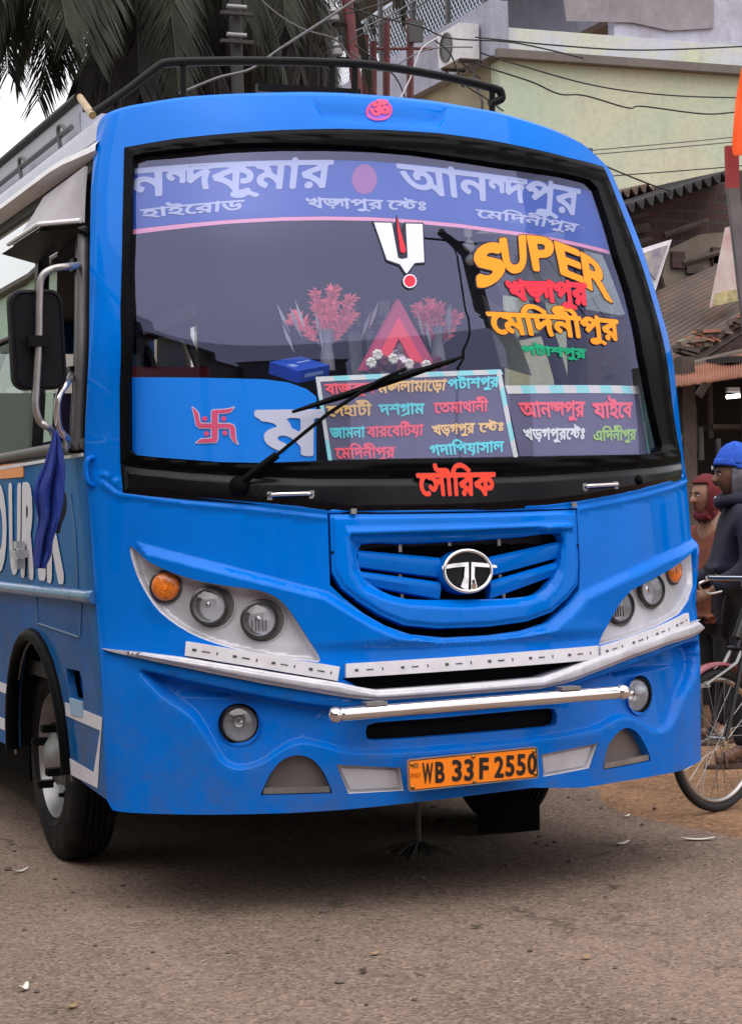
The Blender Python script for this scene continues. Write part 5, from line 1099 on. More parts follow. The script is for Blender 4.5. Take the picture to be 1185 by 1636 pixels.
mb = MB(); mb.box((BX+6, Y0+.13, (LZ+.085+pm)/2), (11.96, .26, pm-LZ-.085)); mb.build('parapet_lower', wallmat('plaster_flaked', (.52, .57, .40), (.50, .52, .62), (.34, .34, .38), 1.3), bld)
mb = MB(); mb.box((BX+7.0, Y0+.17, (pm+ptop)/2), (9.9, .2, ptop-pm)); mb.build('parapet_upper', LILAC, bld)
q = [at_y(x, y, Y0+.02) for x, y in ((900, -5), (1140, -5), (1140, 44), (1070, 48), (1010, 35), (905, 33))]; slabp = np.array(q); mesh_obj('bare_render', list(slabp)+[p+np.array((0, .03, 0)) for p in slabp], [(5, 4, 3, 2, 1, 0)]+[(i, (i+1) % 6, 6+(i+1) % 6, 6+i) for i in range(6)], wallmat('render_bare', (.22, .21, .23), (.30, .29, .33), (.15, .14, .15), 1.2), bld)
z1 = at_x(797, 5, BX-.05)[2]
bt = at_y(800, 4, Y0)[2]
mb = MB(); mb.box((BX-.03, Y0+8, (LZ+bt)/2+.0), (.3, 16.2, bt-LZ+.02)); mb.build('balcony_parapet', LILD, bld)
LAT = mat('lattice_blue', (.42, .50, .60), .5); POST = mat('post_dark', (.05, .05, .055), .6)
mb = MB(); n = 60; 
for k in range(-2, 70):
    y = Y0+.3+k*.12
    for dz in (-1, 1): mb.tube([(BX-.02, y, bt+.10), (BX-.02, y+dz*.7, bt+.95)], .008, 4, False)
mb.build('balcony_lattice', LAT, bld)
mb = MB(); mb.box((BX-.0, Y0+4.5, bt+1.0), (.06, 9, .06)); mb.box((BX, Y0+4.5, bt+.06), (.06, 9, .06)); mb.build('balcony_rail', LAT, bld)
for k in range(7): mb = MB(); mb.box((BX-.05, Y0+.3+k*1.4, bt+.9), (.08, .08, 1.8)); mb.build('balcony_post', POST, bld)
mb = MB(); mb.box((BX+3, Y0+5, bt+1.6), (5.6, 9.4, .12)); mb.build('balcony_roof', CONC, bld)
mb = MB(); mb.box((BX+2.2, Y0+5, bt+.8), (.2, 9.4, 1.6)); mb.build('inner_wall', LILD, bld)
# air conditioner on the balcony parapet
ac = thing('air_conditioner', 'white air conditioner unit bracketed to the balcony parapet', 'air conditioner', tuple(at_x(735, 95, BX-.2)))
a1 = at_x(732, 74, BX-.38); ACM = mat('ac_white', (.50, .50, .53), .5, var=.1); yA = a1[1]
mb = MB(); mb.box((BX-.38, yA, a1[2]), (.32, .82, .54)); mb.build('casing', ACM, ac)
mb = MB(); mb.lathe([(.23, 0), (.23, .02), (.20, .02), (.20, 0)], (BX-.54, yA+.1, a1[2]), (-1, 0, 0), 24); mb.lathe([(.20, .004), (.001, .004)], (BX-.54, yA+.1, a1[2]), (-1, 0, 0), 24); mb.build('fan_grille', mat('fan_dark', (.05, .05, .055), .5), ac)
for s_ in (-.3, .3): mb = MB(); mb.box((BX-.34, yA+s_, a1[2]-.30), (.40, .04, .04)); mb.tube([(BX-.16, yA+s_, a1[2]-.55), (BX-.5, yA+s_, a1[2]-.30)], .015, 6); mb.build('bracket', POST, ac)
mb = MB(); mb.tube(bez([(BX-.3, yA-.3, a1[2]-.3), (BX-.24, yA-.35, a1[2]-.7), (BX-.19, yA-.4, a1[2]-1.0), (BX-.19, yA-.1, a1[2]-1.5)], 6), .02, 6); mb.build('pipe', POST, ac)

# ------------------------------------------------------------------ sheds with corrugated roofs
def corr(name, q, nw, amp, m, parent=None, nv=6, jit=0., seed=0, th=.004):
    """sheet q = (a, b, c, d); waves counted along a-b, ridges run a-d"""
    a, b, c, d = [np.array(p, float) for p in q]; n = np.cross(b-a, d-a); n /= np.linalg.norm(n); nu = nw*8; V = []; r = random.Random(seed); jl = [r.uniform(-jit, jit) for _ in range(nu+1)]
    for j in range(nv+1):
        for i in range(nu+1):
            u, v = i/nu, j/nv; p = (a*(1-u)+b*u)*(1-v)+(d*(1-u)+c*u)*v; V.append(p+n*amp*math.sin(u*nw*2*PI)+(d-a)/np.linalg.norm(d-a)*(jl[(i//16)*16] if j in (0, nv) else 0))
    o = mesh_obj(name, V, [(j*(nu+1)+i, j*(nu+1)+i+1, (j+1)*(nu+1)+i+1, (j+1)*(nu+1)+i) for j in range(nv) for i in range(nu)], m, parent, 60); md = o.modifiers.new('s', 'SOLIDIFY'); md.thickness = th; return o
TIN = mat('tin_dark', (.078, .056, .046), .6, metal=.2, var=.3, scale=2.5, dirt=((.17, .075, .04), .85, 2.6)); RUST = mat('tin_rust', (.30, .13, .08), .75, var=.3, scale=3, dirt=((.16, .10, .08), .6, 6.)); TINB = mat('tin_black', (.022, .020, .022), .7, var=.4, scale=5)
def brickmat():
    m = bpy.data.materials.new('brick_dark'); t, b = nodes(m); L = t.links; b.inputs['Roughness'].default_value = .9; tc = t.nodes.new('ShaderNodeTexCoord'); mp = t.nodes.new('ShaderNodeMapping'); mp.inputs['Rotation'].default_value = (PI/2, 0, 0); L.new(tc.outputs['Object'], mp.inputs[0])
    br = t.nodes.new('ShaderNodeTexBrick'); br.inputs['Scale'].default_value = 3.4; br.inputs['Color1'].default_value = (.075, .035, .03, 1); br.inputs['Color2'].default_value = (.045, .028, .028, 1); br.inputs['Mortar'].default_value = (.06, .05, .045, 1); br.inputs['Mortar Size'].default_value = .03; L.new(mp.outputs[0], br.inputs['Vector']); L.new(br.outputs[0], b.inputs['Base Color'])
    bp = t.nodes.new('ShaderNodeBump'); bp.inputs['Strength'].default_value = .6; bp.inputs['Distance'].default_value = .02; L.new(br.outputs['Fac'], bp.inputs['Height']); bp.invert = True; L.new(bp.outputs[0], b.inputs['Normal']); return m
BRK = brickmat(); WOOD = mat('wood_old', (.075, .055, .045), .8, var=.35, scale=6); PLAST = wallmat('plaster_old', (.20, .17, .13), (.15, .12, .10), (.09, .07, .06), 2.)
# rear shed: gable wall of brick under a corrugated eave
ry = 6.2
shed = thing('brick_shed', 'dark brick shed with a corrugated roof edge behind the bus', 'shed', tuple(at_y(1080, 700, ry)*np.array((1, 1, 0))))
P = [at_y(x, y, ry) for x, y in ((960, 338), (1215, 262), (1215, 900), (960, 900))]; mb = MB(); mb.hexa(P, [p+np.array((0, .25, 0)) for p in P]); mb.build('brick_wall', BRK, shed)
P = [at_y(x, y, ry-.05) for x, y in ((1068, 398), (1118, 374), (1215, 366), (1215, 470), (1066, 470), (1058, 440))]; n = 6; mesh_obj('plaster_patch', list(P)+[p+np.array((0, .045, 0)) for p in P], [tuple(range(n-1, -1, -1))]+[(i, (i+1) % n, n+(i+1) % n, n+i) for i in range(n)], PLAST, shed)
e0, e1 = at_y(950, 350, ry-.35), at_y(1180, 274, ry-.35); up = np.array((.25, 3.2, .22)); corr('tin_roof', [e0, e1, e1+up, e0+up], 15, .035, TINB, shed, seed=2)
e0, e1 = at_y(965, 318, ry+.3), at_y(1045, 296, ry+.3); corr('tin_roof', [e0, e1, e1+up*.5, e0+up*.5], 6, .03, TIN, shed, seed=3)
for i, (x0, y0q, x1, y1q) in enumerate(((990, 350, 1032, 338), (992, 372, 1036, 362), (995, 395, 1040, 384), (1000, 415, 1042, 402))):
    P = [at_y(x0, y0q, ry-.04), at_y(x1, y1q, ry-.04)]; mb = MB(); mb.tube(P, .035, 6); mb.build('brick_course', WOOD, shed)
# front lean-to: broad dark sheet sloping to the left, rusty eave below, dark shop inside
shop = thing('tin_shop', 'dark open fronted shop under sloping corrugated sheets on the right', 'shop', tuple(at_y(1130, 1190, 4.8)*np.array((1, 1, 0))))
A = at_y(1046, 470, 6.0); Bp = at_y(1150, 425, 6.0); Cc = at_y(1235, 497, 4.6); Dd = at_y(1050, 618, 4.6)
corr('tin_sheet', [A, Dd, Cc, Bp], 19, .026, TIN, shop, jit=.03, seed=5)
e = [at_y(1060, 596, 4.5), at_y(1240, 548, 4.5), at_y(1240, 592, 3.9), at_y(1060, 620, 3.9)]; corr('rusty_eave', [e[3], e[2], e[1], e[0]], 44, .007, RUST, shop, jit=.02, seed=6)
mb = MB(); mb.tube([at_y(1060, 600, 4.5), at_y(1240, 556, 4.5)], .05, 8); mb.build('eave_beam', WOOD, shop)
bx0, bx1 = at_y(1075, 900, 5.6)[0], at_y(1215, 900, 5.6)[0]+3
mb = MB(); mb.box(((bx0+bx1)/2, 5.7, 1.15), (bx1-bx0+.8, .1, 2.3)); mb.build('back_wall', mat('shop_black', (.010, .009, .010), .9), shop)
mb = MB(); mb.box(((bx0+bx1)/2, 5.0, 2.28), (bx1-bx0+.8, 1.6, .04)); mb.build('shop_ceiling', mat('shop_near_black', (.02, .018, .018), .9), shop)  # near-black ceiling, keeps the shop interior dark
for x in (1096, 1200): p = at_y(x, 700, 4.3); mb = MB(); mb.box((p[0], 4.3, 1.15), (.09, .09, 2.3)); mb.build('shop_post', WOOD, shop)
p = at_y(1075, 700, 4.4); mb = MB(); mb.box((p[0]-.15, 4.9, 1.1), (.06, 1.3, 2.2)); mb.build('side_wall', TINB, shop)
a, b = at_y(1120, 690, 5.3), at_y(1190, 676, 5.3); mb = MB(); mb.box((a+b)/2, (abs(b[0]-a[0]), .3, .03)); mb.box((a+b)/2+np.array((0, 0, .45)), (abs(b[0]-a[0]), .3, .03)); mb.build('shelf', WOOD, shop)
tl = thing('tube_light', 'lit white tube light under the shop ceiling', 'lamp', tuple(at_y(1180, 632, 4.7)))
a, b = at_y(1161, 634, 4.7), at_y(1240, 626, 4.7); mb = MB(); mb.tube([a, b], .014, 10); mb.build('tube', emit('tube_glow', (1, .98, .95), 3.0), tl); mb = MB(); mb.box((a+b)/2+np.array((0, 0, .03)), (np.linalg.norm(b-a), .03, .03)); mb.build('fixture', WHITE, tl)
tag(MB().box(at_y(1125, 617, 4.6), (.05, .02, .15), np.array([[.8, 0, .6], [0, 1, 0], [-.6, 0, .8]])).build('name_tag', mat('tag_grey', (.25, .25, .25), .7)), 'small grey tag dangling under the rusty eave', 'tag')
r_ = random.Random(8)
for i in range(26):
    x = r_.uniform(1085, 1190); y = 560-(x-1085)*.42+r_.uniform(-14, 10); c = np.array(at_y(x, y, 4.62)); th_ = r_.uniform(-.5, .5); l = r_.uniform(.05, .16)
    MBx = MB().box(c, (l, r_.uniform(.03, .1), r_.uniform(.012, .03)), np.array([[math.cos(th_), 0, math.sin(th_)], [0, 1, 0], [-math.sin(th_), 0, math.cos(th_)]])); MBx.build('roof_debris', (WOOD, RUST, TIN, PLAST)[i % 4], shop)
for i, (x0, y0q, x1, y1q) in enumerate(((1060, 375, 1130, 352), (1090, 420, 1165, 398), (1012, 330, 1080, 312))):
    mb = MB(); mb.tube([at_y(x0, y0q, ry-.08), at_y(x1, y1q, ry-.08)], .022, 6); mb.build('batten', WOOD, shed)
for i in range(9):
    x = r_.uniform(1060, 1160); y = r_.uniform(395, 462); c = np.array(at_y(x, y, ry-.07)); MB().box(c, (r_.uniform(.04, .16), .03, r_.uniform(.03, .12))).build('flaked_patch', (PLAST, BRK, WOOD)[i % 3], shed)
for i, (x, y, h_) in enumerate(((1110, 720, .3), (1120, 735, .22), (1135, 700, .4), (1148, 760, .25))): mb = MB(); c = np.array(at_y(x, y, 5.2)); mb.tube([c, c+np.array((0, 0, h_))], .02, 6); mb.build('hanging_tool', STEEL if i % 2 else WOOD, shop)
# framed billboard and poster
sgn = thing('sign_frame', 'tilted white framed sign board beside the brick shed', 'sign', tuple(at_y(1045, 460, 5.4)))
P = [at_y(x, y, 5.4) for x, y in ((1022, 398), (1073, 382), (1047, 464), (1030, 440))]; P2 = [at_y(x, y, 5.41) for x, y in ((1026, 404), (1064, 391), (1044, 448), (1032, 430))]
mb = MB(); mb.hexa(P, [p+np.array((0, .05, 0)) for p in P]); mb.build('frame', WHITE, sgn)
mb = MB(); P2 = [p-np.array((0, .025, 0)) for p in P2]; mb.hexa(P2, [p+np.array((0, .02, 0)) for p in P2]); mb.build('panel', mat('sign_violet', (.20, .18, .28), .6, var=.4, scale=8, col2=(.5, .45, .35)), sgn)
pst = thing('poster', 'faded pink poster board leaning against the grey post', 'poster', tuple(at_y(1158, 490, 4.9)))
P = [at_y(x, y, 4.9) for x, y in ((1163, 362), (1172, 362), (1180, 478), (1138, 490))]; mb = MB(); mb.hexa(P, [p+np.array((0, .04, 0)) for p in P]); mb.build('board', mat('poster_pink', (.45, .28, .27), .6, var=.5, scale=7, col2=(.55, .50, .48)), pst)
P = [at_y(x, y, 4.885) for x, y in ((1143, 468), (1176, 462), (1180, 480), (1139, 489))]; mb = MB(); mb.hexa(P, [p+np.array((0, .01, 0)) for p in P]); mb.build('poster_strip', mat('poster_yellow', (.42, .36, .18), .6, var=.4, scale=20), pst)
gp = thing('grey_post', 'square grey post with a red top at the right edge', 'post', tuple(at_y(1176, 1200, 3.6)*np.array((1, 1, 0))))
a, b, c_, d_ = at_y(1163, 300, 3.6), at_y(1181, 300, 3.6), at_y(1290, 1215, 3.6), at_y(1268, 1215, 3.6)
mb = MB(); mb.hexa([a, b, c_, d_], [p+np.array((0, .03, 0)) for p in (a, b, c_, d_)]); mb.build('shaft', mat('post_grey', (.12, .11, .115), .7, var=.25, scale=5), gp)
a2, b2 = at_y(1161, 232, 3.6), at_y(1180, 232, 3.6); mb = MB(); mb.hexa([a2, b2, b, a], [p+np.array((0, .03, 0)) for p in (a2, b2, b, a)]); mb.build('post_top', mat('post_red', (.30, .03, .03), .6), gp)
bn = cloth('banner', [(1184, 1230, 108, 3.4), (1178, 1230, 150, 3.4), (1174, 1230, 190, 3.38), (1171, 1230, 235, 3.38), (1174, 1230, 248, 3.38)], .02, 3, mat('banner_orange', (.85, .10, .008), .7), None, 7)
tag(bn, 'bright orange red banner hanging at the upper right edge', 'banner')

# ------------------------------------------------------------------ poles and wires
RP = mat('pole_red', (.10, .018, .022), .6, var=.25, scale=4); CP = mat('pole_concrete', (.028, .027, .028), .8, var=.2, scale=5)
a, b = np.array(at_y(572, 160, 11.)), np.array(at_y(549, -60, 11.)); d = (a-b)/(a[2]-b[2]); base = a-d*a[2]
pl = thing('steel_pole', 'dark red steel pole rising behind the roof rack', 'pole', tuple(base)); mb = MB(); mb.tube([base, b], .055, 8); mb.build('shaft', RP, pl, 50)
for y in (40, 95): p = at_y(552+y*.1, y, 11.); mb = MB(); mb.box(p, (.30, .05, .035)); mb.build('cross_arm', BLKMETAL, pl); mb = MB(); mb.lathe([(.02, 0), (.05, .02), (.05, .06), (.03, .08), (.05, .1), (.02, .14)], p+np.array((-.14, 0, .02)), (0, 0, 1), 10); mb.build('insulator', mat('porcelain', (.22, .22, .23), .35), pl)
a = at_y(388, 140, 10.5); ep = thing('electric_pole', 'grey electric pole with white insulators in front of the palms', 'pole', (a[0], a[1], 0)); mb = MB(); mb.tube([(a[0], a[1], 0), (a[0]-.06, a[1], at_y(382, -60, 10.5)[2])], .055, 10); mb.build('shaft', CP, ep, 50)
for y in (10, 55): p = np.array(at_y(378, y, 10.4)); mb = MB(); mb.tube([p-np.array((.09, 0, 0)), p+np.array((.09, 0, 0))], .020, 10); mb.build('insulator', mat('porcelain', (.22, .22, .23), .35), ep, 50); mb = MB(); mb.box(p-np.array((0, 0, .06)), (.30, .05, .03)); mb.build('cross_arm', CP, ep)
WIRE = mat('wire_black', (.012, .012, .014), .6); WG = mat('wire_grey', (.10, .10, .11), .6)
def wire(label, pts, r=.012, m=WIRE, group='overhead cables', n=8):
    P = bez([np.array(at_y(x, y, d), float) for x, y, d in pts], n); mb = MB(); mb.tube(P, r, 6); o = mb.build('overhead_cable', m, None, 60); return tag(o, label, 'cable', group)
G = lambda L, d: [(x/2.926+780, y/2.926, d) for x, y in L]
wire('highest cable crossing the lilac parapet of the green building', G([(-60, 172), (0, 178), (320, 210), (700, 232), (1185, 215), (1400, 195)], 7.6), .0065)
wire('cable sagging across the top of the green wall just under its ledge', G([(-40, 240), (40, 270), (460, 390), (800, 440), (1165, 455), (1400, 450)], 7.4), .006)
wire('kinked cable running below the other cables over the green wall', G([(-60, 290), (0, 315), (200, 380), (330, 437), (450, 445), (650, 502), (720, 495), (1000, 530), (1160, 522), (1400, 500)], 7.2), .0065)
for dy, lb in ((0, 'upper'), (22, 'lower')): wire(lb+' of the twin thin cables halfway down the green wall', G([(400, 706+dy*.8), (540, 696+dy*.9), (1140, 640+dy), (1400, 600+dy)], 6.9), .0045, WG)
wire('thin cable slanting down to the corrugated roof edge', G([(480, 740), (570, 785), (760, 862), (850, 890)], 5.9), .006); wire('thin cable just above the corrugated roof edge', G([(500, 826), (590, 820), (1110, 780), (1400, 750)], 6.4), .0045)
Q = lambda L, d: [(x/2.821+400, y/2.821, d) for x, y in L]
wire('thick grey cable bundle rising past the dark red pole', Q([(-320, 420), (-150, 350), (0, 310), (130, 220), (300, 110), (500, -20)], 10.2), .014, WG)
wire('cable from the dark red pole to the air conditioner', Q([(440, 30), (600, 80), (760, 115), (900, 170), (1185, 190), (1500, 260)], 10.), .0075); wire('cable dropping from the balcony post down behind the bus roof', Q([(470, 200), (640, 330), (700, 445), (740, 520)], 9.8), .007)
wire('pale cable crossing in front of the balcony parapet', Q([(850, 165), (770, 220), (720, 350), (660, 470)], 9.7), .007, mat('wire_pale', (.45, .45, .48), .5)); wire('loop of cable left of the balcony lattice', Q([(440, 190), (560, 120), (700, 60), (800, 0), (860, -40)], 10.1), .007)
wire('cable running from the palms to the dark red pole', Q([(-10, -60), (120, 60), (240, 130), (380, 175), (450, 260)], 10.3), .008, WG); wire('cable dipping behind the roof rack posts', Q([(450, 230), (560, 310), (640, 300), (800, 220), (1000, 210)], 9.9), .007, WG)
wire('cable hanging from the balcony to the right of the roof rack', Q([(830, 180), (900, 240), (960, 370), (1060, 440), (1140, 500)], 9.5), .007)
wire('taut cable over the gap of sky beside the palms', Q([(430, 60), (600, 10), (720, -60)], 10.4), .008); wire('slanting thin cable low in the gap of sky', Q([(470, 140), (640, 60), (790, -30)], 10.5), .008, WG)
bp_ = thing('railing', 'thin dark rooftop railing in the gap of sky beside the dark red pole', 'railing', tuple(at_y(640, 150, 16.)))
for x, y1, y0_ in ((617, 28, 125), (583, 55, 150), (596, 66, 150), (655, 30, 110)): mb = MB(); mb.tube([at_y(x, y1, 16.), at_y(x, y0_+60, 16.)], .045, 6); mb.build('rail_post', RP, bp_)
mb = MB(); mb.tube([at_y(600, 77, 16.), at_y(690, 77, 16.)], .02, 6); mb.build('rail_bar', RP, bp_)
mb = MB(); P = [at_y(x, y, 15.9) for x, y in ((654, 32), (676, 30), (676, 66), (656, 66))]; mb.hexa(P, [p+np.array((0, .05, 0)) for p in P]); mb.build('rail_panel', POST, bp_)
# pale house far behind, closing the gap of sky near the roofline
fh = thing('pale_house', 'pale pinkish house far behind the dark red pole', 'house', tuple(at_y(640, 700, 24.)*np.array((1, 1, 0)))); a = at_y(575, 100, 24.); b = at_y(690, 66, 24.)
mb = MB(); mb.box(((a[0]+b[0])/2+.8, 47., b[2]/2), (b[0]-a[0]+2.2, 4., b[2])); mb.build('wall', wallmat('plaster_pink', (.62, .52, .50), (.56, .50, .50), (.40, .36, .36)), fh); mb = MB(); mb.box(((a[0]+b[0])/2+.8, 47., b[2]+.06), (b[0]-a[0]+2.5, 4.3, .12)); mb.build('roof', CONC, fh)

# ------------------------------------------------------------------ palms
FROND = mat('palm_frond', (.018, .022, .016), .55, col2=(.060, .066, .046), scale=1.1, spec=.3); DEADF = mat('palm_skirt', (.014, .013, .013), .75, col2=(.050, .044, .040), scale=1.6); TRK = mat('palm_trunk', (.05, .042, .036), .9, var=.3, scale=3, bump=.5, bscale=8)
def frond(mb, base, az, elev, L, droop, rnd, nl=84, ll=.62, hang=.8):
    d = np.array((math.cos(az)*math.cos(elev), math.sin(az)*math.cos(elev), math.sin(elev))); P = []; p = np.array(base, float); n = 14; v = d.copy()
    for i in range(n+1):
        P.append(p.copy()); p = p+v*L/n; v = v+np.array((0, 0, -droop/n*(1+1.2*i/n))); v /= np.linalg.norm(v)
    P = np.array(P); mb.tube(P, [.028*(1-.85*i/n) for i in range(n+1)], 5)
    for k in range(nl):
        t = .12+.88*k/nl; f = t*n; i = min(int(f), n-1); q = P[i]*(1-(f-i))+P[i+1]*(f-i); tg = P[i+1]-P[i]; tg /= np.linalg.norm(tg); sd = np.cross(tg, (0, 0, 1.)); 
        if np.linalg.norm(sd) < .15: sd = np.array((math.sin(az), -math.cos(az), 0))
        sd /= np.linalg.norm(sd); l = ll*(.45+.55*math.sin(PI*min(1, t*.9+.08)))*rnd.uniform(.8, 1.15)
        for s_ in (-1, 1):
            a = sd*s_*.8+tg*.75+np.array((0, 0, -hang*rnd.uniform(.5, 1.3))); a /= np.linalg.norm(a); w_ = np.cross(a, tg); w_ /= np.linalg.norm(w_)+1e-9; w_ = w_*.5+np.cross(a, np.array((.3, -.9, .2)))*.8; w_ /= np.linalg.norm(w_); w_ *= .0105
            e = q+a*l+np.array((0, 0, -.12*l)); m_ = q+a*l*.5; mb.add([q-w_*.5, m_-w_, e, m_+w_, q+w_*.5], [(0, 1, 2, 3, 4)])
def palm(label, crown, seed, nf, nd, L, lean=.3, az0=None):
    rnd = random.Random(seed); c = np.array(crown, float); o = thing('palm_tree', label, 'palm', (c[0]-lean, c[1], 0), 0, 'palms behind the bus')
    mb = MB(); mb.tube(bez([(c[0]-lean, c[1], 0), (c[0]-lean*.9, c[1], c[2]*.5), tuple(c)], 8), list(np.linspace(.24, .15, 17)), 12); mb.build('trunk', TRK, o, 60)
    mb = MB()
    for k in range(nf): frond(mb, c, 2*PI*k/nf*2.39996 if az0 is None else az0[0]+(az0[1]-az0[0])*rnd.random(), rnd.uniform(-.25, .9), L*rnd.uniform(.85, 1.1), rnd.uniform(1.2, 2.2), rnd)
    mb.build('crown', FROND, o)
    mb = MB()
    for k in range(nd): frond(mb, c-np.array((0, 0, rnd.uniform(.1, .7))), rnd.uniform(0, 2*PI), rnd.uniform(-1.35, -.7), L*rnd.uniform(.65, .95), rnd.uniform(.6, 1.6), rnd, 76, .7, 1.5)
    if nd: mb.build('dead_skirt', DEADF, o)
palm('broad palm whose dark drooping fronds fill the sky above the bus roof at left', at_y(215, -110, 12.5), 1, 26, 44, 2.5)
palm('palm with a thick skirt of dead fronds behind the electric pole', at_y(380, -150, 13.5), 2, 22, 46, 2.4)
palm('palm further back with hanging fronds right of the electric pole', at_y(445, -190, 15.0), 3, 12, 26, 2.3)
palm('palm at the left edge with feathery fronds against the sky', at_y(-25, -150, 12.0), 4, 20, 0, 2.5)
palm('palm between the two broad ones standing further back', at_y(300, -70, 16.0), 6, 22, 44, 2.8)
# ------------------------------------------------------------------ people
SKIN = mat('skin_brown', (.16, .075, .045), .55, var=.12, scale=20); SKIN2 = mat('skin_tan', (.24, .12, .075), .55, var=.12, scale=20)
def skinned(joints, edges, rad, root, sub=2):
    me = bpy.data.meshes.new('tmp'); names = list(joints); me.from_pydata([tuple(joints[n]) for n in names], [(names.index(a), names.index(b)) for a, b in edges], []); o = bpy.data.objects.new('tmp', me); COL.objects.link(o)
    sk = o.modifiers.new('skin', 'SKIN'); sk.use_smooth_shade = True
    for i, n in enumerate(names):
        v = me.skin_vertices[0].data[i]; r = rad[n]; v.radius = (r, r) if np.isscalar(r) else r; v.use_root = n == root
    ss = o.modifiers.new('sub', 'SUBSURF'); ss.levels = sub; ss.render_levels = sub
    dg = bpy.context.evaluated_depsgraph_get(); m = o.evaluated_get(dg).to_mesh(); V = [tuple(v.co) for v in m.vertices]; F = [tuple(p.vertices) for p in m.polygons]; o.evaluated_get(dg).to_mesh_clear(); COL.objects.unlink(o); bpy.data.objects.remove(o); bpy.data.meshes.remove(me)
    return V, F
def remesh(V, F, vox):
    me = bpy.data.meshes.new('tmp'); me.from_pydata(V, [], F); o = bpy.data.objects.new('tmp', me); COL.objects.link(o); m_ = o.modifiers.new('r', 'REMESH'); m_.mode = 'VOXEL'; m_.voxel_size = vox; s_ = o.modifiers.new('s', 'SMOOTH'); s_.factor = .4; s_.iterations = 2
    dg = bpy.context.evaluated_depsgraph_get(); m = o.evaluated_get(dg).to_mesh(); V = [tuple(v.co) for v in m.vertices]; F = [tuple(p.vertices) for p in m.polygons]; o.evaluated_get(dg).to_mesh_clear(); COL.objects.unlink(o); bpy.data.objects.remove(o); bpy.data.meshes.remove(me); return V, F
def headmesh(c, h):
    """head of height h centred at c, facing +X: cranium, jaw, brow, nose, lips, ears"""
    V = []; nu, nv = 36, 26
    for j in range(nv+1):
        t = PI*j/nv; z = math.cos(t)
        for k in range(nu):
            a = 2*PI*k/nu; x, y = math.sin(t)*math.cos(a), math.sin(t)*math.sin(a); px, py, pz = x*.39, y*.335, z*.5
            if pz < 0: f = -pz/.5; py *= 1-.34*f**1.3; px = px*(1-.22*f) + (.05*f if x > 0 else .10*f)
            if x > .3:
                w_ = math.exp(-(y/.34)**2)
                px += .030*math.exp(-((pz-.075)/.06)**2)*math.exp(-(y/.55)**2)-.040*(math.exp(-(((abs(y)-.36)/.16)**2+((pz-.0)/.055)**2)))
                px += .022*math.exp(-((pz+.235)/.035)**2)*math.exp(-(y/.28)**2)+.016*math.exp(-((pz+.295)/.035)**2)*math.exp(-(y/.26)**2)-.014*math.exp(-((pz+.265)/.014)**2)*math.exp(-(y/.30)**2)+.03*math.exp(-((pz+.42)/.07)**2)*math.exp(-(y/.3)**2)
                px += .015*math.exp(-(((abs(y)-.45)/.16)**2+((pz+.10)/.10)**2))
            V.append(np.array(c)+h*np.array((px, py, pz)))
    F = [(j*nu+k, (j+1)*nu+k, (j+1)*nu+(k+1) % nu, j*nu+(k+1) % nu) for j in range(nv) for k in range(nu)]
    mb = MB(); mb.add(V, F)
    N_ = [(.36, 0, .06), (.405, 0, -.02), (.450, 0, -.09), (.468, 0, -.135), (.40, 0, -.175)]; mb.tube([np.array(c)+h*np.array(p) for p in N_], [h*r for r in (.034, .040, .052, .060, .04)], 10)
    for s_ in (-1, 1): mb.ball(np.array(c)+h*np.array((.425, s_*.055, -.145)), h*.036, 8, 6); mb.ball(np.array(c)+h*np.array((-.02, s_*.345, -.04)), h*.09, 10, 8, (.6, .3, 1.1))
    return mb
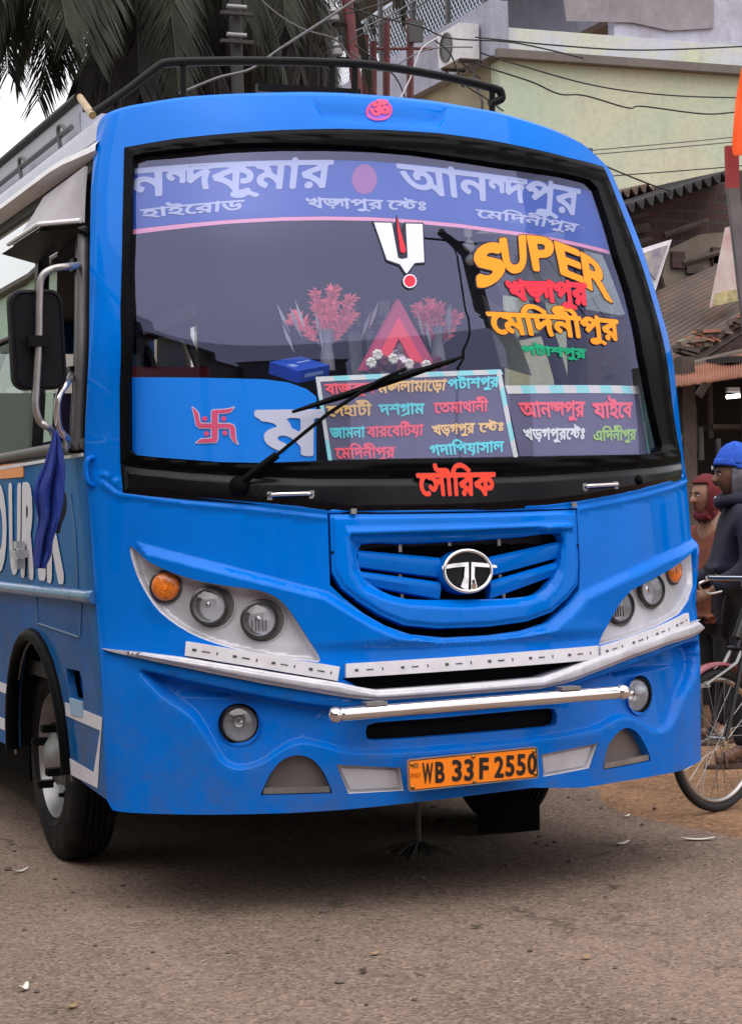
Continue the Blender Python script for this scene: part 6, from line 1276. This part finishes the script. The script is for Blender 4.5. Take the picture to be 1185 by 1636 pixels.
def person(name, label, base, face, H, mats, wear, arms, lean=.0, group=None):
    """stands at base, body facing angle face (radians from +X); arms: (hand offsets in body axes)"""
    sk, top_m, leg_m, shoe_m = mats; k = H/1.65; o = thing(name, label, 'person', base, 0, group); J = {}; R = {}
    ca, sa = math.cos(face), math.sin(face)
    def W_(p): p = np.array(p, float)*k; p[0] += lean*max(0, p[2]-.8*k); return np.array(base)+np.array((ca*p[0]-sa*p[1], sa*p[0]+ca*p[1], p[2]))
    def j(n, p, r): J[n] = W_(p); R[n] = r*k if np.isscalar(r) else (r[0]*k, r[1]*k)
    j('pelvis', (0, 0, .90), (.125, .16)); j('belly', (.01, 0, 1.04), (.115, .145)); j('chest', (.01, 0, 1.22), (.115, .165)); j('neck', (0, 0, 1.37), .062); j('skull', (.02, 0, 1.47), .06)
    E = [('pelvis', 'belly'), ('belly', 'chest'), ('chest', 'neck'), ('neck', 'skull')]
    for s_, n in ((1, 'l'), (-1, 'r')):
        st = .06*s_
        j(n+'hip', (0, s_*.09, .84), .095); j(n+'knee', (.02+st*.3, s_*.10, .47), .060); j(n+'ankle', (-.01+st, s_*.105, .09), .038); j(n+'toe', (.15+st, s_*.12, .035), .032)
        j(n+'sh', (0, s_*.185, 1.30), .060); a = arms[0 if s_ > 0 else 1]; j(n+'elbow', a[0], .043); j(n+'wrist', a[1], .028)
        E += [('pelvis', n+'hip'), (n+'hip', n+'knee'), (n+'knee', n+'ankle'), (n+'ankle', n+'toe'), ('chest', n+'sh'), (n+'sh', n+'elbow'), (n+'elbow', n+'wrist')]
    V, F = skinned(J, E, R, 'pelvis'); mb = MB(); mb.add(V, F)
    hc = np.array((.045, 0, 1.535)); hm = headmesh((0, 0, 0), .235); ha = face+wear.get('turn', 0.); hca, hsa = math.cos(ha), math.sin(ha)
    HV = [W_(hc)+k*np.array((hca*p[0]-hsa*p[1], hsa*p[0]+hca*p[1], p[2])) for p in hm.V]; mb.add(HV, hm.F)
    for s_, n in ((1, 'l'), (-1, 'r')):                # hands: palm, four fingers, thumb
        w_, e = J[n+'wrist'], J[n+'elbow']; d = (w_-e)/np.linalg.norm(w_-e); sd = np.cross(d, (ca, sa, 0)); sd /= np.linalg.norm(sd); up = np.cross(sd, d); pc_ = w_+d*.045*k
        mb.tube([w_, pc_, w_+d*.085*k], [.026*k, .034*k, .030*k], 10)
        for q in range(4):
            b = w_+d*.08*k+up*(q-1.5)*.017*k; l = (.066, .075, .070, .055)[q]*k; mb.tube([b, b+d*l*.5-sd*s_*.006*k, b+d*l*.8-sd*s_*.022*k, b+d*l*.85-sd*s_*.04*k], [.0095*k, .009*k, .008*k, .007*k], 7)
        b = w_+d*.03*k+up*.025*k; mb.tube([b, b+d*.03*k+up*.025*k, b+d*.062*k+up*.03*k], [.012*k, .011*k, .008*k], 7)
    V, F = remesh(mb.V, mb.F, .0095)
    me = mesh_obj('body', V, F, sk, o, 180)
    bm = bmesh.new(); bm.from_mesh(me.data); bmesh.ops.recalc_face_normals(bm, faces=bm.faces); bm.to_mesh(me.data); bm.free(); me.data.polygons.foreach_set('use_smooth', [True]*len(me.data.polygons))
    def shell_(nm, joints, edges, grow, m, root, rm=.014, extra=None):
        JJ = {n: J[n] for n in joints}; RR = {n: (R[n]+grow*k if np.isscalar(R[n]) else (R[n][0]+grow*k, R[n][1]+grow*k)) for n in joints}
        if extra: 
            for n, (p, r) in extra.items(): JJ[n] = W_(p) if not isinstance(p, np.ndarray) else p; RR[n] = r*k if np.isscalar(r) else (r[0]*k, r[1]*k)
        V, F = skinned(JJ, edges, RR, root); V, F = remesh(V, F, rm); return mesh_obj(nm, V, F, m, o, 180)
    tj = ['pelvis', 'belly', 'chest', 'lsh', 'lelbow', 'lwrist', 'rsh', 'relbow', 'rwrist']
    def cut(n): e, w_ = J[n+'elbow'], J[n+'wrist']; return w_-(w_-e)*.08
    JX = {'hem': ((0, 0, wear.get('hem', .80)), (.16, .19)), 'coll': ((.0, 0, 1.375), .080)}
    J['lwrist'], J['rwrist'] = cut('l'), cut('r')
    shell_('jacket' if wear['kind'] == 'jacket' else 'sweater', tj, [('hem', 'pelvis'), ('pelvis', 'belly'), ('belly', 'chest'), ('chest', 'coll'), ('chest', 'lsh'), ('lsh', 'lelbow'), ('lelbow', 'lwrist'), ('chest', 'rsh'), ('rsh', 'relbow'), ('relbow', 'rwrist')], .026 if wear['kind'] == 'jacket' else .014, top_m, 'pelvis', extra=JX)
    lj = ['pelvis', 'lhip', 'lknee', 'lankle', 'rhip', 'rknee', 'rankle']; shell_('trousers', lj, [('pelvis', 'lhip'), ('lhip', 'lknee'), ('lknee', 'lankle'), ('pelvis', 'rhip'), ('rhip', 'rknee'), ('rknee', 'rankle')], .022, leg_m, 'pelvis')
    for n in 'lr':
        a, t = J[n+'ankle'], J[n+'toe']; d = (t-a)*np.array((1, 1, 0)); d /= np.linalg.norm(d); sd = np.array((-d[1], d[0], 0)); f = Flat((a+t)/2*np.array((1, 1, 0))-d*.01+np.array((0, 0, base[2]+.004)), d, sd)
        P = np.array([(.145*math.cos(q), (.047+.006*math.cos(q))*math.sin(q)) for q in np.linspace(0, 2*PI, 25)[:-1]])*k; s0 = slab('sandal', P, f, shoe_m, o, 0, .016)
        mb = MB(); c = (a+t)/2*np.array((1, 1, 0))+d*.03+np.array((0, 0, base[2])); mb.tube(bez([c+sd*.05*k+np.array((0, 0, .01)), c+sd*.03*k+np.array((0, 0, .07*k)), c-sd*.03*k+np.array((0, 0, .07*k)), c-sd*.05*k+np.array((0, 0, .01))], 4), .010, 6); mb.build('strap', shoe_m, s0, 50)
    # headwear, in head axes
    def HW(p): p = np.array(p, float)*.235*k; return W_(hc)+np.array((hca*p[0]-hsa*p[1], hsa*p[0]+hca*p[1], p[2]))
    def hood(nm, m, fn, mask, rib=0., nu=56, nv=36):
        V = []; keep = {}
        for jj in range(nv+1):
            t = PI*jj/nv
            for q in range(nu): a = 2*PI*q/nu; V.append((t, a))
        P = [fn(t, a) for t, a in V]; F = [(jj*nu+q, (jj+1)*nu+q, (jj+1)*nu+(q+1) % nu, jj*nu+(q+1) % nu) for jj in range(nv) for q in range(nu)]
        F = [f for f in F if all(mask(*V[i]) for i in f)]; ob = mesh_obj(nm, [HW(p) for p in P], F, m, o, 180); md = ob.modifiers.new('s', 'SOLIDIFY'); md.thickness = .007; md.offset = 1; return ob
    def skl(t, a, g=1.):
        x, y, z = math.sin(t)*math.cos(a), math.sin(t)*math.sin(a), math.cos(t); px, py, pz = x*.42*g, y*.37*g, z*.52*g
        if pz < 0: f = -pz/.5; py *= 1-.22*f; px = px*(1-.12*f)+.05*f
        return (px, py, pz)
    if wear['hat'] == 'cap':
        hood('knit_cap', wear['hatm'], lambda t, a: tuple(np.array(skl(t, a, 1.07+.02*math.sin(9*a)))+np.array((-.03, 0, .05+.10*max(0, math.cos(t))*(1 if math.cos(a) < .5 else .8)))), lambda t, a: t < PI*.44+.10*math.cos(a+PI))
        hood('cap_fold', wear['hatm'], lambda t, a: tuple(np.array(skl(t, a, 1.12+.012*math.sin(11*a)+.02*math.sin(3*a+1)))+np.array((-.03, 0, .03+.03*math.sin(2*a+.6)))), lambda t, a: PI*.33 < t < PI*.45+.10*math.cos(a+PI))
        mb = MB(); mb.box(HW((.42, -.14, .16)), (.012, .012, .02)); mb.build('cap_label', VWH, o)
        hood('scarf', wear['scarf'], lambda t, a: tuple(np.array(skl(t, a, 1.05+.05*math.sin(5*a+4*t)*math.sin(t)))+np.array((-.03, 0, -.06-.10*max(0, -math.cos(t))))), lambda t, a: t > PI*.36 and (math.cos(a) < .38 or t > PI*.86))
        mb = MB(); mb.tube(bez([HW(p) for p in ((.18, -.30, -.55), (.30, -.12, -.62), (.28, .12, -.62), (.05, .36, -.56), (-.30, .2, -.50), (-.30, -.2, -.50), (.0, -.36, -.54), (.18, -.30, -.55))], 5), .034*k, 10); mb.build('collar', top_m, o, 60)
        mb = MB(); mb.ball(HW((.34, -.22, -.54)), .014, 8, 6); mb.ball(HW((.36, -.20, -.68)), .012, 8, 6); mb.build('toggle', VWH, o, 60)
    else:
        hood('balaclava', wear['hatm'], lambda t, a: tuple(np.array(skl(t, a, 1.06))+np.array((-.025, 0, .0-.12*max(0, -math.cos(t))))), lambda t, a: (math.cos(a) < .50 and t > .1) or t < PI*.33 or t > PI*.90)
        mb = MB(); mb.tube(bez([HW((.06, .24, -.50)), HW((.12, 0, -.56)), HW((.06, -.24, -.50)), HW((-.25, 0, -.44)), HW((.06, .24, -.50))], 5), .034*k, 10); mb.build('balaclava_neck', wear['hatm'], o, 60)
    # eyes, brows, moustache
    EW = mat('eye_white', (.5, .48, .45), .3); EB_ = mat('eye_dark', (.012, .008, .006), .3); HB = mat('hair_black', (.010, .008, .008), .8)
    for s_ in (-1, 1):
        mb = MB(); mb.ball(HW((.322, s_*.125, .0)), .0098*k, 12, 8, (1, 1, .8)); e = mb.build('eye', EW, o, 60); mb = MB(); mb.ball(HW((.357, s_*.124, .0)), .0046*k, 8, 6); mb.build('iris', EB_, e, 60)
        mb = MB(); mb.tube([HW((.385, s_*.05, .075)), HW((.385, s_*.12, .09)), HW((.345, s_*.20, .07))], .0042*k, 6); mb.build('eyebrow', HB, o, 60)
    if wear.get('tache'): mb = MB(); mb.tube(bez([HW((.34, -.13, -.235)), HW((.405, -.05, -.20)), HW((.405, .05, -.20)), HW((.34, .13, -.235))], 4), .0062*k, 6); mb.build('moustache', HB, o, 60)
    return o
NAVY = mat('cloth_navy', (.010, .011, .030), .85, var=.3, scale=9, bump=.25, bscale=18); TRO = mat('cloth_charcoal', (.014, .014, .019), .9, var=.25, scale=12); CAPB = mat('knit_blue', (.012, .075, .46), .9, var=.15, scale=30, bump=.5, bscale=120); SCF = mat('scarf_grey', (.11, .11, .13), .9, var=.4, scale=25)
ORB = mat('sweater_rust', (.16, .045, .025), .9, var=.25, scale=9, bump=.3, bscale=40); MAR = mat('knit_maroon', (.11, .008, .014), .9, var=.2, scale=30, bump=.5, bscale=120); SAND = mat('sandal_brown', (.08, .045, .035), .7)
p1 = at_z(1196, 1222, 0.); p1 = np.array((p1[0], p1[1], 0.))
LEFT = math.atan2(.377, -.926)                          # facing the photo's left
person('person', 'person in a blue knit cap and dark navy jacket facing left behind the bicycle', tuple(p1), LEFT+.05, 1.66, (SKIN, NAVY, TRO, SAND), dict(kind='jacket', hat='cap', hatm=CAPB, scarf=SCF, hem=.72, tache=True, turn=.02), (((.02, .26, 1.04), (.24, .22, .92)), ((.03, -.26, 1.04), (.26, -.20, .94))), group=None)
p2 = at_y(1156, 1200, 3.75); d2 = np.array((p2[0], 3.75, 0.))
person('person', 'person in a maroon balaclava and rust brown sweater looking past the bus', tuple(d2), LEFT+.45, 1.55, (SKIN2, ORB, TRO, SAND), dict(kind='sweater', hat='bala', hatm=MAR, turn=.0), (((.0, .25, 1.04), (.10, .24, .82)), ((.0, -.25, 1.04), (.10, -.24, .82))), lean=.06)

# ------------------------------------------------------------------ bicycle
hb = np.array((.94, .34, 0)); hb /= np.linalg.norm(hb); wc = at_z(1148, 1297, 0.); RW = .322; fw = np.array((wc[0], wc[1], RW)); zz = np.array((0, 0, 1.)); sd = np.cross(zz, hb)
bk = thing('bicycle', 'old black bicycle with a maroon front mudguard parked beside the bus', 'bicycle', (fw[0], fw[1], 0))
BT = mat('bike_tyre', (.012, .012, .012), .8); BRM = mat('bike_rim', (.42, .40, .38), .3, metal=.9); BFK = mat('bike_black', (.012, .012, .013), .4); BMG = mat('bike_maroon', (.22, .03, .045), .35, coat=.4); BCH = mat('bike_chrome', (.65, .65, .66), .18, metal=1.)
def torus(mb, c, R, r, n=48, a0=0, a1=2*PI, m=8): mb.tube([c+R*(math.cos(a)*hb+math.sin(a)*zz) for a in np.linspace(a0, a1, n)], r, m, a1-a0 < 6.2)
rw = fw+hb*1.08
for c in (fw, rw):
    mb = MB(); torus(mb, c, RW-.020, .0195); w_ = mb.build('bicycle_wheel', BT, bk, 60); mb = MB(); torus(mb, c, RW-.048, .012); mb.build('rim', BRM, w_, 60)
    mb = MB()
    for q in range(28): a = 2*PI*q/28; e = c+(RW-.055)*(math.cos(a)*hb+math.sin(a)*zz); s0 = c+sd*(.03 if q % 2 else -.03)+.02*(math.cos(a+(1.2 if q % 4 < 2 else -1.2))*hb+math.sin(a+(1.2 if q % 4 < 2 else -1.2))*zz); mb.tube([s0, e], .0018, 4, False)
    mb.build('spokes', STEEL, w_); mb = MB(); mb.tube([c-sd*.05, c+sd*.05], .018, 10); mb.build('hub', BCH, w_, 50)
    mb = MB(); A_ = np.linspace(.15, 2.75, 22) if c is fw else np.linspace(.2, 3.4, 26); V = []
    for a in A_:
        d = math.cos(a)*hb+math.sin(a)*zz
        for t, rr_ in ((-.030, .016), (-.018, .028), (.0, .031), (.018, .028), (.030, .016)): V.append(c+d*(RW+rr_)+sd*t)
    mb.add(V, [(5*i+q, 5*i+q+1, 5*i+q+6, 5*i+q+5) for i in range(len(A_)-1) for q in range(4)]); g_ = mb.build('mudguard', BMG, bk, 60); md = g_.modifiers.new('s', 'SOLIDIFY'); md.thickness = .003
    mb = MB()
    for t in (-.032, .032): mb.tube([c+sd*t*1.3, c+(RW+.016)*(math.cos(2.5)*hb*-1+math.sin(.6)*zz)*0+c*0+(c+(RW+.016)*(math.cos(2.45)*hb+math.sin(2.45)*zz)-c)+sd*t] if False else [c+sd*t*1.3, c+(RW+.018)*(math.cos(2.45)*hb+math.sin(2.45)*zz)+sd*t], .003, 5)
    mb.build('mudguard_stay', STEEL, bk)
hd = fw+hb*.16+zz*.40; ht = fw+hb*.25+zz*.62; seat = fw+hb*.80+zz*.58; bb = fw+hb*.62-zz*.04
mb = MB()
for t in (-.045, .045): mb.tube(bez([fw+sd*t, fw+hb*.06+zz*.14+sd*t, hd+sd*t*.9], 5), .011, 8)
mb.tube([hd-sd*.05, hd+sd*.05], .014, 8); mb.tube([hd, ht], .014, 8); mb.build('fork', BFK, bk, 60)
mb = MB(); mb.tube([hd+zz*.05, ht-zz*.02], .021, 10); mb.tube([ht-zz*.04, seat-zz*.05], .015, 8); mb.tube([hd+zz*.07, bb], .016, 8); mb.tube([bb, seat], .015, 8)
for t in (-.05, .05): mb.tube([bb+sd*t*.5, rw+sd*t], .010, 8); mb.tube([seat-zz*.05+sd*t*.4, rw+sd*t], .009, 8)
mb.build('frame', BFK, bk, 60)
mb = MB(); hbz = ht+zz*.10; L_ = [hbz-hb*.02-sd*.28+hb*.18-zz*.02, hbz-sd*.27+hb*.08, hbz-sd*.20-hb*.02, hbz-hb*.03, hbz+sd*.20-hb*.02, hbz+sd*.27+hb*.08, hbz+sd*.28+hb*.18-zz*.02]; mb.tube(bez(L_, 5), .011, 10); mb.tube([ht-zz*.03, hbz-hb*.03], .012, 8); h_ = mb.build('handlebar', BCH, bk, 60)
for s_ in (-1, 1): mb = MB(); mb.tube([hbz+sd*.275*s_+hb*.10, hbz+sd*.28*s_+hb*.20-zz*.02], .016, 10); mb.build('grip', BFK, h_, 60); mb = MB(); mb.tube(bez([hbz+sd*.24*s_+hb*.02-zz*.01, hbz+sd*.25*s_-hb*.04-zz*.03, hbz+sd*.26*s_+hb*.03-zz*.075, hbz+sd*.26*s_+hb*.14-zz*.07], 5), .006, 8); mb.build('brake_lever', BCH, h_, 60)
mb = MB(); 
for t in (-.034, .034): mb.tube([hd+sd*t*.9+zz*.0, hd+sd*t-hb*.05-zz*.06, fw+(RW-.045)*(math.cos(1.95)*hb+math.sin(1.95)*zz)+sd*t*.7], .008, 6); mb.box(fw+(RW-.047)*(math.cos(1.95)*hb+math.sin(1.95)*zz)+sd*t*.55, (.05, .012, .02))
mb.build('brake_caliper', STEEL, bk)
mb = MB(); mb.lathe([(.0, 0), (.09, -.005), (.10, .02), (.06, .045), (.001, .05)], seat+zz*.06, (0, 0, 1), 16); mb.build('saddle', BFK, bk, 50)
mb = MB(); mb.lathe([(.095, -.004), (.095, .004), (.075, .004), (.075, -.004), (.095, -.004)], bb+sd*.04, sd, 28); mb.tube([bb-sd*.07, bb+sd*.07], .014, 8); mb.tube([bb+sd*.07, bb+sd*.07+hb*.13-zz*.09], .009, 6); mb.tube([bb-sd*.07, bb-sd*.07-hb*.13+zz*.09], .009, 6); mb.build('crank', BCH, bk, 50)
for s_ in (1, -1): c = bb+s_*(sd*.11+hb*.13-zz*.09); mb = MB(); mb.box(c, (.09, .08, .025), np.stack([hb, sd, zz], 1)); mb.build('pedal', BFK, bk)

# ------------------------------------------------------------------ the street behind the photographer: what the bus mirrors
def house(label, x0, x1, y0_, y1_, h, m, face, wins, col):
    o = thing('street_house', label, 'house', ((x0+x1)/2, (y0_+y1_)/2, 0), 0, 'houses across the street'); mb = MB(); mb.box(((x0+x1)/2, (y0_+y1_)/2, h/2), (x1-x0, y1_-y0_, h)); mb.build('wall', m, o); mb = MB(); mb.box(((x0+x1)/2, (y0_+y1_)/2, h+.1), (x1-x0+.5, y1_-y0_+.5, .2)); mb.build('roof', CONC, o)
    n, z = wins
    for i in range(n):
        for zz_ in z:
            mb = MB(); t = (i+.5)/n
            if face == 'y': mb.box((x0+(x1-x0)*t, y1_+.01, zz_), (.9, .06, 1.2))
            elif face == 'x': mb.box((x0-.01, y0_+(y1_-y0_)*t, zz_), (.06, .9, 1.2))
            else: mb.box((x1+.01, y0_+(y1_-y0_)*t, zz_), (.06, .9, 1.2))
            mb.build('window', DARK, o)
    return o
MINT = wallmat('plaster_mint', (.50, .68, .54), (.46, .62, .50), (.36, .46, .38)); CREAM = wallmat('plaster_cream', (.30, .26, .20), (.26, .22, .18), (.16, .14, .12)); GREYW = wallmat('plaster_grey', (.20, .20, .22), (.16, .16, .17), (.10, .10, .11))
house('mint green house along the left side of the street', -12, -6, 9, 44, 7.5, MINT, '-x', (6, (2., 5.2)), 0)
house('cream house on the left behind the photographer', -14, -7.5, -14, 4, 6.0, CREAM, '-x', (4, (1.6, 4.4)), 0)
house('grey row house behind the photographer', -8, 1.5, -24, -14, 7.5, GREYW, 'y', (4, (1.5, 4.0)), 0)
house('low mint green house on the right side of the street', 9., 15, 0, 9.5, 3.2, MINT, 'x', (3, (1.6,)), 0)
def pp(z): return np.array((2.27+.243*z, -2.97-.143*z, z))
mp_ = thing('power_pole', 'leaning dark power pole mirrored in the windshield', 'pole', tuple(pp(0))); mb = MB(); mb.tube([pp(0), pp(11.5)], [.23, .17], 12); mb.build('shaft', CP, mp_, 50); mb = MB(); mb.box(pp(10.4), (1.5, .10, .12)); mb.build('cross_arm', CP, mp_); mb = MB(); mb.box(pp(6.6)+np.array((.1, 0, 0)), (.5, .5, .5)); mb.build('junction_box', BLKMETAL, mp_)
def wire3(label, pts, r, g='cables across the street'): mb = MB(); mb.tube(bez(pts, 8), r, 6); tag(mb.build('street_cable', WIRE, None, 60), label, 'cable', g)
wire3('stay cable running from the power pole top to the ground', [pp(10.6), (3.3, -4.3, 6.2), (2.3, -3.9, 3.8), (1.5, -3.9, 1.2), (1.2, -3.9, 0)], .022)
for i, (y, z) in enumerate(((-.9, 6.0), (-.5, 6.4), (.1, 6.2), (.5, 6.9), (-1.5, 7.2))): wire3('cable strung across the street from the power pole side', [pp(10.5)+np.array((.2*i, 0, 0)), (6.5, y-1.2, z), (11, y, z+.8)], .014)
